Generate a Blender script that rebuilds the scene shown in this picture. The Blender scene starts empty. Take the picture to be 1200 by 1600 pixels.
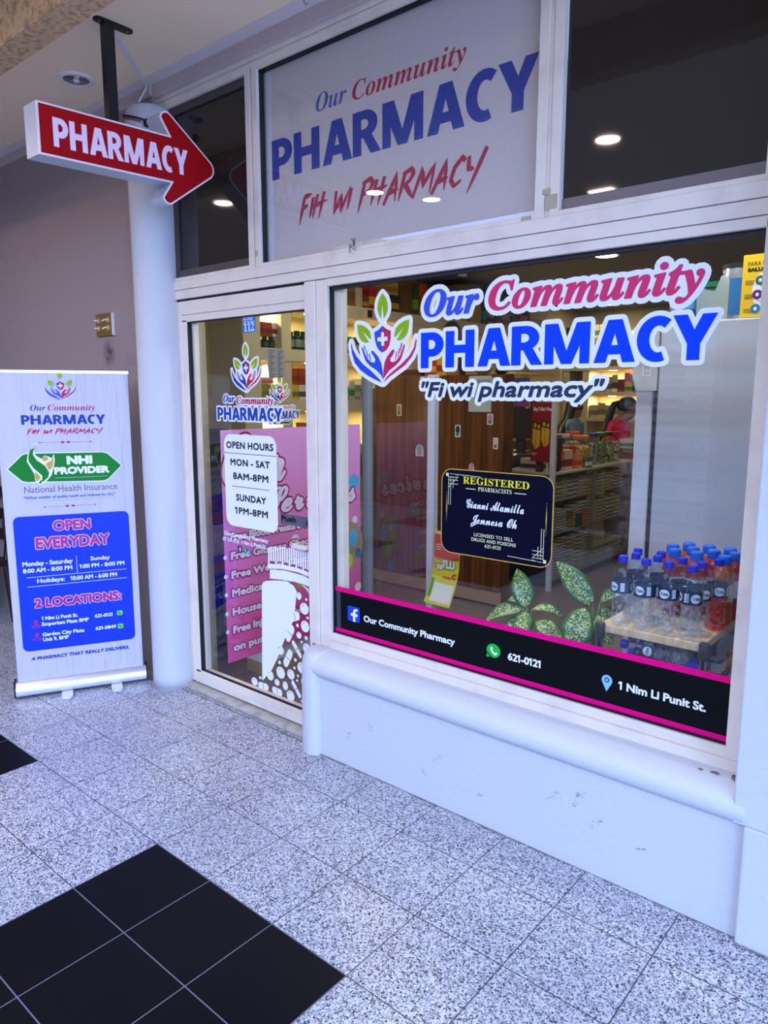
import bpy, bmesh, math, random, json
from mathutils import Vector, Matrix
from mathutils.geometry import tessellate_polygon
random.seed(7)
SC = bpy.context.scene
COL = SC.collection
# ------------------------------------------------------------------ camera
cd = bpy.data.cameras.new('camera'); cam = bpy.data.objects.new('camera', cd); COL.objects.link(cam)
cd.sensor_fit = 'HORIZONTAL'; cd.sensor_width = 36.0; cd.lens = 36.0 * 1138.4 / 1200.0
cd.clip_start = 0.05; cd.clip_end = 200
YAW, PITCH = math.radians(40.3486), math.radians(9.0563)
fw = Vector((-math.sin(YAW) * math.cos(PITCH), math.cos(YAW) * math.cos(PITCH), -math.sin(PITCH)))
rt = Vector((math.cos(YAW), math.sin(YAW), 0)); up = rt.cross(fw)
cam.matrix_world = Matrix(((rt.x, up.x, -fw.x, 0), (rt.y, up.y, -fw.y, 0), (rt.z, up.z, -fw.z, 1.58), (0, 0, 0, 1)))
SC.camera = cam
# ------------------------------------------------------------------ world, exposure, lamps
SC.view_settings.view_transform = 'Standard'; SC.view_settings.look = 'None'
SC.view_settings.gamma = 1.0; SC.view_settings.use_curve_mapping = False
SC.view_settings.exposure = 0.0
SC.cycles.use_denoising = True
SC.cycles.max_bounces = 10; SC.cycles.diffuse_bounces = 5; SC.cycles.glossy_bounces = 4
SC.cycles.transparent_max_bounces = 24; SC.cycles.sample_clamp_indirect = 6.0
w = bpy.data.worlds.new('sky'); SC.world = w; w.use_nodes = True
w.node_tree.nodes['Background'].inputs[0].default_value = (0.34, 0.53, 1.0, 1)
w.node_tree.nodes['Background'].inputs[1].default_value = 11.0
def lamp(kind, loc, energy, color, size=0.1, sy=None, rot=(0, 0, 0), portal=False, shape=None, spread=None):
    l = bpy.data.lights.new('lamp', kind); l.energy = energy; l.color = color
    if kind == 'AREA':
        l.shape = shape or ('RECTANGLE' if sy else 'DISK'); l.size = size
        if sy: l.size_y = sy
        if spread: l.spread = spread
        if portal: l.cycles.is_portal = True
    else: l.shadow_soft_size = size
    o = bpy.data.objects.new('lamp', l); COL.objects.link(o); o.location = loc; o.rotation_euler = rot; return o
PI = math.pi
# daylight openings of the arcade: the light well behind the camera and the right-hand end
lamp('AREA', (-0.65, -2.35, 3.08), 1, (1, 1, 1), 9.7, 2.5, (0, 0, 0), portal=True)
lamp('AREA', (4.25, -0.6, 1.55), 1, (1, 1, 1), 3.0, 5.6, (0, PI / 2, 0), portal=True)
WARM = (1.0, 0.80, 0.50); PINK = (1.0, 0.70, 0.58)
ARC_LIGHTS = [(-4.887, 0.728), (-3.781, 0.178), (-3.576, -0.251), (-1.978, 0.145)]
for x, y in ARC_LIGHTS:
    lamp('AREA', (x, y, 3.081), 9, PINK, 0.13)
lamp('AREA', (-2.454, -0.894, 3.071), 12, PINK, 0.18, 0.18)
SHOP_LIGHTS = [(-2.63, 5.9), (-3.95, 9.0), (-1.0, 7.2), (-3.6, 4.0), (-1.55, 5.2), (-2.35, 3.05), (-0.95, 2.72)]  # last two are added fill lamps that brighten the front of the shop
for k, (x, y) in enumerate(SHOP_LIGHTS):
    lamp('AREA', (x, y, 2.7055), 8 if k < 5 else 16, WARM if k < 5 else (0.92, 0.95, 1.0), 0.16)

# ------------------------------------------------------------------ materials
def lin(c):
    return tuple((v / 12.92 if v <= 0.04045 else ((v + 0.055) / 1.055) ** 2.4) for v in c)
def hx(h):
    return lin(tuple(int(h[i:i + 2], 16) / 255 for i in (0, 2, 4)))
_m = {}
def mat(name, color='cccccc', rough=0.5, metal=0.0, spec=0.5, bump=None, noise=None, coat=0.0, emit=None, estr=0.0, alpha=None, trans=0.0):
    if name in _m: return _m[name]
    m = bpy.data.materials.new(name); m.use_nodes = True; _m[name] = m
    nt = m.node_tree; b = nt.nodes['Principled BSDF']
    c = hx(color) if isinstance(color, str) else color
    b.inputs['Base Color'].default_value = (*c, 1); b.inputs['Roughness'].default_value = rough
    b.inputs['Metallic'].default_value = metal; b.inputs['Specular IOR Level'].default_value = spec
    b.inputs['Coat Weight'].default_value = coat; b.inputs['Coat Roughness'].default_value = 0.03
    if trans: b.inputs['Transmission Weight'].default_value = trans
    if emit:
        b.inputs['Emission Color'].default_value = (*(hx(emit) if isinstance(emit, str) else emit), 1); b.inputs['Emission Strength'].default_value = estr
    L = nt.links.new
    geo = nt.nodes.new('ShaderNodeNewGeometry') if (bump or noise) else None
    if noise:   # (scale, second colour, low, high)
        n = nt.nodes.new('ShaderNodeTexNoise'); n.inputs['Scale'].default_value = noise[0]; n.inputs['Detail'].default_value = 6
        L(geo.outputs['Position'], n.inputs['Vector'])
        r = nt.nodes.new('ShaderNodeMapRange'); r.inputs[1].default_value = noise[2]; r.inputs[2].default_value = noise[3]
        L(n.outputs[0], r.inputs[0])
        mx = nt.nodes.new('ShaderNodeMix'); mx.data_type = 'RGBA'
        L(r.outputs[0], mx.inputs[0]); mx.inputs[6].default_value = (*c, 1); mx.inputs[7].default_value = (*hx(noise[1]), 1)
        L(mx.outputs[2], b.inputs['Base Color'])
    if bump:    # (scale, strength, distance)
        n = nt.nodes.new('ShaderNodeTexNoise'); n.inputs['Scale'].default_value = bump[0]; n.inputs['Detail'].default_value = 5
        L(geo.outputs['Position'], n.inputs['Vector'])
        bp = nt.nodes.new('ShaderNodeBump'); bp.inputs['Strength'].default_value = bump[1]; bp.inputs['Distance'].default_value = bump[2]
        L(n.outputs[0], bp.inputs['Height']); L(bp.outputs[0], b.inputs['Normal'])
    return m
def glassmat(name, tint=(1, 1, 1), ior=1.5, refl=1.0, rough=0.0, bump=None):
    if name in _m: return _m[name]
    m = bpy.data.materials.new(name); m.use_nodes = True; _m[name] = m; nt = m.node_tree; nt.nodes.clear(); L = nt.links.new
    t = nt.nodes.new('ShaderNodeBsdfTransparent'); t.inputs[0].default_value = (*tint, 1)
    g = nt.nodes.new('ShaderNodeBsdfGlossy'); g.inputs['Roughness'].default_value = rough; g.inputs[0].default_value = (refl, refl, refl, 1)
    f = nt.nodes.new('ShaderNodeFresnel'); f.inputs[0].default_value = ior
    mx = nt.nodes.new('ShaderNodeMixShader'); o = nt.nodes.new('ShaderNodeOutputMaterial')
    gb_ = nt.nodes.new('ShaderNodeNewGeometry'); fm = nt.nodes.new('ShaderNodeMath'); fm.operation = 'MULTIPLY'; inv = nt.nodes.new('ShaderNodeMath'); inv.operation = 'SUBTRACT'; inv.inputs[0].default_value = 1.0
    L(gb_.outputs['Backfacing'], inv.inputs[1]); L(f.outputs[0], fm.inputs[0]); L(inv.outputs[0], fm.inputs[1])
    L(fm.outputs[0], mx.inputs[0]); L(t.outputs[0], mx.inputs[1]); L(g.outputs[0], mx.inputs[2]); L(mx.outputs[0], o.inputs[0])
    if bump:
        geo = nt.nodes.new('ShaderNodeNewGeometry')
        n = nt.nodes.new('ShaderNodeTexNoise'); n.inputs['Scale'].default_value = bump[0]; n.inputs['Detail'].default_value = 3; L(geo.outputs['Position'], n.inputs['Vector'])
        bp = nt.nodes.new('ShaderNodeBump'); bp.inputs['Strength'].default_value = bump[1]; bp.inputs['Distance'].default_value = bump[2]
        L(n.outputs[0], bp.inputs['Height']); L(bp.outputs[0], g.inputs['Normal']); L(bp.outputs[0], f.inputs['Normal'])
    return m
class NG:
    """tiny node-graph helper: every value is a socket or a number"""
    def __init__(s, m): s.nt = m.node_tree
    def inp(s, sock, v):
        if hasattr(v, 'is_linked'): s.nt.links.new(v, sock)
        else: sock.default_value = v
    def math(s, op, a, b=0.0):
        n = s.nt.nodes.new('ShaderNodeMath'); n.operation = op; s.inp(n.inputs[0], a); s.inp(n.inputs[1], b); return n.outputs[0]
    def mix(s, f, a, b):
        n = s.nt.nodes.new('ShaderNodeMix'); n.data_type = 'RGBA'; s.inp(n.inputs[0], f)
        s.inp(n.inputs[6], (*a, 1) if isinstance(a, tuple) and len(a) == 3 else a); s.inp(n.inputs[7], (*b, 1) if isinstance(b, tuple) and len(b) == 3 else b); return n.outputs[2]
    def pos(s):
        g = s.nt.nodes.new('ShaderNodeNewGeometry'); x = s.nt.nodes.new('ShaderNodeSeparateXYZ'); s.nt.links.new(g.outputs['Position'], x.inputs[0]); return g.outputs['Position'], x.outputs
    def noise(s, vec, sc, det=4, rough=0.5):
        n = s.nt.nodes.new('ShaderNodeTexNoise'); s.inp(n.inputs['Vector'], vec); n.inputs['Scale'].default_value = sc; n.inputs['Detail'].default_value = det; n.inputs['Roughness'].default_value = rough; return n.outputs[0]
    def ramp(s, v, lo, hi):
        n = s.nt.nodes.new('ShaderNodeMapRange'); s.inp(n.inputs[0], v); n.inputs[1].default_value = lo; n.inputs[2].default_value = hi; return n.outputs[0]

# ------------------------------------------------------------------ objects
OFF = {}
def tag(o, label=None, cat=None, group=None, kind=None):
    if label: o['label'] = label
    if cat: o['category'] = cat
    if group: o['group'] = group
    if kind: o['kind'] = kind
    return o
def thing(name, label, cat, loc=(0, 0, 0), group=None, kind=None):
    o = bpy.data.objects.new(name, None); COL.objects.link(o); o.location = loc; o.empty_display_size = 0.05
    OFF[o.name] = Vector(loc); return tag(o, label, cat, group, kind)
def copy_tree(o, loc=None, rz=None, label=None, group=None, mats=None, sc=None):
    c = o.copy(); COL.objects.link(c)
    if loc is not None: c.location = loc
    if rz is not None: c.rotation_euler = (0, 0, rz)
    if sc is not None: c.scale = sc
    if label: c['label'] = label
    if group: c['group'] = group
    for ch in list(o.children):
        d = ch.copy(); COL.objects.link(d); d.parent = c
        for g in list(ch.children):
            e = g.copy(); COL.objects.link(e); e.parent = d
    return c
class Mb:
    def __init__(s): s.v = []; s.f = []; s.m = []; s.mats = []; s.cur = 0
    def use(s, m):
        if m not in s.mats: s.mats.append(m)
        s.cur = s.mats.index(m); return s
    def face(s, pts):
        i = len(s.v); s.v.extend([tuple(p) for p in pts]); s.f.append(tuple(range(i, i + len(pts)))); s.m.append(s.cur)
    def mesh(s, V, Fs):
        i = len(s.v); s.v.extend([tuple(p) for p in V])
        for f in Fs: s.f.append(tuple(i + k for k in f)); s.m.append(s.cur)
    def box(s, x0, x1, y0, y1, z0, z1, T=None):
        V = [Vector((x, y, z)) for z in (z0, z1) for y in (y0, y1) for x in (x0, x1)]
        if T: V = [T(v) for v in V]
        s.mesh(V, [(0, 2, 3, 1), (4, 5, 7, 6), (0, 1, 5, 4), (2, 6, 7, 3), (0, 4, 6, 2), (1, 3, 7, 5)]); return s
    def lathe(s, c, prof, n=20, axis='z', T=None, caps=True):
        V = []; Fs = []; c = Vector(c)
        for r, h in prof:
            for k in range(n):
                a = 2 * PI * k / n; p = Vector((r * math.cos(a), r * math.sin(a), h))
                if axis == 'x': p = Vector((p.z, p.x, p.y))
                elif axis == 'y': p = Vector((p.y, p.z, p.x))
                V.append((T(p) if T else p) + c)
        for j in range(len(prof) - 1):
            for k in range(n):
                a, b = j * n + k, j * n + (k + 1) % n; Fs.append((a, b, b + n, a + n))
        if caps: Fs.append(tuple(range(n - 1, -1, -1))); Fs.append(tuple((len(prof) - 1) * n + k for k in range(n)))
        s.mesh(V, Fs); return s
    def cyl(s, c, r, h, n=20, axis='z'): return s.lathe(c, [(r, 0), (r, h)], n, axis)
    def tube(s, path, r, n=8):
        P = [Vector(p) for p in path]; V = []; Fs = []
        for i, p in enumerate(P):
            t = (P[min(i + 1, len(P) - 1)] - P[max(i - 1, 0)]).normalized()
            a = t.cross(Vector((0, 0, 1)));
            if a.length < 1e-3: a = t.cross(Vector((1, 0, 0)))
            a.normalize(); b = t.cross(a); rr = r[i] if isinstance(r, (list, tuple)) else r
            for k in range(n):
                q = 2 * PI * k / n; V.append(p + a * rr * math.cos(q) + b * rr * math.sin(q))
        for i in range(len(P) - 1):
            for k in range(n):
                a, b = i * n + k, i * n + (k + 1) % n; Fs.append((a, b, b + n, a + n))
        Fs.append(tuple(range(n - 1, -1, -1))); Fs.append(tuple((len(P) - 1) * n + k for k in range(n)))
        s.mesh(V, Fs); return s
    # flat printing on a surface: F(x, y, off) -> point
    def poly(s, F, loops, off=0.0):
        if loops and not isinstance(loops[0][0], (tuple, list, Vector)): loops = [loops]
        pl = [[Vector((p[0], p[1], 0)) for p in l] for l in loops]
        allp = [p for l in pl for p in l]
        for t in tessellate_polygon(pl):
            a, b, c = (allp[k] for k in t)
            if (b - a).cross(c - a).z < 0: b, c = c, b
            s.face([F(a.x, a.y, off), F(b.x, b.y, off), F(c.x, c.y, off)])
        return s
    def slab(s, F, loop, o0, o1):
        """an outline with real thickness between offsets o0 (back) and o1 (front)"""
        s.poly(F, loop, o1); n = len(loop)
        ar = sum(loop[i][0] * loop[(i + 1) % n][1] - loop[(i + 1) % n][0] * loop[i][1] for i in range(n))
        L = loop if ar > 0 else loop[::-1]
        for i in range(n):
            a, b = L[i], L[(i + 1) % n]; s.face([F(a[0], a[1], o0), F(b[0], b[1], o0), F(b[0], b[1], o1), F(a[0], a[1], o1)])
        i0 = len(s.f); s.poly(F, loop, o0)
        for k in range(i0, len(s.f)): s.f[k] = s.f[k][::-1]
        return s
    def rect(s, F, x0, x1, y0, y1, off=0.0): s.face([F(x0, y0, off), F(x1, y0, off), F(x1, y1, off), F(x0, y1, off)]); return s
    def rrect(s, F, x0, x1, y0, y1, r, off=0.0): return s.poly(F, rr(x0, x1, y0, y1, r), off)
    def ell(s, F, x, y, rx, ry, off=0.0, n=20): s.face([F(x + rx * math.cos(2 * PI * k / n), y + ry * math.sin(2 * PI * k / n), off) for k in range(n)]); return s
    def line(s, F, a, b, w, off=0.0, w2=None):
        a = Vector(a).to_2d(); b = Vector(b).to_2d(); d = (b - a)
        if d.length < 1e-9: return s
        d.normalize(); n = Vector((-d.y, d.x)); w2 = w if w2 is None else w2
        s.face([F(*(a - n * w / 2), off), F(*(b - n * w2 / 2), off), F(*(b + n * w2 / 2), off), F(*(a + n * w / 2), off)]); return s
    def ribbon(s, F, edges, w, off, square=True):
        off0 = off
        for k_, (a, b) in enumerate(edges):
            d = b - a
            if d.length < 1e-9: continue
            off = off0 + (k_ % 50) * 4e-6
            d = d.normalized() * w; n = Vector((-d.y, d.x))
            e = d if square else Vector((0, 0))
            s.face([F(*(a - e - n), off), F(*(b + e - n), off), F(*(b + e + n), off), F(*(a - e + n), off)])
            if not square: s.face([F(a.x + w * math.cos(PI * k / 5), a.y + w * math.sin(PI * k / 5), off + 2e-6) for k in range(10)])
    def build(s, name, parent=None, smooth=False, bevel=0, loc=None):
        me = bpy.data.meshes.new(name); o = bpy.data.objects.new(name, me); COL.objects.link(o)
        d = Vector((0, 0, 0))
        if parent: o.parent = parent; d = OFF.get(parent.name, d)
        elif loc is not None: d = Vector(loc); o.location = d
        OFF[o.name] = d
        me.from_pydata([(x - d.x, y - d.y, z - d.z) for x, y, z in s.v], [], s.f)
        for m in s.mats: me.materials.append(m)
        me.polygons.foreach_set('material_index', s.m)
        if smooth: me.polygons.foreach_set('use_smooth', [True] * len(s.f))
        me.update()
        if smooth:
            bm = bmesh.new(); bm.from_mesh(me); bmesh.ops.remove_doubles(bm, verts=bm.verts, dist=1e-5); bm.to_mesh(me); bm.free()
            if smooth == 'auto': me.set_sharp_from_angle(angle=math.radians(40))
        if bevel:
            bm = bmesh.new(); bm.from_mesh(me); bmesh.ops.remove_doubles(bm, verts=bm.verts, dist=1e-5); bm.to_mesh(me); bm.free()
            b = o.modifiers.new('edge', 'BEVEL'); b.width = bevel; b.segments = 2; b.limit_method = 'ANGLE'
        return o
def rr(x0, x1, y0, y1, r, n=6):
    P = []
    for cx, cy, a0 in ((x1 - r, y1 - r, 0), (x0 + r, y1 - r, 90), (x0 + r, y0 + r, 180), (x1 - r, y0 + r, 270)):
        for k in range(n + 1):
            a = math.radians(a0 + 90 * k / n); P.append((cx + r * math.cos(a), cy + r * math.sin(a)))
    return P
def plane(o, ux, uy, n):
    o, ux, uy, n = map(Vector, (o, ux, uy, n)); return lambda x, y, off=0.0: o + ux * x + uy * y + n * off
def cylF(c, r, a0=0.0):
    return lambda x, y, off=0.0: Vector((c[0] + (r + off) * math.cos(a0 + x / r), c[1] + (r + off) * math.sin(a0 + x / r), c[2] + y))

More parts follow.
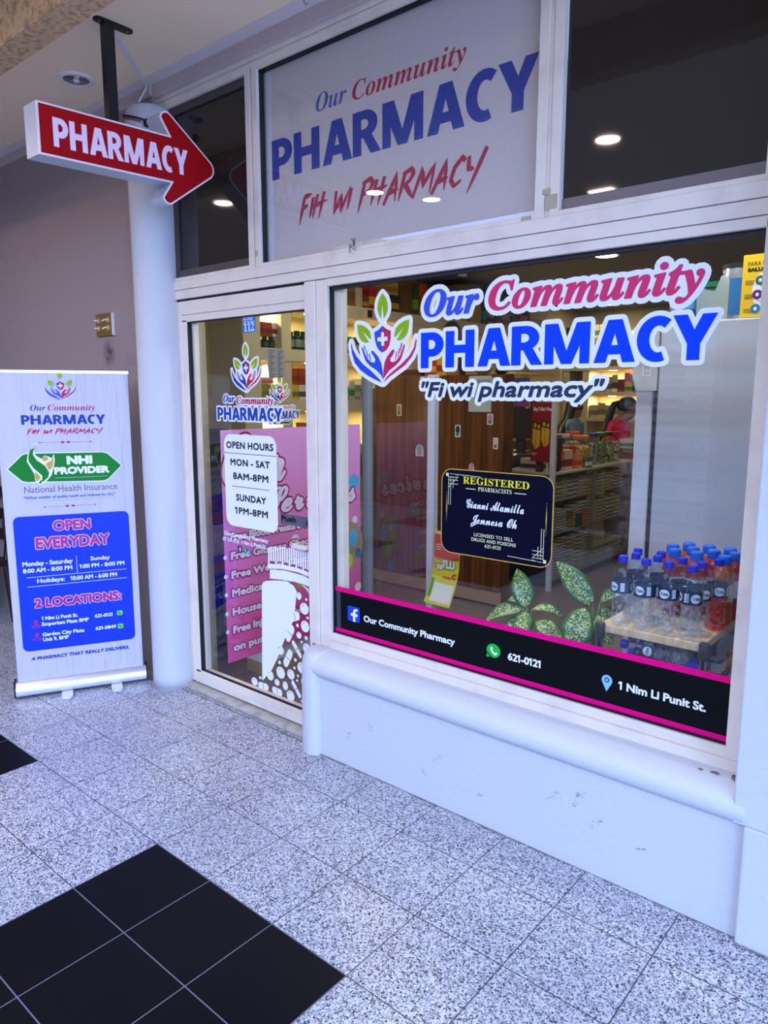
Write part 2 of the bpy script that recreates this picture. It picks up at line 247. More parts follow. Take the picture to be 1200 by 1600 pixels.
# ------------------------------------------------------------------ lettering
GLY = json.loads('''{"it":{"O":[478,[179,-11,144,-9,99,6,62,33,36,70,22,117,19,166,26,215,43,265,67,313,99,357,135,395,181,429,230,452,264,460,317,462,366,452,394,438,428,408,444,382,455,352,460,319,460,275,454,238,438,187,414,139,392,105,365,75,326,40,282,13,249,-1,214,-9],[184,13,206,16,227,25,248,40,267,60,303,118,334,197,355,279,361,316,362,360,358,388,349,410,335,426,316,436,294,439,268,435,244,420,220,398,198,370,175,331,138,239,118,145,116,103,118,73,126,48,138,30,155,18]],"u":[357,[46,-9,24,-6,8,3,-4,29,0,75,46,251,45,262,39,268,13,273,12,289,146,310,78,68,77,47,81,42,89,40,106,44,125,58,145,81,167,113,206,197,236,301,316,301,251,57,256,45,268,46,284,60,306,91,321,81,287,34,261,8,236,-6,210,-9,188,-2,174,15,169,35,181,103,147,53,114,18,81,-3]],"r":[261,[-14,0,52,252,50,262,45,268,18,273,17,289,151,310,114,189,151,254,184,293,200,304,216,309,231,309,245,303,254,292,259,275,258,250,251,234,236,221,215,218,202,223,180,241,169,237,157,225,135,190,106,129,83,63,66,0]],"C":[440,[202,-11,149,-6,104,10,69,36,48,62,37,81,23,126,21,189,33,250,56,309,83,352,116,389,154,420,202,446,252,460,287,463,333,459,407,444,421,449,431,463,449,463,420,308,401,310,395,366,377,406,364,421,348,431,320,439,297,439,275,434,242,418,202,379,175,338,159,305,139,249,124,177,122,142,126,103,134,81,151,53,176,33,195,25,217,21,249,21,286,32,321,53,337,68,368,105,387,91,349,46,305,14,257,-5]],"o":[316,[96,-9,74,-8,45,2,20,20,2,45,-8,75,-10,107,-6,135,6,172,24,208,48,241,76,269,107,291,141,305,167,309,200,308,231,298,248,288,269,265,283,226,283,176,266,121,235,69,193,26,168,10,142,-2],[103,13,115,16,126,23,148,50,171,95,191,155,203,212,205,252,197,276,180,287,157,284,130,258,107,216,86,157,72,97,70,48,74,31,83,20]],"m":[525,[380,-8,360,-5,346,4,338,20,335,42,345,92,392,240,391,256,380,261,366,258,343,243,318,214,301,186,267,111,230,0,152,0,224,234,225,253,221,259,213,261,191,254,172,239,152,215,131,181,93,95,66,0,-14,0,52,252,50,262,45,268,18,273,17,289,151,310,116,193,153,245,178,274,203,294,229,306,268,309,287,303,299,290,306,260,299,217,346,274,383,301,422,310,444,306,460,297,472,272,470,234,457,185,420,76,416,54,420,46,431,44,446,56,471,91,486,81,459,42,433,14,407,-3]],"n":[357,[213,-9,193,-6,179,3,171,19,168,41,179,99,224,237,224,255,213,261,195,256,176,243,157,221,131,181,93,95,66,0,-14,0,52,252,50,262,45,268,18,273,17,289,151,310,116,193,170,265,195,288,212,299,238,308,268,309,287,303,299,290,306,259,302,231,249,54,253,45,265,44,279,55,304,90,319,80,285,33,259,8,240,-4]],"i":[194,[132,371,114,375,100,384,90,398,87,416,90,433,100,447,114,457,132,460,149,457,163,447,173,433,176,416,173,398,163,384,149,375],[49,-8,29,-5,17,2,6,16,1,35,6,71,53,250,51,262,46,268,19,273,19,289,150,310,88,81,84,55,88,44,99,43,121,61,142,90,155,81,129,42,103,14,76,-3]],"t":[185,[30,-9,10,-6,-4,3,-13,18,-15,39,-12,65,45,273,13,273,13,297,47,312,79,334,108,363,134,398,162,398,134,300,187,300,179,273,126,273,77,103,67,61,70,45,75,41,81,42,98,54,128,95,144,85,116,44,88,14,60,-3]],"y":[281,[-30,-140,-55,-136,-75,-119,-80,-95,-71,-75,-56,-64,-38,-61,-22,-66,12,-84,28,-83,46,-71,63,-50,77,-27,82,-9,66,115,40,229,25,267,11,276,-9,276,-9,294,77,309,88,309,96,302,112,254,148,75,183,142,204,201,205,215,200,225,178,244,171,255,168,269,171,285,179,298,193,307,214,309,230,305,242,295,249,279,250,260,245,233,214,152,163,54,113,-23,60,-88,14,-126,-12,-138]]},"sb":{"A":[437,[-9,0,-9,18,5,20,20,27,39,53,206,466,224,465,392,70,414,30,425,22,443,18,443,0,229,0,229,18,262,22,276,29,283,39,279,64,253,132,103,132,77,67,75,41,81,30,94,22,128,18,128,0],[113,161,242,161,177,319]],"C":[468,[257,-11,208,-6,151,13,101,46,63,91,38,147,28,194,28,262,43,323,64,364,102,409,139,435,180,453,226,464,271,465,309,459,388,435,408,443,419,465,437,465,437,308,420,308,392,364,356,407,324,429,290,441,265,443,237,440,212,430,191,413,174,389,161,359,151,321,146,277,146,179,152,138,163,103,177,74,196,52,219,36,247,27,298,25,338,35,368,50,404,79,428,106,447,89,409,45,365,14,314,-5]],"D":[496,[20,0,20,17,41,20,60,27,68,36,72,52,74,374,72,400,64,423,48,434,15,439,15,455,222,455,278,452,304,447,350,432,389,410,405,396,433,364,452,325,464,279,468,228,464,174,453,128,434,89,408,57,374,32,333,14,285,4,228,0],[222,24,253,27,279,37,302,53,319,75,333,104,343,139,349,181,351,229,349,277,343,318,333,353,319,382,301,404,279,420,253,430,223,433,202,431,190,423,184,409,182,385,183,53,192,32,206,26]],"E":[442,[14,0,14,17,50,22,65,33,72,48,75,78,73,397,62,425,44,435,16,439,16,455,399,455,399,320,383,320,374,361,363,383,349,400,331,412,295,424,249,430,203,429,193,425,187,419,183,393,183,246,224,249,254,264,273,291,288,345,304,345,304,118,287,118,276,175,267,192,255,204,223,219,183,222,183,67,188,40,195,33,206,29,265,29,313,39,345,53,371,75,393,105,411,143,430,143,402,0]],"G":[508,[268,-10,200,-3,155,13,104,45,65,90,39,146,29,194,29,263,44,324,65,365,93,399,139,435,180,454,225,464,270,465,311,459,390,436,406,443,419,465,437,465,437,308,420,308,393,363,357,406,322,430,291,441,267,443,239,440,214,430,193,413,176,389,163,359,153,322,148,278,146,202,154,135,165,98,180,67,209,34,233,20,275,13,308,16,328,27,340,51,342,135,337,159,329,170,321,175,275,182,275,198,500,198,500,182,463,175,450,160,446,136,446,29,402,12,357,0,313,-8]],"H":[523,[15,0,15,17,50,24,65,35,72,50,75,81,73,400,68,416,59,427,44,434,16,439,16,455,242,455,242,439,201,431,191,423,186,412,182,385,182,251,342,251,342,385,338,412,333,423,323,431,282,439,282,455,507,455,507,439,478,434,464,427,456,417,451,401,449,118,450,65,456,41,464,30,473,24,507,17,507,0,282,0,282,17,321,25,332,34,339,49,342,81,342,221,262,221,182,221,182,81,185,50,191,35,202,26,218,20,242,17,242,0]],"I":[261,[13,0,13,17,42,23,57,30,67,39,73,54,75,309,75,394,70,417,63,427,55,432,13,439,13,455,244,455,244,439,221,436,199,430,190,421,183,401,183,77,185,51,192,36,209,25,246,17,246,0]],"L":[426,[15,0,15,17,50,24,65,35,72,50,75,81,73,401,68,417,59,428,44,434,16,439,16,455,250,455,250,439,221,437,201,431,189,419,183,401,182,83,186,44,200,31,234,28,288,32,323,43,351,61,370,80,391,112,409,154,427,154,402,0]],"M":[634,[14,0,14,17,48,24,65,35,73,56,75,79,74,402,69,418,59,429,41,435,15,439,15,455,185,455,317,142,449,455,617,455,617,439,585,431,570,420,563,405,560,378,562,55,568,36,576,26,592,20,617,17,617,0,396,0,396,17,421,21,438,28,447,38,453,56,455,399,288,0,270,0,105,389,107,55,113,37,123,27,146,19,169,17,169,0]],"N":[494,[403,-11,107,350,108,55,113,38,122,28,143,20,167,17,167,0,18,0,18,17,51,22,67,33,73,49,76,79,76,388,38,432,18,439,18,455,156,455,391,169,391,377,388,407,382,422,372,430,331,439,331,455,480,455,480,439,450,434,436,428,428,417,423,400,422,-11]],"O":[525,[261,-11,213,-6,169,7,120,36,87,66,60,103,41,145,30,191,28,240,34,288,50,332,73,371,103,405,139,432,181,452,228,464,278,466,325,459,368,444,406,421,439,390,465,354,485,312,496,265,498,215,491,167,476,123,453,84,422,50,386,23,344,3,298,-8],[265,12,292,15,315,26,335,42,351,66,363,96,372,133,379,228,377,278,371,321,362,358,348,389,330,412,310,430,286,440,260,443,233,440,210,430,190,413,174,389,161,359,152,322,145,228,147,178,153,135,163,98,177,67,195,43,215,26,238,16]],"P":[418,[15,0,15,17,50,24,65,35,72,50,75,81,73,400,68,416,59,427,44,434,16,439,16,455,271,453,326,444,366,422,394,391,408,350,406,305,398,280,385,259,355,232,314,214,262,206,182,206,182,81,185,50,191,35,202,26,218,20,242,17,242,0],[182,230,225,231,252,239,272,253,287,283,292,329,285,384,270,412,244,428,216,431,199,429,189,424,184,414]],"R":[473,[15,0,15,17,50,24,65,35,72,50,75,81,73,400,68,416,59,427,44,434,16,439,16,455,217,455,285,451,323,444,354,433,389,409,405,388,414,363,417,334,411,296,403,280,377,252,339,231,315,224,443,36,457,22,480,17,480,0,338,0,201,212,182,212,184,57,189,39,197,29,218,20,242,17,242,0],[182,234,228,235,258,243,280,258,294,281,303,323,299,378,284,407,259,425,243,430,212,431,195,426,186,417,182,392]],"S":[390,[43,-11,43,158,62,158,77,108,104,59,129,34,160,20,206,15,238,23,251,31,266,47,276,67,278,81,275,110,258,138,238,153,123,213,92,236,71,261,56,289,50,332,54,370,67,403,82,423,101,440,123,453,148,462,175,466,206,465,300,445,313,450,320,466,339,466,339,319,322,319,307,362,278,404,248,429,222,441,186,444,151,434,127,411,120,380,126,351,147,328,180,307,290,253,317,233,337,211,354,176,359,133,354,93,339,58,321,36,298,18,251,-3,217,-9,171,-9,82,12,69,7,61,-11]],"T":[423,[92,0,92,17,123,21,142,31,150,44,155,64,156,433,112,429,91,422,73,410,51,387,41,367,29,318,11,318,11,455,410,455,410,317,394,317,381,368,371,388,357,404,339,417,319,426,295,431,263,433,265,56,271,38,280,27,303,19,328,17,328,0]],"U":[492,[248,-13,186,-7,152,3,114,29,89,66,79,97,74,135,71,400,66,416,57,427,43,434,15,439,15,455,240,455,240,439,196,429,188,421,182,404,182,112,193,68,209,45,232,29,275,22,302,24,326,31,346,41,363,56,376,76,385,99,390,127,390,400,385,416,376,426,360,433,328,439,328,455,474,455,474,439,454,434,436,425,428,414,424,398,422,156,412,92,398,58,380,32,341,5,290,-10]],"0":[375,[188,-7,159,-5,121,5,91,24,66,51,48,84,35,125,25,188,23,241,25,294,35,357,48,397,66,430,91,456,121,474,159,484,189,486,229,482,264,469,292,448,314,419,331,384,343,341,350,294,353,240,350,187,343,139,331,97,314,61,292,32,263,11,229,-2],[188,37,205,40,219,50,234,78,244,137,248,240,244,344,234,402,225,422,213,435,189,443,172,439,157,429,142,402,132,344,127,240,132,137,142,78,157,50,171,40]],"1":[375,[65,0,65,36,132,37,146,45,152,58,154,416,103,361,87,351,72,346,56,348,40,359,31,375,28,396,94,422,179,482,254,482,256,61,262,44,274,37,343,36,343,0]],"2":[375,[24,0,24,69,143,191,187,245,215,299,223,330,226,363,223,405,212,427,191,443,166,445,139,434,126,416,116,380,112,329,70,335,44,348,30,371,26,402,35,430,52,450,70,463,100,477,129,483,174,486,209,484,254,475,278,463,306,440,318,421,325,399,327,357,314,318,291,281,254,237,87,74,259,76,276,83,289,96,296,110,305,141,345,141,341,0]],"6":[375,[197,-7,150,-1,119,12,84,40,62,69,46,106,35,151,31,203,33,275,42,325,57,370,77,409,104,441,137,466,166,478,210,486,252,485,297,473,326,453,334,440,340,422,339,402,333,388,322,376,305,366,260,360,255,405,241,437,220,446,206,446,188,440,165,421,152,401,142,375,131,328,125,269,167,288,209,294,260,289,295,274,324,248,343,214,351,171,349,121,342,90,330,62,302,28,278,11,249,0],[199,38,211,39,227,48,243,71,252,109,254,162,248,205,238,228,219,247,206,252,188,253,159,245,133,229,125,221,125,198,134,121,147,81,170,48,184,40]]},"sc":{"G":[455,[266,-6,223,-3,199,2,178,10,155,27,144,41,136,64,137,85,146,106,164,121,186,129,213,129,232,120,244,102,242,82,227,67,191,54,186,48,186,39,193,28,209,19,229,14,255,13,281,21,313,48,344,90,379,147,344,134,320,132,296,134,263,146,236,169,182,171,138,189,111,213,95,243,92,280,103,320,131,358,173,390,219,410,244,413,255,411,251,404,209,377,176,344,151,307,138,269,140,232,145,219,158,203,190,186,226,184,214,225,217,267,235,308,265,345,317,384,375,411,428,420,449,418,467,412,488,393,494,379,495,362,484,328,458,289,419,248,367,209,315,184,275,173,286,158,298,152,322,148,344,151,380,163,469,216,481,221,487,220,487,214,465,180,449,121,433,79,410,46,373,18,325,0],[275,190,317,204,355,224,398,253,432,286,457,318,473,352,474,378,465,395,448,403,425,398,395,378,362,348,332,310,305,268,284,225]],"i":[231,[184,243,167,246,155,255,150,269,152,284,160,296,173,305,188,309,205,308,216,302,223,292,224,270,219,260,207,249],[194,62,156,26,124,4,97,-4,63,-2,42,13,36,30,35,44,47,79,84,148,49,113,36,127,107,201,201,207,121,61,105,27,107,22,111,21,130,30,181,75]],"a":[355,[210,-5,190,0,177,10,170,21,167,40,137,13,106,-1,76,-4,45,5,27,21,17,44,17,71,28,103,50,135,79,163,113,186,143,199,173,206,205,205,224,195,234,177,247,204,322,207,241,37,246,30,258,34,311,75,324,62,262,12,234,0],[97,12,114,16,139,33,184,89,219,155,219,171,210,184,194,188,175,179,149,155,119,115,95,72,83,39,83,22]],"n":[388,[-1,-5,84,118,103,151,101,158,95,155,51,113,38,127,90,178,116,197,147,206,164,199,171,188,174,171,171,132,219,177,260,202,284,207,299,205,315,196,324,184,332,157,326,127,306,93,267,43,262,25,267,21,284,31,335,75,349,62,313,29,284,8,255,-3,228,0,216,8,207,19,199,46,200,68,209,92,278,176,280,182,277,185,251,174,200,129,154,75,99,0]],"A":[494,[51,-15,25,-12,4,-4,-12,9,-23,27,-28,48,-27,69,-21,87,-5,108,12,117,38,122,58,120,76,110,85,90,81,71,66,56,23,41,18,33,17,23,29,8,49,2,68,3,101,15,158,54,201,94,181,122,168,161,168,178,173,198,193,225,218,237,249,239,283,229,306,213,401,310,490,384,551,423,574,430,588,431,594,427,480,202,408,40,436,51,457,65,546,150,576,174,597,182,612,179,570,147,478,56,435,30,398,19,393,7,288,-6,302,29,257,49,217,77,173,37,133,8,93,-9],[350,111,436,245,537,393,497,364,447,322,322,195,343,152],[218,115,289,193,273,203,262,205,246,200,231,188,220,172,213,154,213,135],[309,48,318,87,319,120,313,154,304,175,233,95,272,65]],"l":[281,[203,62,166,27,135,5,102,-4,73,-1,49,16,42,28,40,44,50,87,79,141,49,113,35,124,82,170,106,200,220,385,302,394,110,41,110,26,120,21,147,37,191,76]],"m":[538,[-1,-5,84,118,103,151,101,158,95,155,51,113,38,127,97,183,129,202,154,205,168,195,174,181,175,163,171,132,203,165,233,188,271,206,296,204,311,189,317,162,313,132,346,165,376,188,414,206,431,207,450,202,465,190,472,177,475,147,469,121,452,89,416,40,412,25,418,21,434,31,486,75,500,62,450,19,416,-1,392,-4,370,4,355,24,349,52,352,72,358,88,415,167,421,178,418,185,393,174,359,141,313,84,253,0,152,-5,251,142,264,170,263,176,259,179,236,167,201,134,156,78,99,0]],"J":[355,[-1,-174,-31,-170,-42,-165,-60,-150,-65,-139,-69,-112,-67,-93,-55,-65,-42,-45,-3,-8,64,32,130,57,201,73,277,217,330,300,387,366,435,399,371,383,308,356,252,317,212,278,176,222,168,202,166,177,170,164,181,153,194,151,231,157,234,148,226,141,193,136,163,141,140,156,128,173,120,201,121,227,130,254,153,289,187,321,219,344,255,364,308,387,365,404,429,416,492,420,511,415,510,408,477,399,456,388,443,377,430,360,397,297,295,74,328,61,343,47,349,33,351,18,349,0,342,-18,330,-34,302,-56,274,-69,235,-76,218,-75,209,-71,209,-65,214,-61,258,-53,293,-39,312,-25,325,-7,332,18,326,37,310,51,284,59,263,22,231,-23,194,-64,155,-99,116,-129,67,-156,31,-170],[-1,-155,18,-152,38,-142,70,-116,117,-57,191,54,153,45,104,23,68,0,26,-37,-14,-87,-27,-119,-26,-138,-21,-148,-13,-153]],"e":[276,[101,-5,57,4,37,16,21,33,13,53,11,66,16,90,24,108,42,132,64,154,98,179,126,194,155,204,175,207,200,205,219,197,234,184,240,167,238,147,230,132,211,114,178,94,145,81,97,69,88,47,86,26,90,19,101,16,135,19,180,38,228,75,240,62,206,33,170,12,134,-1],[104,86,142,97,177,126,193,157,193,174,189,183,182,186,175,184,152,165,127,131]],"s":[235,[206,71,144,17,123,5,99,-3,60,-5,34,0,16,13,5,33,5,49,11,62,23,72,36,74,55,68,64,50,62,38,56,30,46,23,35,23,40,18,49,14,64,16,83,35,96,60,104,92,109,130,107,169,48,113,36,127,113,199,128,220,137,226,147,225,151,221,151,212,141,197,140,187,164,146,175,107,174,79,161,55,193,84]],"O":[380,[167,-5,124,3,98,19,77,43,65,73,60,110,65,149,79,189,108,239,144,281,194,328,244,364,295,394,342,411,392,421,434,417,458,406,472,388,476,376,476,351,468,337,459,336,453,340,451,375,439,393,414,404,382,401,347,387,310,361,283,334,248,290,184,183,148,98,140,63,142,35,147,22,163,13,185,14,208,22,232,36,267,63,317,119,361,189,390,255,398,281,400,310,396,326,387,333,369,331,348,319,302,271,263,212,228,137,206,63,193,59,185,64,185,84,193,112,230,196,275,268,320,319,342,335,364,345,392,348,413,342,430,328,440,307,442,281,437,252,421,211,391,160,360,118,317,72,281,40,237,13,195,-2]],"h":[381,[343,62,291,15,262,-1,240,-4,226,-2,209,8,200,19,192,46,197,80,217,112,272,177,273,184,267,184,230,166,186,125,157,88,99,1,14,-5,101,160,56,113,43,127,89,172,126,219,221,385,302,394,164,132,197,165,241,196,266,206,283,207,297,203,313,192,321,179,326,157,324,136,312,111,260,42,255,23,261,21,274,28,329,75]],"u":[396,[359,62,303,13,271,-1,234,-2,210,9,200,20,195,32,197,62,171,33,136,9,101,-2,72,-2,59,4,45,16,39,28,37,45,51,86,81,144,48,113,36,127,109,201,207,207,122,55,118,33,124,27,132,28,158,46,202,96,238,149,267,201,365,207,267,30,272,22,286,25,311,42,346,75]],"r":[275,[237,62,189,18,163,2,136,-4,102,1,81,13,71,26,67,41,69,64,80,90,101,122,125,147,148,165,101,163,50,113,36,127,81,168,95,216,103,221,113,221,116,216,116,198,119,194,192,179,207,170,214,157,214,146,208,131,149,43,145,32,146,24,155,21,169,28,225,76]],"S":[418,[140,-5,90,1,70,7,46,22,27,49,23,65,23,86,37,113,63,131,93,136,119,128,131,117,135,107,132,83,123,73,113,67,78,60,72,53,71,43,77,32,92,22,130,14,158,19,186,34,213,60,230,82,269,160,221,170,192,187,164,218,152,256,152,275,159,304,174,331,196,357,246,392,296,411,367,419,400,418,412,411,412,404,405,399,343,396,296,380,250,347,222,311,210,283,205,262,204,240,209,219,219,202,234,189,253,181,277,177,305,238,339,294,377,341,416,379,456,406,494,419,526,417,550,404,560,390,565,375,563,340,548,306,514,264,454,216,377,177,359,139,337,104,310,73,270,38,236,18,201,4],[383,199,412,217,446,243,476,272,500,302,517,332,526,359,526,385,519,397,504,401,490,398,476,388,453,362,428,322,413,287]],"v":[317,[111,-4,81,-1,58,10,46,22,39,44,42,69,50,89,87,145,90,156,86,158,79,153,52,127,42,138,81,178,110,198,134,207,144,206,153,201,159,192,162,177,159,142,101,32,103,24,110,20,138,21,170,34,201,58,185,81,181,112,189,146,207,178,223,195,239,205,256,207,273,200,286,178,284,142,267,104,237,66,262,75,288,97,301,83,261,55,220,48,192,25,165,8,139,-1],[217,71,237,93,256,125,260,153,253,162,242,162,229,156,215,141,207,125,204,96,208,83]],"c":[259,[95,-5,71,-2,51,6,36,19,25,36,20,58,21,79,26,98,40,123,59,147,83,167,138,198,184,207,209,204,229,196,242,182,246,169,245,155,237,140,219,129,205,129,197,132,188,143,188,159,197,174,210,181,199,186,183,179,154,148,124,103,103,63,95,32,102,18,125,18,161,34,211,75,224,62,191,33,159,12,128,-1]]}}''')
LOGO = json.loads('''{"leaf":[[12,700,-9,860,-26,702,-63,754,-81,810,-77,865,-56,918,-8,973,43,922,69,854,70,791,49,746],[-172,487,-299,586,-202,464,-255,459,-316,483,-353,530,-371,588,-380,666,-310,658,-243,629,-194,586,-174,537],[165,491,286,593,191,468,242,463,299,486,342,534,361,602,365,675,297,664,226,633,177,590,160,536]],"blue":[[-8,632,-8,344,-55,370,-92,417,-115,486,-125,567,-63,591],[2,55,-3,145,-25,234,-68,304,-139,367,-167,372,-172,353,-128,302,-110,269,-128,239,-172,250,-222,284,-255,330,-294,409,-312,420,-309,389,-278,315,-256,265,-189,206,-90,155,-30,105],[-282,429,-268,434,-248,379,-260,371],[-246,375,-233,377,-215,298,-229,294],[-209,341,-194,343,-173,267,-187,261],[-470,474,-447,399,-391,319,-301,234,-178,157,-57,65,-12,18,-90,46,-211,96,-329,160,-420,249,-462,354,-475,445]],"pink":[[-7,632,49,593,113,570,110,491,92,421,50,369,-7,344],[2,55,5,145,23,241,62,304,129,369,155,373,165,355,139,309,105,278,108,246,145,238,197,260,243,313,289,413,306,426,306,397,274,312,249,258,187,205,93,151,29,88],[256,438,270,441,270,414,240,329,230,333],[223,381,236,382,218,298,204,289],[188,348,201,350,185,268,170,264],[457,482,465,444,451,368,401,285,311,202,198,141,93,83,8,18,50,80,145,146,259,215,361,294,426,376]],"cross":[[-25,561,15,562,17,513,66,512,67,468,20,468,21,418,-23,417,-24,466,-78,467,-79,510,-25,512]],"fill":[[-322,439,-172,497,-117,558,-36,625,17,622,102,547,154,466,309,435,249,250,103,143,2,40,-112,156,-267,274]]}''')
PILL = json.loads('''{"p":[[-2659,778,-2549,791,-2450,789,-2352,779,-2353,759,-2450,769,-2550,768,-2658,755],[-2643,751,-2542,763,-2434,760,-2366,751,-2367,711,-2411,718,-2493,719,-2586,712,-2645,707],[-2706,662,-2697,678,-2674,690,-2586,707,-2518,712,-2477,698,-2457,676,-2462,640,-2471,585,-2490,517,-2547,424,-2598,324,-2645,245,-2716,170,-2723,168],[-2427,718,-2379,701,-2352,660,-2353,637,-2364,669,-2387,694],[-2653,859,-2641,860,-2643,782,-2655,781],[-2636,866,-2625,867,-2626,796,-2638,795],[-2619,868,-2608,869,-2610,798,-2621,797],[-2603,870,-2592,871,-2594,788,-2605,787],[-2587,867,-2576,868,-2577,801,-2588,800],[-2570,873,-2559,874,-2561,802,-2572,801],[-2554,875,-2543,876,-2545,791,-2556,790],[-2538,876,-2527,877,-2529,804,-2540,803],[-2522,872,-2512,873,-2513,804,-2524,803],[-2506,878,-2496,879,-2497,792,-2508,791],[-2491,878,-2480,879,-2481,803,-2492,802],[-2475,878,-2464,879,-2466,802,-2476,801],[-2460,874,-2449,875,-2450,790,-2461,789],[-2444,878,-2434,879,-2435,800,-2445,799],[-2429,878,-2418,878,-2419,798,-2430,797],[-2414,877,-2403,878,-2405,785,-2415,784],[-2399,872,-2388,873,-2389,794,-2400,793],[-2383,876,-2373,876,-2374,791,-2384,790],[-2368,875,-2358,876,-2359,777,-2370,776]],"e":[[-2441,656,17,18],[-2391,648,7,7],[-2406,601,29,28],[-2385,561,8,7],[-2403,516,28,28],[-2455,510,9,9],[-2446,464,17,16],[-2397,461,10,10],[-2428,435,7,6],[-2394,410,25,25],[-2580,359,25,23],[-2588,295,10,9],[-2474,335,10,9],[-2397,350,9,9],[-2431,306,30,28],[-2482,293,8,8],[-2660,210,25,26],[-2582,244,31,30],[-2508,254,26,25],[-2458,259,7,7],[-2464,234,8,6],[-2372,281,18,27],[-2410,240,27,27],[-2610,187,18,17],[-2550,185,19,22],[-2782,146,24,21],[-2737,178,9,8],[-2513,144,28,26],[-2397,175,22,23],[-2435,138,6,7],[-2375,146,12,15]],"c":[[-2489,544,-2456,556,22],[-2522,436,-2495,483,22],[-2486,417,-2440,365,13],[-2542,304,-2511,357,22],[-2495,215,-2450,162,13],[-2740,137,-2689,140,18],[-2633,141,-2588,138,18]]}''')
FONT = {k: {} for k in ('bf', 'it', 'sb', 'sc', 'ph', 'br')}
def inside(p, L):
    c = False
    for i in range(len(L)):
        a, b = L[i], L[i - 1]
        if (a[1] > p[1]) != (b[1] > p[1]) and p[0] < (b[0] - a[0]) * (p[1] - a[1]) / (b[1] - a[1]) + a[0]: c = not c
    return c
def tess(loops):
    """triangles of a set of outlines: holes stay open, separate outlines stay separate"""
    n = [sum(inside(l[0], m) for m in loops if m is not l) for l in loops]; st = []; k = 0
    for l in loops: st.append(k); k += len(l)
    out = []
    for i, l in enumerate(loops):
        if n[i] % 2: continue
        idx = [i] + [j for j in range(len(loops)) if n[j] == n[i] + 1 and inside(loops[j][0], l)]
        mp = [st[j] + q for j in idx for q in range(len(loops[j]))]
        out += [tuple(mp[q] for q in t) for t in tessellate_polygon([loops[j] for j in idx])]
    return out
def bnd(faces):
    c = {}
    for f in faces:
        for i in range(len(f)):
            e = (f[i], f[(i + 1) % len(f)]); k = tuple(sorted(e)); c[k] = c.get(k, 0) + 1
    return [e for e, n in c.items() if n == 1]
for st, g in GLY.items():
    for ch, d in g.items():
        loops = [[Vector((c[i] / 1000, c[i + 1] / 1000, 0)) for i in range(0, len(c), 2)] for c in d[1:]]
        pts = [p.to_2d() for l in loops for p in l]; fs = tess(loops)
        ed = []; i0 = 0
        for l in loops:
            n = len(l); ed += [(i0 + k, i0 + (k + 1) % n) for k in range(n)]; i0 += n
        FONT[st][ch] = (pts, fs, ed, d[0] / 1000)
def load_builtin(chars):
    tmp = []
    def t(sx):
        c = bpy.data.curves.new('t', 'FONT'); c.body = sx; c.resolution_u = 3; o = bpy.data.objects.new('t', c); COL.objects.link(o); return o
    for ch in chars: tmp.append((ch, t(ch), t(ch + ch)))
    dg = bpy.context.evaluated_depsgraph_get()
    for ch, a, b in tmp:
        me = bpy.data.meshes.new_from_object(a.evaluated_get(dg)); m2 = bpy.data.meshes.new_from_object(b.evaluated_get(dg))
        pts = [v.co.to_2d() for v in me.vertices]; fs = [tuple(p.vertices) for p in me.polygons]
        adv = max(v.co.x for v in m2.vertices) - max(p.x for p in pts)
        FONT['bf'][ch] = (pts, fs, bnd(fs), adv)
        bpy.data.meshes.remove(me); bpy.data.meshes.remove(m2)
    for ch, a, b in tmp:
        for o in (a, b):
            c = o.data; bpy.data.objects.remove(o); bpy.data.curves.remove(c)
load_builtin('ABCDEFGHIJKLMNOPQRSTUVWXYZabcdefghijklmnopqrstuvwxyz0123456789-:.,"+!&/')
_h = max(p.y for p in FONT['bf']['H'][0]); _w = _h * .17
_p = [Vector(p) for p in ((_h * .22, 0), (_h * .22 + _w * .8, 0), (_h * .22 + _w * .8, _h), (_h * .2, _h), (0, _h * .86), (0, _h * .72), (_h * .22, _h * .84))]
FONT['bf']['1'] = (_p, [(0, 1, 2, 6), (2, 3, 6), (3, 4, 5, 6)], [(k, (k + 1) % 7) for k in range(7)], _h * .55)
def arc(cx, cy, rx, ry, a0, a1, n=14): return [(cx + rx * math.cos(math.radians(a0 + (a1 - a0) * k / n)), cy + ry * math.sin(math.radians(a0 + (a1 - a0) * k / n))) for k in range(n + 1)]
def band(outer, inner): return outer + inner[::-1]
def heavy(ch, polys, adv):
    pts = []; fs = []; ed = []
    for P in polys:
        v = [Vector((x / 100, y / 100)) for x, y in P]; i0 = len(pts); pts += v
        fs += [tuple(i0 + k for k in t) for t in tessellate_polygon([[p.to_3d() for p in v]])]
        n = len(v); ed += [(i0 + k, i0 + (k + 1) % n) for k in range(n)]
    FONT['ph'][ch] = (pts, fs, ed, adv / 100)
def R(x0, x1, y0, y1): return [(x0, y0), (x1, y0), (x1, y1), (x0, y1)]
bowl = band([(20, 100), (36, 100)] + arc(36, 66, 38, 34, 90, -90) + [(20, 32)], [(20, 79), (34, 79)] + arc(34, 66, 13, 13, 90, -90) + [(20, 53)])
heavy('P', [R(0, 26, 0, 100), bowl], 80)
rb = band([(20, 100), (37, 100)] + arc(37, 69, 37, 31, 90, -90) + [(20, 38)], [(20, 80), (34, 80)] + arc(34, 69, 13, 11, 90, -90) + [(20, 58)])
heavy('R', [R(0, 26, 0, 100), rb, [(28, 44), (54, 48), (84, 0), (54, 0)]], 88)
heavy('H', [R(0, 27, 0, 100), R(61, 88, 0, 100), R(20, 68, 39, 61)], 98)
heavy('A', [[(0, 0), (28, 0), (56, 100), (31, 100)], [(94, 0), (66, 0), (38, 100), (63, 100)], [(22, 19), (72, 19), (66, 41), (28, 41)]], 96)
heavy('M', [R(0, 24, 0, 100), R(88, 112, 0, 100), [(0, 100), (33, 100), (67, 0), (43, 0)], [(112, 100), (79, 100), (45, 0), (69, 0)]], 122)
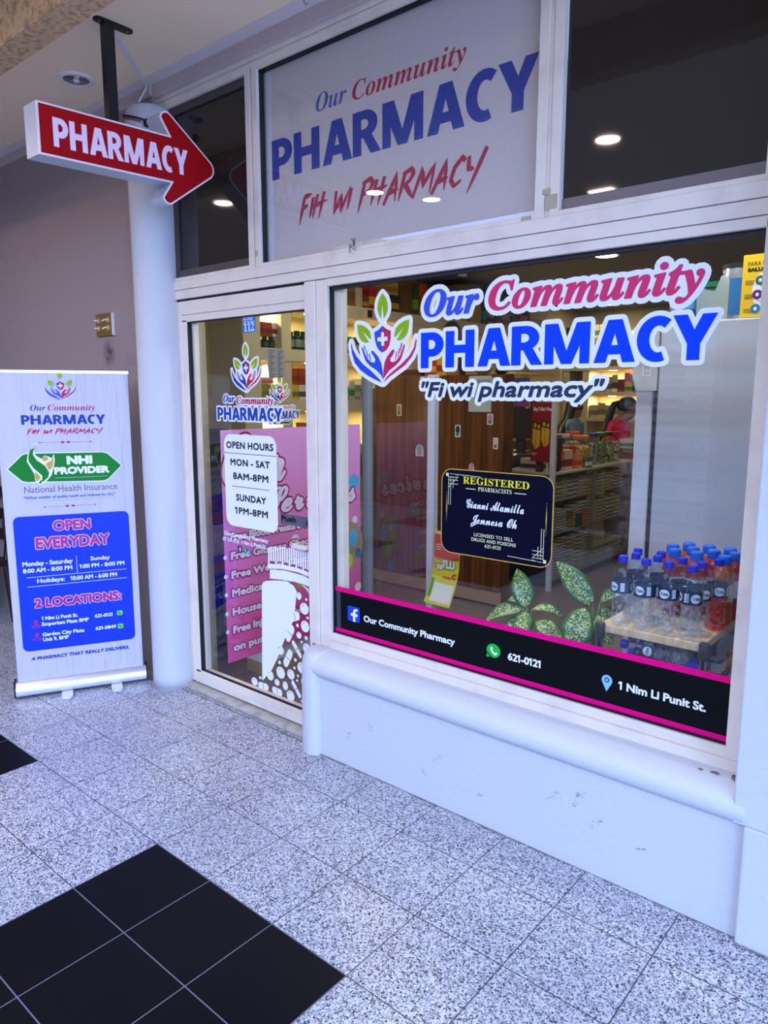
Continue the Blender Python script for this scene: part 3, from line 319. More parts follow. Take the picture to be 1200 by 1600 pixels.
heavy('C', [band(arc(44, 50, 44, 52, 52, 292, 24), arc(46, 50, 19, 30, 52, 292, 24))], 74)
heavy('Y', [[(0, 100), (29, 100), (57, 38), (32, 34)], [(88, 100), (59, 100), (31, 38), (56, 34)], R(31, 57, 0, 42)], 88)
BR = {'F': (62, [[(18, 98), (4, -14)], [(14, 92), (62, 98)], [(12, 52), (46, 58)]]), 'I': (20, [[(14, 84), (6, 6)]]),
      'H': (78, [[(20, 92), (4, 2)], [(60, 96), (46, -2)], [(-4, 48), (84, 62)]]), 'W': (84, [[(6, 86), (12, 6), (44, 66), (48, 4), (92, 92)]]),
      'P': (66, [[(18, 96), (2, -14)], [(4, 88), (46, 100), (66, 84), (50, 58), (10, 46)]]), 'A': (78, [[(0, -6), (50, 96), (60, 0)], [(10, 32), (70, 40)]]),
      'R': (76, [[(16, 92), (2, -4)], [(4, 86), (48, 98), (62, 80), (44, 58), (10, 46)], [(24, 50), (76, -2)]]), 'M': (96, [[(0, -4), (30, 92), (44, 30), (88, 96), (84, 0)]]),
      'C': (66, [[(62, 80), (46, 94), (16, 66), (8, 28), (28, 6), (60, 22)]]), 'Y': (84, [[(10, 92), (18, 52), (44, 48)], [(86, 108), (30, -26)]])}
for ch, (adv, strokes) in BR.items():
    pts = []; fs = []; ed = []
    for S in strokes:
        P = [Vector(p) for p in S]
        Q = []
        for i in range(len(P) - 1):
            for k in range(3): Q.append(P[i].lerp(P[i + 1], k / 3))
        Q.append(P[-1]); n = len(Q); i0 = len(pts)
        for i, q in enumerate(Q):
            d = (Q[min(i + 1, n - 1)] - Q[max(i - 1, 0)]).normalized(); nn = Vector((-d.y, d.x)); wd = 8.3 * (0.75 + 0.45 * math.sin(PI * min(1, (i + 1) / n * 1.1)))
            if i == n - 1: wd = 2.0
            pts += [(q + nn * wd) / 100, (q - nn * wd) / 100]
        for i in range(n - 1): a = i0 + 2 * i; fs.append((a, a + 1, a + 3, a + 2)); ed += [(a, a + 2), (a + 1, a + 3)]
    FONT['br'][ch] = (pts, fs, ed, adv / 100)
SPC = {'bf': 0.3, 'it': 0.18, 'sb': 0.3, 'sc': 0.42, 'ph': 0.3, 'br': 0.42}
CAP = {'bf': 'H', 'it': 'C', 'sb': 'H', 'sc': 'J', 'ph': None, 'br': None}
def txt(mb, F, st, s, x0, x1, zb, H, off=0.001, bold=0.0, shear=0.0, ol=None, olm=None, oloff=0.0005, fill=True, track=0.0, edge_square=True):
    """set the string s between x0 and x1 on the baseline zb with cap height H; ol = width of an outline under it"""
    V = []; Fs = []; Es = []; x = 0.0
    cap = 1.0 if CAP[st] is None else max(p.y for p in FONT[st][CAP[st]][0])
    for ch in s:
        if ch == ' ': x += SPC[st] * cap * 1.25 + track; continue
        pts, fs, ed, adv = FONT[st][ch]; i0 = len(V)
        V += [Vector((p.x + x + p.y * shear, p.y)) for p in pts]; Fs += [tuple(i0 + k for k in f) for f in fs]; Es += [(i0 + a, i0 + b) for a, b in ed]
        x += adv + track
    mn = min(p.x for p in V); mx = max(p.x for p in V)
    x0 += bold; x1 -= bold; H -= 2 * bold; zb += bold
    V = [Vector((x0 + (p.x - mn) / (mx - mn) * (x1 - x0), zb + p.y / cap * H)) for p in V]
    edges = [(V[a], V[b]) for a, b in Es]
    cm = mb.cur
    if ol:
        mb.use(olm); mb.ribbon(F, edges, ol + bold, oloff, square=False)
        for i, f in enumerate(Fs): mb.face([F(V[k].x, V[k].y, oloff + .00021 + (i % 40) * 2e-6) for k in f])
        mb.cur = cm
    if fill:
        for i, f in enumerate(Fs):
            pv = [V[k] for k in f]
            a = sum(pv[i].x * pv[(i + 1) % len(pv)].y - pv[(i + 1) % len(pv)].x * pv[i].y for i in range(len(pv)))
            if a < 0: pv = pv[::-1]
            mb.face([F(p.x, p.y, off + (i % 40) * 2e-6) for p in pv])
        if bold: mb.ribbon(F, edges, bold, off + 0.0001, square=False)
    return V, Fs, edges
def logo(F, x, z, h, parent, off, white=True, wm=None, cb=None, cp=None, cg=None, band_w=0.045):
    """two hands, a shield with a cross and three leaves; x, z = the bottom tip"""
    T = lambda c: [(x + c[i] / 1000 * h, z + c[i + 1] / 1000 * h) for i in range(0, len(c), 2)]
    if white:
        b = Mb().use(wm)
        for k in ('leaf', 'blue', 'pink'):
            for c in LOGO[k]:
                P = [Vector(p) for p in T(c)]; b.ribbon(F, [(P[i], P[(i + 1) % len(P)]) for i in range(len(P))], band_w * h, off, square=False)
                b.poly(F, T(c), off + .00022)
        b.poly(F, T(LOGO['fill'][0]), off + .00024); lf, bl_, pk_ = T(LOGO['leaf'][0]), T(LOGO['blue'][0]), T(LOGO['pink'][0]); b.poly(F, [lf[2], bl_[-1], pk_[1], lf[0]], off + .00026); b.build('backing', parent)
    for nm, k, m in (('leaves', 'leaf', cg), ('blue_hand', 'blue', cb), ('pink_hand', 'pink', cp)):
        b = Mb().use(m)
        for c in LOGO[k]: b.poly(F, T(c), off + 0.0006)
        b.build(nm, parent)
    Mb().use(wm).poly(F, T(LOGO['cross'][0]), off + 0.0012).build('cross', parent)

# ------------------------------------------------------------------ the setting
def granite():
    m = mat('granite_floor', 'b8b8bc', rough=0.22); g = NG(m); P, X = g.pos()
    b = m.node_tree.nodes['Principled BSDF']
    def vor(sc):
        n = m.node_tree.nodes.new('ShaderNodeTexVoronoi'); n.inputs['Scale'].default_value = sc; g.inp(n.inputs['Vector'], P)
        x = m.node_tree.nodes.new('ShaderNodeSeparateColor'); m.node_tree.links.new(n.outputs['Color'], x.inputs[0]); return x.outputs
    v1 = vor(200); v2 = vor(320); n3 = g.noise(P, 2.2, 3)
    c = g.mix(g.ramp(v1[0], 0.05, 0.75), hx('55535c'), hx('d2d0d3'))
    c = g.mix(g.math('MULTIPLY', g.ramp(v2[1], 0.3, 0.9), 0.5), c, hx('c9c7cc'))
    c = g.mix(g.math('GREATER_THAN', v2[0], 0.88), c, hx('34323a'))
    c = g.mix(g.math('GREATER_THAN', v1[2], 0.93), c, hx('2a282e'))
    c = g.mix(g.math('MULTIPLY', g.ramp(n3, 0.4, 0.75), 0.25), c, hx('8d8f9c'))
    u = g.math('DIVIDE', g.math('ADD', X[0], 2.157 + 31 * 1.0), 0.3085); v = g.math('DIVIDE', g.math('ADD', X[1], 31 * 1.0 - 1.29), 0.31)
    v = g.math('DIVIDE', g.math('SUBTRACT', X[1], 1.292 - 31.0), 0.31)
    u = g.math('DIVIDE', g.math('SUBTRACT', X[0], -2.160 - 30.85), 0.3085)
    fu = g.math('FRACT', u); fv = g.math('FRACT', v)
    du = g.math('MINIMUM', fu, g.math('SUBTRACT', 1.0, fu)); dv = g.math('MINIMUM', fv, g.math('SUBTRACT', 1.0, fv))
    line = g.math('LESS_THAN', g.math('MINIMUM', du, dv), 0.006)
    # squares of three by three black tiles in every second bay
    k = g.math('FLOORED_MODULO', g.math('FLOOR', u), 6.0); kk = g.math('LESS_THAN', g.math('FLOORED_MODULO', g.math('SUBTRACT', k, 4.0), 6.0), 2.5)
    j = g.math('FLOORED_MODULO', g.math('SUBTRACT', g.math('FLOOR', v), 100.0), 6.0); jj = g.math('GREATER_THAN', j, 2.5)
    blk = g.math('MULTIPLY', kk, g.math('MULTIPLY', jj, g.math('LESS_THAN', X[1], 1.292)))
    nb = g.noise(P, 400, 2); bc = g.mix(g.ramp(nb, 0.62, 0.72), hx('08080b'), hx('141419'))
    c2 = g.mix(blk, g.mix(line, c, hx('3e3a40')), g.mix(line, bc, hx('6a6a74')))
    g.inp(b.inputs['Base Color'], c2)
    g.inp(b.inputs['Roughness'], g.math('ADD', 0.3, g.math('MULTIPLY', blk, 0.2)))
    g.inp(b.inputs['Specular IOR Level'], g.math('SUBTRACT', 0.45, g.math('MULTIPLY', blk, 0.33)))
    return m
def shopfloor():
    m = mat('shop_floor', '8a7a78', rough=0.35); g = NG(m); P, X = g.pos(); b = m.node_tree.nodes['Principled BSDF']
    fu = g.math('FRACT', g.math('DIVIDE', g.math('ADD', X[0], 40.1), 0.45)); fv = g.math('FRACT', g.math('DIVIDE', g.math('ADD', X[1], 40.1), 0.45))
    line = g.math('MAXIMUM', g.math('LESS_THAN', fu, 0.016), g.math('LESS_THAN', fv, 0.016))
    g.inp(b.inputs['Base Color'], g.mix(line, hx('6a5a58'), hx('221c1c'))); return m
def plaster(name, color, dirt=None, amount=0.5, lo=0.52, hi=0.75, sc=3.0):
    m = mat(name, color, rough=0.75, bump=(55, 0.35, 0.004)); g = NG(m); P, X = g.pos(); b = m.node_tree.nodes['Principled BSDF']
    if dirt:
        n = g.noise(P, sc, 6, 0.65); n2 = g.noise(P, 28, 4, 0.7)
        f = g.math('MULTIPLY', g.ramp(n, lo, hi), g.ramp(n2, 0.45, 0.65))
        g.inp(b.inputs['Base Color'], g.mix(g.math('MULTIPLY', f, amount), hx(color), hx(dirt)))
    return m
M_wall = plaster('painted_wall', '9c8b86', '6a605c', 0.4)
M_low = plaster('painted_low_wall', 'cbc9ca', 'a4aac0', 0.45, .58, .8, 2.0)
M_ceil = mat('ceiling_paint', 'ffe2bc', rough=0.8, bump=(30, 0.1, 0.003))
M_fascia = mat('fascia_paint', 'c4b0a8', rough=0.7)
M_beam = mat('stucco_beam', 'dcb080', rough=0.9, bump=(70, 0.9, 0.012), noise=(40, 'a8835f', 0.45, 0.65))
M_alu = mat('white_aluminium', 'eadac8', rough=0.4, spec=0.4, noise=(7, 'd4c4b6', 0.5, 0.8))
M_gask = mat('black_gasket', '0c0c10', rough=0.6)
M_dark = mat('dark_opposite_wall', '4a4236', rough=0.85)
M_inwall = mat('cream_shop_wall', 'b4aa82', rough=0.8)
M_shopceil = mat('shop_ceiling_paint', '7c7456', rough=0.8)
M_glass = glassmat('clear_glass', (0.96, 0.97, 0.96), 1.55)
M_pane2 = glassmat('partition_glass', (0.95, 0.97, 0.95), 1.9)
def struct(mb, name, bevel=0, smooth=False, parent=None):
    o = mb.build(name, parent, smooth=smooth, bevel=bevel)
    if not parent: o['kind'] = 'structure'
    return o
b = Mb().use(granite()); b.box(-9.5, 4.2, -3.6, 2.3, -0.12, 0.0); struct(b, 'floor')
b = Mb().use(mat('street_paving', '9a9aa0', rough=0.8)); b.box(4.2, 16, -12, 8, -0.2, -0.06); struct(b, 'street_ground')
b = Mb().use(shopfloor()); b.box(-4.8, 1.5, 2.3, 9.7, -0.1, 0.0); struct(b, 'floor_shop')
b = Mb().use(M_ceil); b.box(-9.5, 4.2, -1.1, 2.4, 3.09, 3.3); b.box(-9.5, -5.5, -3.6, -1.1, 3.09, 3.3); struct(b, 'ceiling')  # second slab is unseen, added to shade the far left of the floor
b = Mb().use(M_beam); b.box(-9.5, 4.2, 1.36, 1.472, 2.9, 3.09); struct(b, 'ceiling_beam')
b = Mb().use(M_wall); b.box(-9.5, -3.36, 2.2, 2.4, 0.0, 3.09); struct(b, 'wall_left')
b = Mb().use(M_dark); b.box(-9.7, 4.2, -3.8, -3.6, 0.0, 3.3); struct(b, 'wall_opposite')
b = Mb().use(M_dark); b.box(-9.7, -9.5, -3.6, 2.4, 0.0, 3.09); struct(b, 'wall_end')
b = Mb().use(M_fascia); b.box(-3.36, -0.487, 2.198, 2.35, 3.022, 3.09); b.box(-9.5, -3.36, 2.188, 2.2, 3.03, 3.09); struct(b, 'trim_fascia', bevel=0.003)
b = Mb().use(mat('ceiling_tape', 'e0d2cc', rough=0.7)); b.box(-9.5, -0.4, 2.135, 2.2, 3.083, 3.0895); struct(b, 'trim_ceiling')
# pier and wall to the right of the window
b = Mb().use(M_low); b.box(-0.487, 3.9, 2.115, 2.4, 0.37, 3.09); b.box(-0.455, 3.9, 2.115, 2.4, 0.0, 0.37); struct(b, 'wall_right', bevel=0.006)
# round column beside the door
b = Mb().use(M_low); b.lathe((-3.40, 2.2, 0), [(0.118, 0.0), (0.116, 0.06), (0.114, 0.6), (0.116, 1.5), (0.114, 2.3), (0.116, 2.9), (0.108, 2.965), (0.09, 2.98)], 36); struct(b, 'column', smooth=True)
# low wall under the window: recessed panel, rounded sill and rounded end post
b = Mb().use(M_low)
b.box(-2.20, -0.455, 2.14, 2.40, 0.0, 0.42)
prof = [(2.27, 0.468), (2.225, 0.466), (2.18, 0.462), (2.145, 0.452), (2.118, 0.432), (2.106, 0.41), (2.108, 0.388), (2.122, 0.37), (2.142, 0.36), (2.27, 0.36)]
n = len(prof); xs = [(-2.235, 0), (-0.455, 0)]
V = [(x, y, z) for x, _ in xs for y, z in prof]
b.mesh(V, [(k, (k + 1) % n, n + (k + 1) % n, n + k) for k in range(n)] + [tuple(range(n - 1, -1, -1)), tuple(range(n, 2 * n))])
post = [(-2.185, 2.15), (-2.188, 2.118), (-2.20, 2.106), (-2.225, 2.10), (-2.26, 2.106), (-2.29, 2.125), (-2.312, 2.16), (-2.32, 2.2), (-2.32, 2.36), (-2.19, 2.36)]
rows = [(0.0, 1.0), (0.05, 1.0), (0.3, 0.99), (0.40, 0.98), (0.435, 0.94), (0.455, 0.86), (0.466, 0.70)]
V = []; cx, cy = -2.235, 2.24
for z, k in rows: V += [(cx + (x - cx) * k, cy + (y - cy) * k, z) for x, y in post]
n = len(post); Fs = []
for j in range(len(rows) - 1): Fs += [(j * n + (k + 1) % n, j * n + k, (j + 1) * n + k, (j + 1) * n + (k + 1) % n) for k in range(n)]
Fs.append(tuple((len(rows) - 1) * n + k for k in range(n - 1, -1, -1))); b.mesh(V, Fs)
struct(b, 'wall_low', smooth='auto')
b = Mb().use(mat('sill_grime', '5a4a3e', rough=0.9, noise=(60, '8d8078', 0.4, 0.6)))
for x, y, rx, ry, s in ((-0.50, 2.20, 0.022, 0.03, 1), (-0.56, 2.19, 0.016, 0.01, 2), (-0.60, 2.185, 0.01, 0.007, 3)):
    rnd = random.Random(s); b.poly(plane((0, 0, 0.4655), (1, 0, 0), (0, 1, 0), (0, 0, 1)), [(x + rx * math.cos(k / 14 * 2 * PI) * rnd.uniform(.5, 1), y + ry * math.sin(k / 14 * 2 * PI) * rnd.uniform(.5, 1)) for k in range(14)], 0.0006)
struct(b, 'trim_sill_stain')
# scuffs on the low wall
b = Mb().use(mat('scuff', '93a4d0', rough=0.8)); FP = plane((0, 2.14, 0), (1, 0, 0), (0, 0, 1), (0, -1, 0))
rnd = random.Random(3)
for x, z, L, a in ((-1.06, .23, .07, 50), (-.98, .235, .05, 75), (-.965, .265, .03, 10), (-.9, .19, .05, 45), (-1.55, .2, .05, 40), (-1.62, .12, .04, 140), (-2.02, .14, .03, 60), (-1.9, .22, .03, 120), (-1.35, .12, .03, 30), (-.75, .16, .03, 20)):
    for k in range(7):
        d = Vector((math.cos(math.radians(a)), math.sin(math.radians(a)))); p = Vector((x, z)) + d * L * (k / 7 - .5) + Vector((rnd.uniform(-.006, .006), rnd.uniform(-.006, .006)))
        q = p + Vector((rnd.uniform(.004, .014), rnd.uniform(-.004, .008))); b.line(FP, p, q, 0.0025, 0.0006)
struct(b, 'trim_scuffs')
# dirt edge where the wall meets the floor
b = Mb().use(mat('floor_grime', '6a6258', rough=0.9, noise=(50, '8d8880', 0.4, 0.6))); FF = plane((0, 0, 0), (1, 0, 0), (0, 1, 0), (0, 0, 1))
rnd = random.Random(5)
for x0, x1, y, d in ((-2.19, -.455, 2.14, 1), (-.455, -.2, 2.115, 1), (-3.3, -2.33, 2.17, 1)):
    n = 60; P = [(x0 + (x1 - x0) * k / n, y - rnd.uniform(.002, .014)) for k in range(n + 1)]
    b.poly(FF, P + [(x1, y), (x0, y)], 0.0008)
struct(b, 'trim_floor_edge')
# ---- frames. the glass lies in the plane y = 2.26; the frame fronts at y = 2.235
GY = 2.262; FY = 2.235; BY = 2.30
FAC = plane((0, 2.260, 0), (1, 0, 0), (0, 0, 1), (0, -1, 0))
def frame(name, rects, parent, bevel=0.002, m=None):
    b = Mb().use(m or M_alu)
    for x0, x1, z0, z1, y0, y1 in rects: b.box(x0, x1, y0, y1, z0, z1)
    return b.build(name, parent, bevel=bevel)
def pane(name, x0, x1, z0, z1, parent, m, y=GY, t=0.006):
    b = Mb().use(m); b.box(x0, x1, y, y + t, z0, z1); return b.build(name, parent)
win = thing('window_1', None, None, (-1.38, 2.26, 0.47), kind='structure')
frame('frame', [(-2.34, -2.278, 0.463, 2.058, 2.228, BY), (-2.276, -2.212, 0.463, 2.058, FY, BY),
                (-2.212, -0.487, 0.463, 0.498, 2.228, BY), (-2.212, -0.54, 0.498, 0.532, FY + .006, BY), (-0.548, -0.487, 0.498, 2.058, FY, BY), (-2.212, -0.487, 2.03, 2.06, FY, BY),
                (-2.212, -2.165, 0.532, 2.03, 2.272, 2.31)], win)
frame('gasket', [(-2.212, -2.203, 0.532, 2.03, 2.252, 2.272), (-2.212, -0.548, 2.016, 2.03, 2.252, 2.272), (-2.212, -0.548, 0.53, 0.5375, 2.252, 2.268)], win, 0, M_gask)
pane('pane', -2.206, -0.546, 0.53, 2.02, win, M_glass)
head = [(-3.40, -0.487, 2.062, 2.105, FY - .004, BY), (-3.40, -0.487, 2.107, 2.150, FY - .008, BY)]
tr = thing('trim_transom', None, None, (-1.9, 2.26, 2.06), kind='structure'); frame('rail', head, tr)
frame('top_rail', [(-3.40, -0.487, 2.988, 3.006, FY - .004, BY), (-3.41, -0.487, 3.008, 3.03, FY - .014, BY), (-0.556, -0.487, 2.15, 2.99, FY, BY), (-3.40, -3.345, 2.15, 2.99, FY - .01, BY)], tr)
M_film = mat('dark_film_glass', '2b2522', rough=0.03, spec=0.5)
M_mesh = mat('dark_screen', '3a332f', rough=0.35, spec=0.3)
def transom(k, x0, x1, panem, mull):
    t = thing('window_%d' % k, None, None, ((x0 + x1) / 2, 2.26, 2.15), kind='structure')
    frame('frame', [(x0 - .035, x0, 2.15, 2.99, FY, BY), (x1, x1 + .035, 2.15, 2.99, FY, BY), (x0, x1, 2.15, 2.168, FY, BY), (x0, x1, 2.972, 2.99, FY, BY)], t)
    pane('pane', x0, x1, 2.165, 2.975, t, panem)
    return t
t2 = transom(2, -3.31, -2.705, M_film, None)
frame('inner_frame', [(-3.31, -3.27, 2.168, 2.972, 2.250, 2.262), (-3.27, -2.705, 2.168, 2.205, 2.250, 2.262), (-3.27, -2.705, 2.935, 2.972, 2.250, 2.262)], t2, 0.001, mat('brown_inner_frame', '4a413c', rough=0.4))
t3 = transom(3, -2.625, -1.252, M_glass, None)
frame('gasket', [(-2.625, -2.612, 2.168, 2.972, 2.25, 2.268), (-2.625, -1.252, 2.962, 2.972, 2.25, 2.268)], t3, 0, M_gask)
t4 = transom(4, -1.165, -0.56, M_film, None)
frame('bottom_strip', [(-1.165, -0.56, 2.168, 2.205, 2.256, 2.262)], t4, 0, mat('grey_strip', '6e5f5e', rough=0.4))
b = Mb().use(M_alu); b.box(-1.252 + .035, -1.2, FY + .006, BY, 2.15, 2.99); b.box(-2.67, -2.66, FY + .008, BY, 2.15, 2.99); b.build('mullion', tr, bevel=.002)
b = Mb().use(mat('bulkhead_dark', '1c1a18', rough=0.9)); b.box(-3.35, -0.487, 2.36, 2.45, 2.35, 3.09); struct(b, 'wall_bulkhead')
tape = mat('old_tape', 'b9a98a', rough=0.6)
b = Mb().use(tape)
for x0, x1, z0, z1 in ((-1.215, -1.17, 2.175, 2.22), (-1.225, -1.195, 2.222, 2.24), (-1.3, -1.262, 2.154, 2.166), (-2.66, -2.64, 2.2, 2.225)): b.rect(plane((0, FY, 0), (1, 0, 0), (0, 0, 1), (0, -1, 0)), x0, x1, z0, z1, 0.0008)
b.build('tape', tr)
gc = thing('plant_clip', 'small dried green sprig caught on the frame under the large transom sign', 'sprig', (-2.05, 2.23, 2.16))
b = Mb().use(mat('dry_sprig', '3d5a2c', rough=0.8))
for k in range(7): b.tube([(-2.05, 2.232, 2.175), (-2.05 + rnd.uniform(-.02, .02), 2.225, 2.16 + rnd.uniform(-.012, .05)), (-2.05 + rnd.uniform(-.03, .03), 2.222, 2.15 + rnd.uniform(-.012, .07))], 0.0015, 4)
b.build('stems', gc)
# door
dr = thing('door_1', None, None, (-2.84, 2.26, 0), kind='structure')
frame('jamb', [(-3.372, -3.352, 0.0, 2.062, FY - .006, BY), (-3.350, -3.338, 0.0, 2.062, FY - .012, BY)], dr)
frame('leaf', [(-3.334, -3.262, 0.03, 2.05, FY + .004, BY), (-3.262, -3.222, 0.085, 1.96, FY + .012, BY), (-2.358, -2.342, 0.03, 2.05, FY + .012, BY), (-3.262, -2.342, 1.985, 2.05, FY + .004, BY), (-3.262, -2.342, 1.95, 1.985, FY + .012, BY), (-3.262, -2.342, 0.03, 0.075, FY + .002, BY), (-3.262, -2.342, 0.075, 0.098, FY + .012, BY)], dr)
frame('gasket', [(-3.222, -3.214, 0.095, 1.955, 2.25, 2.27), (-3.222, -2.358, 1.944, 1.952, 2.25, 2.27), (-3.262, -2.35, 0.096, 0.101, 2.25, 2.268), (-3.338, -3.334, 0.03, 2.05, FY + .012, BY), (-3.338, -2.342, 2.05, 2.062, FY + .012, BY), (-3.334, -2.342, 0.02, 0.03, FY + .01, BY)], dr, 0, M_gask)
frame('inner_stop', [(-3.214, -3.196, 0.1, 1.944, 2.272, 2.3)], dr)
pane('pane', -3.24, -2.35, 0.09, 1.96, dr, M_glass)
b = Mb().use(M_alu); b.box(-2.44, -2.35, 2.215, 2.225, 0.892, 0.914); b.box(-2.36, -2.35, 2.215, 2.26, 0.892, 0.914); b.box(-2.44, -2.43, 2.215, 2.26, 0.892, 0.914); b.build('door_handle', dr, bevel=.003)
b = Mb().use(mat('concrete_step', 'b4ac9e', rough=0.9, noise=(25, '9c948a', .45, .65), bump=(60, .4, .004))); b.box(-3.36, -2.31, 2.185, 2.42, 0.0, 0.022); struct(b, 'trim_threshold', bevel=.006)
# shop shell
b = Mb().use(M_inwall); b.box(-4.85, -4.65, 2.4, 9.8, 0, 2.9); struct(b, 'wall_shop_left')
b = Mb().use(M_inwall); b.box(-4.85, 1.6, 9.65, 9.85, 0, 2.9); struct(b, 'wall_shop_back')
b = Mb().use(M_inwall); b.box(1.4, 1.6, 2.4, 9.7, 0, 2.9); struct(b, 'wall_shop_right')
b = Mb().use(M_shopceil); b.box(-4.85, 1.6, 2.38, 9.8, 2.72, 2.9); struct(b, 'ceiling_shop')
b = Mb().use(M_inwall); b.box(-4.65, -3.36, 2.4, 2.46, 0, 2.72); struct(b, 'wall_shop_front')

# ------------------------------------------------------------------ printed colours
V_white = mat('vinyl_white', 'f0f0f4', rough=0.5, spec=.25)
V_blue = mat('vinyl_blue', '0a48e6', rough=0.5, spec=0.25); V_pink = mat('vinyl_magenta', 'd80058', rough=0.45)
V_green = mat('vinyl_green', '93b500', rough=0.5, spec=0.25); V_navy = mat('vinyl_navy', '0a2540', rough=0.45)
V_black = mat('vinyl_black', '030507', rough=0.5, spec=.15); V_mag = mat('vinyl_hot_pink', 'e80076', rough=0.5, spec=.15)
V_dkblue = mat('vinyl_dark_blue', '1a3fa0', rough=0.5, spec=0.25); V_dkpink = mat('vinyl_crimson', 'b8103c', rough=0.45)
# ------------------------------------------------------------------ arrow sign
sg = thing('hanging_sign', 'red arrow sign reading PHARMACY hanging from the ceiling on a black post', 'sign', (-2.97, 1.75, 3.09))
SF = plane((-2.92, 0, 0), (0, 1, 0), (0, 0, 1), (1, 0, 0))
def bump(cy, cz, r, a0, a1): return arc(cy, cz, r, r, a0, a1, 8)
AR = [(1.404, 2.492), (1.984, 2.508)] + bump(1.972, 2.447, 0.033, 190, 300)[0:8] + arc(2.172, 2.606, .045, .045, -48, 48, 6) + bump(1.974, 2.766, 0.033, 52, 178) + [(1.984, 2.702), (1.404, 2.683)]
def inset(P, d):
    n = len(P); Q = []
    for i in range(n):
        a, p, c = (Vector(P[(i + k) % n]) for k in (-1, 0, 1)); u = (p - a).normalized(); v = (c - p).normalized()
        n1 = Vector((-u.y, u.x)); n2 = Vector((-v.y, v.x)); m = (n1 + n2); m = m / max(0.35, m.length_squared / 2)
        Q.append(tuple(p + m * d))
    return Q
b = Mb().use(mat('sign_box_white', 'b8bcc4', rough=0.4)); b.slab(SF, AR, -0.1, -0.003); b.build('sign_box', sg)
b = Mb().use(mat('sign_trim', 'f2e6e2', rough=0.3)); b.slab(SF, AR, -0.002, 0.004)
P = [Vector(p) for p in AR]; b.build('trim_cap', sg)
b = Mb().use(mat('sign_red', 'a40008', rough=0.5, spec=.2)); b.slab(SF, inset(AR, 0.007), 0.0045, 0.0052); b.build('sign_face', sg)
b = Mb().use(mat('sign_letter', 'f4d6e2', rough=0.4))
FS = lambda x, y, off=0.0: SF(x, y + (x - 1.46) * 0.036, off)
txt(b, FS, 'ph', 'PHARMACY', 1.462, 2.075, 2.532, 0.107, 0.0062); b.build('lettering', sg)
b = Mb().use(mat('black_steel', '121216', rough=0.4)); b.box(-2.988, -2.952, 1.725, 1.768, 2.69, 3.085); b.build('post', sg)
b = Mb().use(mat('black_steel')); b.slab(plane((-2.97, 0, 3.09), (0, 1, 0), (1, 0, 0), (0, 0, -1)), rr(1.69, 1.86, -.022, .022, .02), 0.0, 0.008); b.build('ceiling_plate', sg)
for y in (1.715, 1.835):
    b = Mb().use(mat('screw_steel', 'a0a0a4', rough=0.3, metal=1)); b.lathe((-2.97, y, 3.079), [(0.006, 0), (0.006, 0.003)], 10); b.build('screw', sg)
# ceiling things
dl = thing('downlight', 'round recessed ceiling downlight, unlit, left of the sign post', 'ceiling light', (-3.587, 1.932, 3.09))
b = Mb().use(mat('downlight_rim', 'e8e4e2', rough=0.4)); b.lathe((-3.587, 1.932, 3.078), [(0.060, 0.012), (0.082, 0.012), (0.080, 0.003), (0.066, 0.0), (0.060, 0.004), (0.060, 0.012)], 40, caps=False); b.build('rim', dl, smooth='auto')
b = Mb().use(mat('downlight_reflector', '9a9088', rough=0.25, metal=0.8)); b.lathe((-3.587, 1.932, 3.082), [(0.060, 0.0), (0.058, 0.001), (0.035, 0.0055), (0.0, 0.006)], 32); b.build('reflector', dl, smooth=True)
b = Mb().use(mat('lamp_bulb', 'd8d4cc', rough=0.2)); b.lathe((-3.587, 1.932, 3.070), [(0.0, 0.0), (0.012, 0.002), (0.017, 0.009), (0.014, 0.018)], 16); b.build('bulb', dl, smooth=True)
cn = thing('cable_conduit', 'thin white cable conduit running across the ceiling to the column top', 'conduit', (-3.02, 1.82, 3.09))
b = Mb().use(mat('conduit_white', 'e2d8d4', rough=0.5))
d = Vector((-0.377, 0.396, 0)).normalized(); nn = Vector((-d.y, d.x, 0)); p0 = Vector((-3.019, 1.80, 3.079)); p1 = Vector((-3.385, 2.185, 3.079))
b.mesh([p + nn * s + Vector((0, 0, h)) for p in (p0, p1) for s in (-.009, .009) for h in (0, .011)], [(0, 1, 3, 2), (4, 6, 7, 5), (0, 2, 6, 4), (1, 5, 7, 3), (0, 4, 5, 1), (2, 3, 7, 6)])
b.tube([(-3.39, 2.19, 3.08), (-3.395, 2.175, 3.05), (-3.39, 2.14, 2.995)], 0.005, 6); b.build('conduit', cn)
hk = thing('ceiling_hook', 'small bent wire hook hanging from the ceiling behind the arrow sign', 'hook', (-3.6, 2.12, 3.09))
b = Mb().use(mat('hook_wire', '8a8680', rough=0.5, metal=0.6)); b.tube([(-3.62, 2.14, 3.09), (-3.62, 2.14, 3.05), (-3.61, 2.135, 3.035), (-3.595, 2.13, 3.04), (-3.592, 2.13, 3.055)], 0.0022, 6); b.build('hook', hk)
hk2 = thing('ceiling_hook', 'bent wire hook hanging from the ceiling above the large transom sign', 'hook', (-2.2, 2.1, 3.09))
b = Mb().use(mat('hook_wire')); b.tube([(-2.2, 2.12, 3.09), (-2.2, 2.12, 3.06), (-2.19, 2.12, 3.045), (-2.18, 2.12, 3.05)], 0.002, 6); b.build('hook', hk2)
wr = thing('loose_wire', 'black and red wires with black tape wrapped around the column top', 'wire', (-3.4, 2.1, 2.93))
b = Mb().use(mat('wire_black', '15151a', rough=0.5)); b.tube([(-3.40 + .122 * math.cos(a), 2.2 + .122 * math.sin(a), 2.955 - .035 * (a + 2.6)) for a in [-2.9 + .2 * k for k in range(12)]], 0.005, 6)
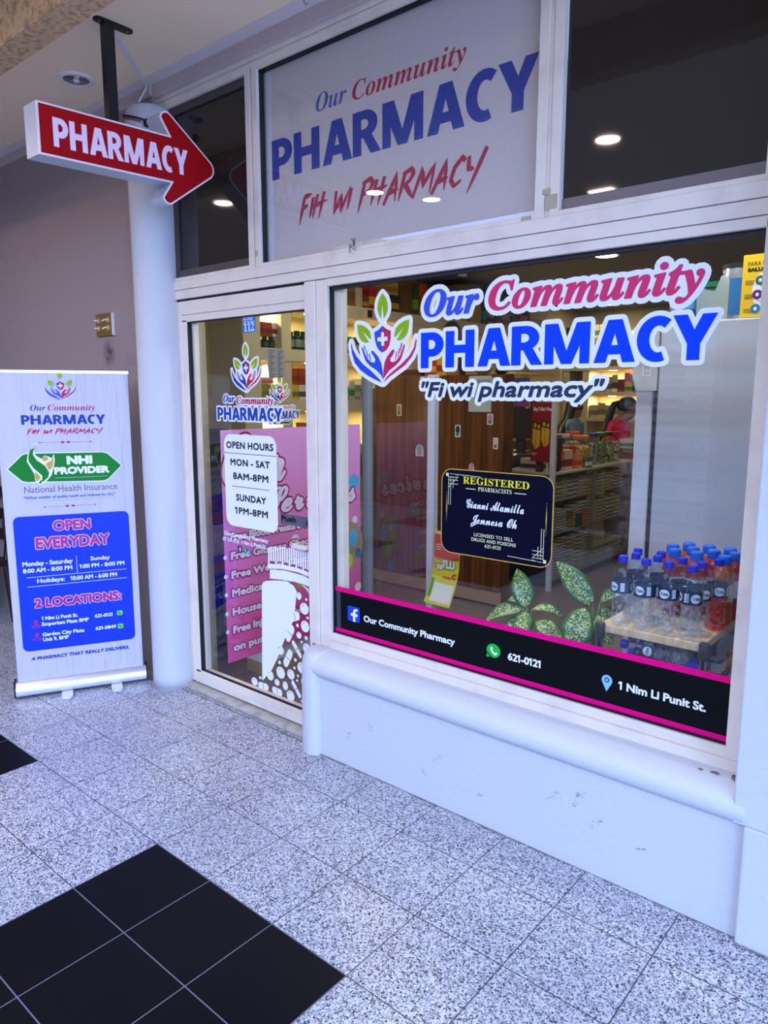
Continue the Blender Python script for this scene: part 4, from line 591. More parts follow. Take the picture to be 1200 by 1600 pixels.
b.lathe((-3.298, 2.125, 2.875), [(0.0, -.02), (.016, -.014), (.02, 0), (.014, .016), (0, .022)], 10); b.build('black_wire', wr, smooth=True)
b = Mb().use(mat('wire_red', 'b01822', rough=0.5)); b.tube([(-3.40 + .120 * math.cos(a), 2.2 + .120 * math.sin(a), 2.943 - .035 * (a + 2.6)) for a in [-2.9 + .2 * k for k in range(11)]], 0.003, 6); b.build('red_wire', wr, smooth=True)
rf = mat('lit_lamp', 'ffffff', emit='fff6ee', estr=28)
names = ['lit round downlight behind the beam, leftmost of the arcade lights', 'lit round downlight reflected in the large transom sign, on its left', 'lit round downlight reflected in the large transom sign, on its right', 'lit round downlight reflected in the dark right transom pane']
for (x, y), lb in zip(ARC_LIGHTS, names):
    t = thing('arcade_downlight', lb, 'ceiling light', (x, y, 3.09))
    b = Mb().use(mat('downlight_rim')); b.lathe((x, y, 3.078), [(0.066, 0.012), (0.088, 0.012), (0.086, 0.002), (0.072, 0.0), (0.066, 0.004)], 32, caps=False); b.build('rim', t)
    b = Mb().use(rf); b.lathe((x, y, 3.084), [(0.066, 0.0), (0.066, 0.003)], 32); b.build('lamp_disc', t)
t = thing('arcade_panel_light', 'lit square ceiling light reflected low in the dark right transom pane', 'ceiling light', (-2.454, -0.894, 3.09))
b = Mb().use(mat('downlight_rim')); b.box(-2.56, -2.35, -1.0, -0.79, 3.078, 3.09); b.build('rim', t)
b = Mb().use(mat('lit_panel', 'ffffff', emit='ffeede', estr=14)); b.box(-2.545, -2.365, -0.985, -0.805, 3.074, 3.078); b.build('lamp_panel', t)
# switch plate and its stain
sw = thing('switch_plate', 'brass switch plate with four white toggles on the wall above the banner', 'light switch', (-3.92, 2.2, 1.975))
b = Mb().use(mat('brass_plate', '9c7a3c', rough=0.45, metal=0.5)); b.box(-4.008, -3.838, 2.186, 2.199, 1.912, 2.036); b.build('plate', sw, bevel=.004)
b = Mb().use(mat('plate_edge', 'e6e4ee', rough=0.5)); b.box(-3.838, -3.828, 2.187, 2.199, 1.914, 2.034); b.build('plate_edge', sw)
TW = mat('toggle_white', 'f2f0f4', rough=0.4)
for x in (-3.975, -3.872):
    for z in (1.997, 1.955):
        b = Mb().use(mat('toggle_collar', 'c8a868', rough=0.5)); b.box(x - .008, x + .012, 2.180, 2.187, z - .014, z + .014); o = b.build('toggle', sw)
        b = Mb().use(TW); b.box(x - .005, x + .005, 2.160, 2.182, z - .003, z + .004); b.build('lever', o)
for z in (1.997, 1.955):
    b = Mb().use(TW); b.box(-3.932, -3.918, 2.180, 2.187, z - .004, z + .004); b.build('blank_toggle', sw)
ms_ = mat('wall_stain', '4a3e36', rough=0.9); g = NG(ms_); P_, X_ = g.pos(); nt = ms_.node_tree
dx = g.math('DIVIDE', g.math('ADD', X_[0], 3.905), .075); dz = g.math('DIVIDE', g.math('SUBTRACT', X_[2], 1.82), .085)
rad = g.math('SQRT', g.math('ADD', g.math('MULTIPLY', dx, dx), g.math('MULTIPLY', dz, dz)))
tp = nt.nodes.new('ShaderNodeBsdfTransparent'); mxs = nt.nodes.new('ShaderNodeMixShader'); g.inp(mxs.inputs[0], g.math('MULTIPLY', g.math('MULTIPLY', g.ramp(rad, 1.0, .15), g.ramp(g.noise(P_, 22, 4), .25, .7)), .75))
nt.links.new(tp.outputs[0], mxs.inputs[1]); nt.links.new(nt.nodes['Principled BSDF'].outputs[0], mxs.inputs[2]); nt.links.new(mxs.outputs[0], nt.nodes['Material Output'].inputs[0])
b = Mb().use(ms_); b.rect(plane((0, 2.2, 0), (1, 0, 0), (0, 0, 1), (0, -1, 0)), -3.985, -3.825, 1.73, 1.91, 0.0006)
struct(b, 'trim_wall_stain')
# ------------------------------------------------------------------ roll-up banner
BA = Vector((-3.840, 1.537, 0)); BB = Vector((-3.557, 2.100, 0)); BU = (BB - BA).normalized(); BN = Vector((BU.y, -BU.x, 0))
BF = plane(BA, BU, (0, 0, 1), BN); BL = 0.63
bn = thing('rollup_banner', 'white roll-up banner with green provider panel and blue opening hours, standing by the wall', 'banner', tuple((BA + BB) / 2))
M_ban = mat('banner_fabric', 'c8c0c4', rough=0.35, spec=0.4)
g = NG(M_ban); P_, X_ = g.pos()   # soft vertical creases
s_ = g.math('ADD', g.math('MULTIPLY', X_[0], 0.449), g.math('MULTIPLY', X_[1], 0.893))
cmb = M_ban.node_tree.nodes.new('ShaderNodeCombineXYZ'); g.inp(cmb.inputs[0], g.math('MULTIPLY', s_, 22.0)); g.inp(cmb.inputs[2], g.math('MULTIPLY', X_[2], 2.2))
hN = g.noise(cmb.outputs[0], 1.0, 2); bp = M_ban.node_tree.nodes.new('ShaderNodeBump'); bp.inputs['Strength'].default_value = 0.9; bp.inputs['Distance'].default_value = 0.02
g.inp(bp.inputs['Height'], hN); g.inp(M_ban.node_tree.nodes['Principled BSDF'].inputs['Normal'], bp.outputs[0])
M_alub = mat('brushed_aluminium', 'd4d4dc', rough=0.3, metal=0.75)
b = Mb().use(M_ban); b.slab(BF, R(0.0, 0.63, 0.06, 1.70), -0.0015, 0.0); b.build('banner_sheet', bn)
b = Mb().use(M_alub); b.slab(BF, R(-.004, .634, 1.694, 1.708), -0.012, 0.003); b.build('top_bar', bn)
b = Mb().use(M_alub)
prof = [(-.05, .018), (-.05, .075), (-.03, .088), (.012, .088), (.03, .07), (.038, .045), (.035, .02), (.02, .012)]
V = [BF(x, z, o) for x in (-.012, .642) for o, z in prof]; n = len(prof)
b.mesh(V, [(k, n + k, n + (k + 1) % n, (k + 1) % n) for k in range(n)] + [tuple(range(n)), tuple(range(2 * n - 1, n - 1, -1))]); b.build('base', bn, smooth='auto')
for x in (-.02, .642):
    b = Mb().use(mat('black_plastic', '101014', rough=0.5)); b.slab(BF, R(x, x + .008, .014, .09), -.05, .036); b.build('end_cap', bn)
for x in (.235, .485):
    b = Mb().use(mat('foot_plastic', 'dcdce4', rough=0.35))
    P = rr(-.09, .125, -.028, .028, .026)
    FT = lambda u, v, off, x=x: BA + BU * (x + v) + BN * u + Vector((0, 0, .002 + off))
    b.slab(lambda u, v, off: FT(u, v, off), P, 0.0, 0.012); b.build('foot', bn, bevel=.003)
pb = Mb(); O1, O2, O3 = .0006, .0012, .0018
def bt(name, m, calls, label=None):
    b = Mb().use(m)
    for a in calls: txt(b, BF, *a[0], **a[1])
    o = b.build(name, bn); return o
B_blue = mat('banner_blue', '1238e0', rough=0.45, spec=0.2); B_navy = mat('banner_navy', '22389a', rough=0.45, spec=0.2); B_crim = mat('banner_crimson', 'c4105a', rough=0.45, spec=0.2)
B_vio = mat('banner_violet', '4a4cc8', rough=0.45, spec=0.2)
logo(BF, 0.303, 1.556, 0.155, bn, O1, white=False, wm=V_white, cb=B_vio, cp=B_crim, cg=V_green)
bt('our_lettering', B_navy, [(('it', 'Our', .155, .227, 1.506, .030, O1), {})])
bt('community_lettering', B_crim, [(('it', 'Community', .236, .461, 1.506, .030, O1), {})])
bt('pharmacy_lettering', B_navy, [(('ph', 'PHARMACY', .110, .508, 1.436, .048, O1), {})])
bt('motto_lettering', B_crim, [(('br', 'FIH WI PHARMACY', .131, .496, 1.386, .028, O1), dict(shear=.22))])
for z, x0, x1 in ((1.344, .188, .430), (1.011, .189, .432)):
    b = Mb().use(B_crim); b.line(BF, (x0, z), (x1, z), .0016, O1)
    for x in (x0, x1): b.ell(BF, x, z, .004, .004, O1, 10)
    xm = (x0 + x1) / 2
    for s in (-1, 1): b.poly(BF, [(xm + s * .004, z), (xm + s * .014, z + .007), (xm + s * .024, z), (xm + s * .014, z - .007)], O1)
    b.build('divider', bn)
b = Mb().use(mat('provider_outline', 'c8cbe8', rough=.4))
AP = [(.024, 1.213), (.10, 1.288), (.125, 1.295), (.485, 1.292), (.51, 1.284), (.582, 1.214), (.51, 1.142), (.485, 1.131), (.115, 1.139), (.09, 1.146)]
b.poly(BF, AP, O1); b.build('provider_border', bn)
b = Mb().use(V_white); b.poly(BF, inset(AP[::-1], .0018), O1 + .0002); b.use(mat('provider_green', '0c7c1c', rough=.45, spec=.2)); b.poly(BF, inset(AP[::-1], .006), O2); b.build('provider_panel', bn)
b = Mb().use(V_white)
txt(b, BF, 'bf', 'NHI', .308, .432, 1.227, .046, O3, bold=.0045); txt(b, BF, 'bf', 'PROVIDER', .246, .513, 1.178, .038, O3, bold=.0032); b.line(BF, (.25, 1.160), (.50, 1.160), .0012, O3); b.build('provider_lettering', bn)
# the ribbon figure on the green panel
fig = {'w': [[(.168, 1.344), (.178, 1.326), (.15, 1.315), (.128, 1.285), (.122, 1.25), (.14, 1.21), (.15, 1.19), (.155, 1.15), (.175, 1.125), (.20, 1.138), (.232, 1.175), (.245, 1.215), (.252, 1.25), (.25, 1.285), (.238, 1.262), (.225, 1.272), (.205, 1.278), (.188, 1.262), (.165, 1.28), (.155, 1.31), (.16, 1.335)]],
       'g': [[(.168, 1.336), (.170, 1.328), (.142, 1.308), (.131, 1.28), (.130, 1.25), (.15, 1.215), (.188, 1.175), (.186, 1.14), (.215, 1.165), (.222, 1.19), (.205, 1.225), (.168, 1.255), (.152, 1.285), (.158, 1.318)], [(.18, 1.132), (.168, 1.137), (.182, 1.155), (.186, 1.15)]],
       'y': [[(.246, 1.275), (.236, 1.252), (.208, 1.235), (.222, 1.20), (.238, 1.215), (.245, 1.24)], [(.155, 1.195), (.152, 1.172), (.162, 1.145), (.182, 1.166), (.165, 1.188)]]}
b = Mb().use(V_white); b.poly(BF, fig['w'][0], O3); b.use(mat('provider_green'))
for c in fig['g']: b.poly(BF, c, O3 + .0005)
b.use(mat('provider_gold', 'c99a12', rough=.35))
for c in fig['y']: b.poly(BF, c, O3 + .0005)
b.ell(BF, .206, 1.262, .015, .013, O3 + .0005); b.build('provider_emblem', bn)
b = Mb().use(mat('provider_brown', '7c6664', rough=.4)); txt(b, BF, 'bf', 'National Health Insurance', .099, .548, 1.088, .034, O2, bold=.0006, ol=.0028, olm=mat('provider_outline'), oloff=O1); b.build('insurance_lettering', bn)
b = Mb().use(mat('provider_blue', '3c66a0', rough=.4)); txt(b, BF, 'bf', '"NHI,an enabler of quality health and wellness for ALL"', .094, .536, 1.056, .015, O1, bold=.0006); b.line(BF, (.10, 1.044), (.535, 1.044), .0008, O1); b.build('slogan_lettering', bn)
b = Mb().use(B_blue); b.rrect(BF, .036, .597, .247, .967, .03, O1); b.build('hours_panel', bn)
B_hp = mat('banner_magenta', 'b00878', rough=.35)
b = Mb().use(B_hp)
for s, x0, x1, z, h in (('OPEN', .221, .404, .884, .054), ('EVERYDAY', .133, .493, .792, .061), ('2 LOCATIONS:', .108, .535, .479, .050)):
    txt(b, BF, 'bf', s, x0, x1, z, h, O3 + .0004, bold=.0034, ol=.0034, olm=mat('banner_pale_pink', 'f2c4f0', rough=.4), oloff=O2)
b.build('heading_lettering', bn)
b = Mb().use(V_white)
for s, x0, x1, z, h in (('Monday - Saturday', .064, .304, .706, .024), ('8:00 AM - 8:00 PM', .064, .300, .670, .023), ('Sunday', .392, .490, .710, .022), ('1:00 PM - 8:00 PM', .335, .561, .672, .022),
        ('Holidays:', .127, .260, .612, .023), ('10:00 AM - 6:00 PM', .287, .520, .611, .023), ('1 Nim Li Punit St.', .135, .311, .409, .020), ('Emporium Plaza BMP', .134, .365, .378, .020),
        ('Garden City Plaza', .133, .339, .321, .020), ('Unit 9, BMP', .134, .260, .293, .020), ('621-0121', .395, .485, .392, .019), ('621-0849', .395, .500, .322, .019)):
    txt(b, BF, 'bf', s, x0, x1, z, h, O2, bold=.0009)
b.line(BF, (.323, .647), (.323, .742), .002, O2); b.line(BF, (.080, .645), (.570, .648), .002, O2); b.line(BF, (.079, .595), (.571, .599), .002, O2); b.build('hours_lettering', bn)
for z in (.405, .330):
    b = Mb().use(mat('phone_green', '7ad21e', rough=.35)); b.rrect(BF, .508, .537, z - .013, z + .013, .006, O2)
    b.use(mat('phone_dark', '1c6a28', rough=.4)); b.line(BF, (.516, z + .006), (.520, z - .002), .005, O3); b.line(BF, (.520, z - .002), (.529, z - .006), .005, O3); b.build('phone_icon', bn)
for z in (.396, .326):
    b = Mb().use(mat('pin_red', 'c80c3c', rough=.35))
    b.poly(BF, [(.106, z - .014), (.097, z + .004)] + arc(.106, z + .007, .010, .010, 200, -20, 10) + [(.115, z + .004)], O2)
    b.poly(BF, band(arc(.106, z - .016, .022, .007, 0, 360, 20), arc(.106, z - .016, .016, .004, 0, 360, 20)), O2)
    b.use(B_blue); b.ell(BF, .106, z + .007, .004, .004, O3, 12); b.build('location_icon', bn)
b = Mb().use(B_navy); txt(b, BF, 'bf', 'A PHARMACY THAT REALLY DELIVERS.', .070, .560, .195, .019, O1, bold=.0014, shear=.18, track=.03); b.build('tagline_lettering', bn)
b = Mb().use(mat('banner_seam', 'c6cbea', rough=.4)); b.line(BF, (0, .161), (.63, .161), .0016, O1); b.line(BF, (0, .185), (.63, .185), .001, O1); b.build('seam', bn)
# dark wooden chair against the wall at the left edge
ch = thing('wooden_chair', 'dark brown slat-back wooden chair against the wall behind the banner', 'chair', (-5.43, 1.9, 0))
MW = mat('dark_wood', '2c1512', rough=0.4)
cx0, cx1 = -5.66, -5.20
b = Mb().use(MW); b.box(cx0, cx1, 1.68, 2.1, .41, .455); b.build('seat', ch, bevel=.008)
for x in (cx0 + .02, cx1 - .02):
    b = Mb().use(MW); b.box(x - .02, x + .02, 1.69, 1.73, 0, .41); b.build('leg', ch, bevel=.004)
    b = Mb().use(MW); b.tube([(x, 2.10, 0), (x, 2.07, .42), (x, 2.09, .7), (x, 2.14, .98)], .02, 8); b.build('leg', ch)
for z in (.62, .76, .91):
    b = Mb().use(MW); b.box(cx0 + .02, cx1 - .02, 2.08 + (z - .6) * .12, 2.10 + (z - .6) * .12, z - .03, z + .045); b.build('slat', ch, bevel=.005)
# ------------------------------------------------------------------ directory board on the opposite wall (seen mirrored in the window)
db = thing('directory_board', 'clinic directory board standing opposite the shop, mirrored in the window glass', 'sign', (-2.3, -2.08, 1.1))
DF = plane((0, -2.07, 0), (-1, 0, 0), (0, 0, 1), (0, 1, 0))
b = Mb().use(mat('board_grey', '77757c', rough=.5)); b.slab(DF, R(1.88, 2.74, .0, 2.05), -.03, 0); b.build('board', db)
b = Mb().use(mat('board_strip', 'e4e4ea', rough=.5)); rows = ['GENERAL', 'INTERNAL MEDICINE', 'CARDIOLOGY', 'UROLOGY', 'NEPHROLOGY', 'NEUROLOGY', 'ORTHOPEDIC SURGEON', 'GYNECOLOGY', 'PEDIATRICS']
for k in range(9): b.rrect(DF, 1.93, 2.70, 1.86 - k * .2, 2.02 - k * .2, .03, .001)
b.build('name_strip', db)
b = Mb().use(mat('board_text', '5c5a60', rough=.5))
for k, s in enumerate(rows):
    z = 1.91 - k * .2; ws = s.split()
    if len(ws) == 2:
        for q, wd in enumerate(ws): txt(b, DF, 'bf', wd, 2.18, 2.18 + .047 * len(wd), z + .04 - q * .055, .038, .002, bold=.002)
    else: txt(b, DF, 'bf', s, 2.18, 2.18 + .047 * len(s), z, .048, .002, bold=.0025)
for k in range(9): b.poly(DF, band(arc(2.03, 1.94 - k * .2, .055, .055, 0, 360, 24), arc(2.03, 1.94 - k * .2, .045, .045, 0, 360, 24)), .002)
b.build('directory_lettering', db)

# ------------------------------------------------------------------ vinyl on the shop glass
def D(name, label, cat, x, z, y=2.26): return thing(name, label, cat, (x, y, z))
# brand sign on the big window
wd = D('brand_decal', 'large shop name in blue and magenta with hands-and-leaves emblem on the main window', 'window decal', -1.35, 1.62)
logo(FAC, -1.925, 1.6245, 0.365, wd, 0.0, True, V_white, V_dkblue if False else mat('vinyl_mid_blue', '1446c8', rough=.45), mat('vinyl_raspberry', 'c40850', rough=.45), V_green)
OW = .017
b = Mb().use(mat('vinyl_mid_blue')); txt(b, FAC, 'it', 'Our', -1.722, -1.474, 1.873, .098, .0012, bold=.003, ol=OW, olm=V_white, oloff=.0002); b.build('our_lettering', wd)
b = Mb().use(V_pink); txt(b, FAC, 'it', 'Community', -1.437, -.706, 1.876, .098, .0012, bold=.003, ol=OW, olm=V_white, oloff=.0002); b.build('community_lettering', wd)
b = Mb().use(mat('vinyl_bright_blue', '0042ff', rough=.5, spec=.12)); txt(b, FAC, 'ph', 'PHARMACY', -1.734, -.662, 1.684, .132, .0016, ol=OW * .9, olm=V_white, oloff=.0006); b.build('pharmacy_lettering', wd)
b = Mb().use(V_navy); txt(b, FAC, 'bf', '"Fi wi pharmacy"', -1.730, -.992, 1.575, .057, .0012, bold=.0028, shear=.2, ol=.0135, olm=V_white, oloff=.0004); b.build('motto_lettering', wd)
# registered pharmacists card
rc = D('notice_decal', 'dark navy REGISTERED PHARMACISTS card with thin gold border on the main window', 'window decal', -1.39, .99)
b = Mb().use(mat('card_navy', '01011c', rough=.5, spec=.12)); CP = rr(-1.628, -1.158, .985, 1.307, .045); b.poly(FAC, CP, 0.0); b.build('card', rc)
V_gold = mat('vinyl_gold', 'd8b040', rough=.4); V_yel = mat('vinyl_yellow', 'f0e020', rough=.4); V_cream = mat('vinyl_cream', 'e4e2b0', rough=.4)
b = Mb().use(V_gold)
for i in range(len(CP)): b.line(FAC, CP[i], CP[(i + 1) % len(CP)], .0032, .0006)
for sx, x0, z0 in ((1, -1.603, 1.285), (-1, -1.183, 1.007)):
    b.use(V_cream); b.rect(FAC, x0 - .006, x0 + .006, z0 - .006, z0 + .006, .0006)
    for k in (.012, .026, .04): b.line(FAC, (x0 + sx * k, z0 + sx * .004), (x0 + sx * (.15 if k < .02 else .05), z0 + sx * (.0 if k < .02 else -.0)), .002, .0006)
    for k in (.008, .02, .034): b.line(FAC, (x0 + sx * .004, z0 - sx * k), (x0 + sx * .05, z0 - sx * k), .002, .0006); b.line(FAC, (x0 + sx * (k * .8), z0 - sx * .008), (x0 + sx * (k * .8), z0 - sx * (.115 if k < .025 else .05)), .002, .0006)
    b.line(FAC, (x0 + sx * .005, z0 - sx * .05), (x0 + sx * .05, z0 - sx * .005), .002, .0006)
b.use(V_gold)
for k in range(16):
    r = .0012 + .0022 * (1 - abs(k - 7.5) / 7.5)
    b.ell(FAC, -1.604, 1.105 + k * .0075, r, r, .0006, 8); b.ell(FAC, -1.182, 1.10 + k * .0075, r, r, .0006, 8)
b.build('gold_border', rc)
b = Mb().use(V_yel); txt(b, FAC, 'sb', 'REGISTERED', -1.531, -1.252, 1.256, .026, .0006); b.build('heading_lettering', rc)
b = Mb().use(V_cream); txt(b, FAC, 'sb', 'PHARMACISTS', -1.464, -1.322, 1.233, .015, .0006, track=.03); b.line(FAC, (-1.518, 1.238), (-1.475, 1.238), .003, .0006); b.line(FAC, (-1.311, 1.238), (-1.263, 1.238), .003, .0006)
for s, x0, x1, z in (('LICENSED TO SELL', -1.478, -1.310, 1.062), ('DRUGS AND POISONS', -1.489, -1.299, 1.043), ('621-0121', -1.430, -1.362, 1.024)): txt(b, FAC, 'bf', s, x0, x1, z, .0128, .0006, bold=.0003, track=.03)
b.build('small_lettering', rc)
b = Mb().use(V_white); txt(b, FAC, 'sc', 'Gianni Alamilla', -1.514, -1.270, 1.166, .034, .0006, bold=.0006); txt(b, FAC, 'sc', 'Jennesa Oh', -1.494, -1.297, 1.110, .034, .0006, bold=.0006); b.build('script_lettering', rc)
# contact strip
cs = D('contact_strip', 'black window strip edged in hot pink with contact details along the window bottom', 'window decal', -1.38, .54)
b = Mb().use(V_black); b.rect(FAC, -2.203, -.5485, .5375, .745, 0.0); b.build('strip', cs)
b = Mb().use(V_mag); b.rect(FAC, -2.203, -.5485, .725, .7465, .0006); b.rect(FAC, -2.203, -.5485, .5385, .557, .0006); b.build('pink_edge', cs)
b = Mb().use(mat('strip_overlap', '3a3a44', rough=.4)); b.rect(FAC, -2.198, -2.172, .558, .724, .0004); b.build('overlap', cs)
b = Mb().use(mat('social_blue', '0a3cc0', rough=.4)); b.rrect(FAC, -2.130, -2.058, .603, .671, .01, .0006); b.build('social_icon', cs)
b = Mb().use(V_white); b.rect(FAC, -2.097, -2.083, .603, .650, .0012); b.rect(FAC, -2.110, -2.070, .628, .640, .0014)
b.poly(FAC, [(-2.097, .645), (-2.093, .657), (-2.083, .663), (-2.070, .663), (-2.070, .652), (-2.079, .652), (-2.083, .648), (-2.083, .640), (-2.097, .640)], .0017); b.build('social_letter', cs)
b = Mb().use(V_white)
for s, x0, x1 in (('Our Community Pharmacy', -2.035, -1.556), ('621-0121', -1.319, -1.184), ('1 Nim Li Punit St.', -.897, -.617)): txt(b, FAC, 'bf', s, x0, x1, .616, .0285, .0006, bold=.0015)
b.build('contact_lettering', cs)
b = Mb().use(mat('message_green', '18b43a', rough=.4)); b.ell(FAC, -1.381, .636, .030, .027, .0006, 28); b.poly(FAC, [(-1.408, .628), (-1.412, .606), (-1.388, .612)], .0006); b.build('message_icon', cs)
b = Mb().use(V_white); PH = [(-1.393, .648), (-1.388, .651), (-1.383, .644), (-1.386, .639), (-1.379, .631), (-1.373, .629), (-1.367, .633), (-1.363, .628), (-1.368, .621), (-1.377, .620), (-1.387, .628), (-1.394, .639)]; b.poly(FAC, PH, .0012); b.build('handset', cs)
b = Mb().use(mat('pin_blue', '84c4f0', rough=.4)); b.poly(FAC, [(-.9365, .597), (-.953, .628)] + arc(-.9365, .636, .0185, .019, 200, -20, 16) + [(-.920, .628)], .0006); b.use(V_black); b.ell(FAC, -.9365, .638, .0085, .0085, .0012, 16); b.use(mat('pin_blue')); b.ell(FAC, -.9365, .638, .005, .005, .0018, 14); b.build('location_icon', cs)
# transom sign
ts = D('transom_sign', 'pale perforated sign with the shop name behind the large transom glass', 'sign', -1.94, 2.17, 2.275)
TF = plane((0, 2.275, 0), (1, 0, 0), (0, 0, 1), (0, -1, 0))
m = mat('perforated_film', 'c3bfce', rough=.55); g = NG(m); P_, X_ = g.pos(); bb = m.node_tree.nodes['Principled BSDF']
fx = g.math('SINE', g.math('MULTIPLY', g.math('ADD', X_[0], X_[2]), 900.0)); fz = g.math('SINE', g.math('MULTIPLY', g.math('SUBTRACT', X_[0], X_[2]), 900.0))
g.inp(bb.inputs['Base Color'], g.mix(g.math('GREATER_THAN', g.math('MULTIPLY', fx, fz), 0.45), hx('dccecb'), hx('ac9fa0')))
K = 1.0066
b = Mb().use(m); b.slab(TF, R(-2.62, -1.25, 2.165, 2.975), -.002, 0); b.build('film', ts)
b = Mb().use(mat('film_seam', 'dcd8e0', rough=.5)); b.rect(TF, -2.606, -2.572, 2.168, 2.972, .0005); b.build('seam', ts)
T_blue = mat('film_blue', '123c98', rough=.5); T_crim = mat('film_crimson', 'b0063e', rough=.5); T_nav = mat('film_navy', '3650a0', rough=.5)
b = Mb().use(T_nav); txt(b, TF, 'it', 'Our', -2.300, -2.126, 2.733, .068, .001); b.build('our_lettering', ts)
b = Mb().use(T_crim); txt(b, TF, 'it', 'Community', -2.096, -1.558, 2.728, .068, .001); b.build('community_lettering', ts)
b = Mb().use(T_blue); txt(b, TF, 'ph', 'PHARMACY', -2.577, -1.272, 2.516, .163, .001); b.build('pharmacy_lettering', ts)
b = Mb().use(T_crim); txt(b, TF, 'br', 'FIH WI PHARMACY', -2.412, -1.457, 2.318, .104, .001, shear=.25); b.build('motto_lettering', ts)
# door decals
nu = D('unit_number_plate', 'small blue EMP 112 unit plate at the top of the door glass', 'unit plate', -2.747, 1.875)
b = Mb().use(mat('plate_blue', '1478c8', rough=.4)); b.slab(FAC, R(-2.790, -2.703, 1.874, 1.957), -.001, .0012); b.build('plate', nu)
b = Mb().use(V_white); b.line(FAC, (-2.788, 1.923), (-2.705, 1.923), .002, .0018); txt(b, FAC, 'sb', 'EMP', -2.784, -2.710, 1.930, .023, .0018); txt(b, FAC, 'sb', '112', -2.784, -2.710, 1.879, .038, .0018); b.build('lettering', nu)
dd = D('brand_decal', 'hands-and-leaves emblem over the shop name on the door glass, above the hours card', 'window decal', -2.78, 1.46)
logo(FAC, -2.778, 1.598, 0.232, dd, 0.0, True, V_white, V_dkblue, V_dkpink, V_green, .04)
b = Mb().use(V_dkblue); txt(b, FAC, 'it', 'Our', -2.960, -2.872, 1.549, .037, .0012, bold=.001, ol=.007, olm=V_white, oloff=.0002); b.build('our_lettering', dd)
b = Mb().use(V_dkpink); txt(b, FAC, 'it', 'Community', -2.858, -2.588, 1.541, .035, .0012, bold=.001, ol=.007, olm=V_white, oloff=.0002); b.build('community_lettering', dd)
b = Mb().use(V_dkblue); txt(b, FAC, 'ph', 'PHARMACY', -3.010, -2.528, 1.463, .062, .0016, ol=.008, olm=V_white, oloff=.0006); b.build('pharmacy_lettering', dd)
oh = D('hours_card', 'white rounded OPEN HOURS card on the door glass', 'window decal', -2.77, .935)
b = Mb().use(V_white); b.rrect(FAC, -2.968, -2.577, .935, 1.394, .05, 0.0); b.build('card', oh)
b = Mb().use(mat('text_black', '0a0a0c', rough=.5))
for s, x0, x1, z, h in (('OPEN HOURS', -2.949, -2.597, 1.324, .034), ('MON - SAT', -2.920, -2.624, 1.240, .034), ('8AM-8PM', -2.903, -2.638, 1.172, .034), ('SUNDAY', -2.884, -2.658, 1.066, .034), ('1PM-8PM', -2.897, -2.647, 1.000, .034)):
    txt(b, FAC, 'bf', s, x0, x1, z, h, .0006, bold=.0018, track=.04)
b.line(FAC, (-2.968, 1.301), (-2.577, 1.301), .0028, .0006); b.line(FAC, (-2.914, 1.137), (-2.633, 1.137), .0028, .0006); b.build('lettering', oh)
pp = D('push_plate', 'grey metal Push plate on the door glass beside its right edge', 'door plate', -2.45, .985)
b = Mb().use(mat('plate_grey', '6c6a70', rough=.4, metal=.3)); b.slab(FAC, R(-2.557, -2.352, .987, 1.036), -.001, .001); b.build('plate', pp)
b = Mb().use(mat('text_black')); txt(b, FAC, 'bf', 'Push', -2.551, -2.450, 1.002, .026, .0016, bold=.0022); b.line(FAC, (-2.403, .989), (-2.403, 1.034), .001, .0016); b.build('lettering', pp)
b = Mb().use(mat('arrow_navy', '1a2050', rough=.4)); b.poly(FAC, [(-2.392, 1.006), (-2.374, 1.024), (-2.356, 1.006), (-2.364, 1.006), (-2.364, 1.000), (-2.358, .994), (-2.390, .994), (-2.384, 1.000), (-2.384, 1.006)], .0016); b.build('arrow', pp)
sm = D('contact_decal', 'small white contact lettering with tiny icons below the hours card', 'window decal', -2.82, .82)
b = Mb().use(V_white); txt(b, FAC, 'bf', 'Our Community Pharmacy', -2.990, -2.651, .880, .020, .0006, bold=.0009); txt(b, FAC, 'bf', '621-0121  1 Nim Li Punit St.', -2.963, -2.666, .849, .020, .0006, bold=.0008); b.build('lettering', sm)
b = Mb().use(mat('social_navy', '142c78', rough=.4)); b.rect(FAC, -2.884, -2.850, .805, .838, .0006); b.use(V_white); b.rect(FAC, -2.868, -2.862, .808, .832, .001); b.rect(FAC, -2.874, -2.856, .818, .823, .001); b.build('social_icon', sm)
b = Mb().use(mat('message_dark', '0c8c34', rough=.4)); b.ell(FAC, -2.825, .820, .016, .015, .0006); b.use(V_white); b.line(FAC, (-2.831, .827), (-2.819, .813), .004, .001); b.use(mat('pin_cyan', '3c9ad8', rough=.4)); b.poly(FAC, [(-2.795, .800), (-2.804, .822), (-2.795, .834), (-2.786, .822)], .0006); b.build('message_icon', sm)
pd = D('pill_bottle_decal', 'white cut-out decal of a tilted pill bottle spilling pills on the lower door glass', 'window decal', -2.55, .12)
b = Mb().use(V_white)
T2 = lambda c: [(c[i] / 1000, c[i + 1] / 1000) for i in range(0, len(c), 2)]
XM = -2.3615
for k, c in enumerate(PILL['p']): b.poly(FAC, [(min(x, XM), z) for x, z in T2(c)], .0004 if k != 2 else .0002)
b.build('bottle', pd)
pl_out = mat('decal_dark_line', '43262c', rough=.5)  # dark marks on the printed pills and capsules
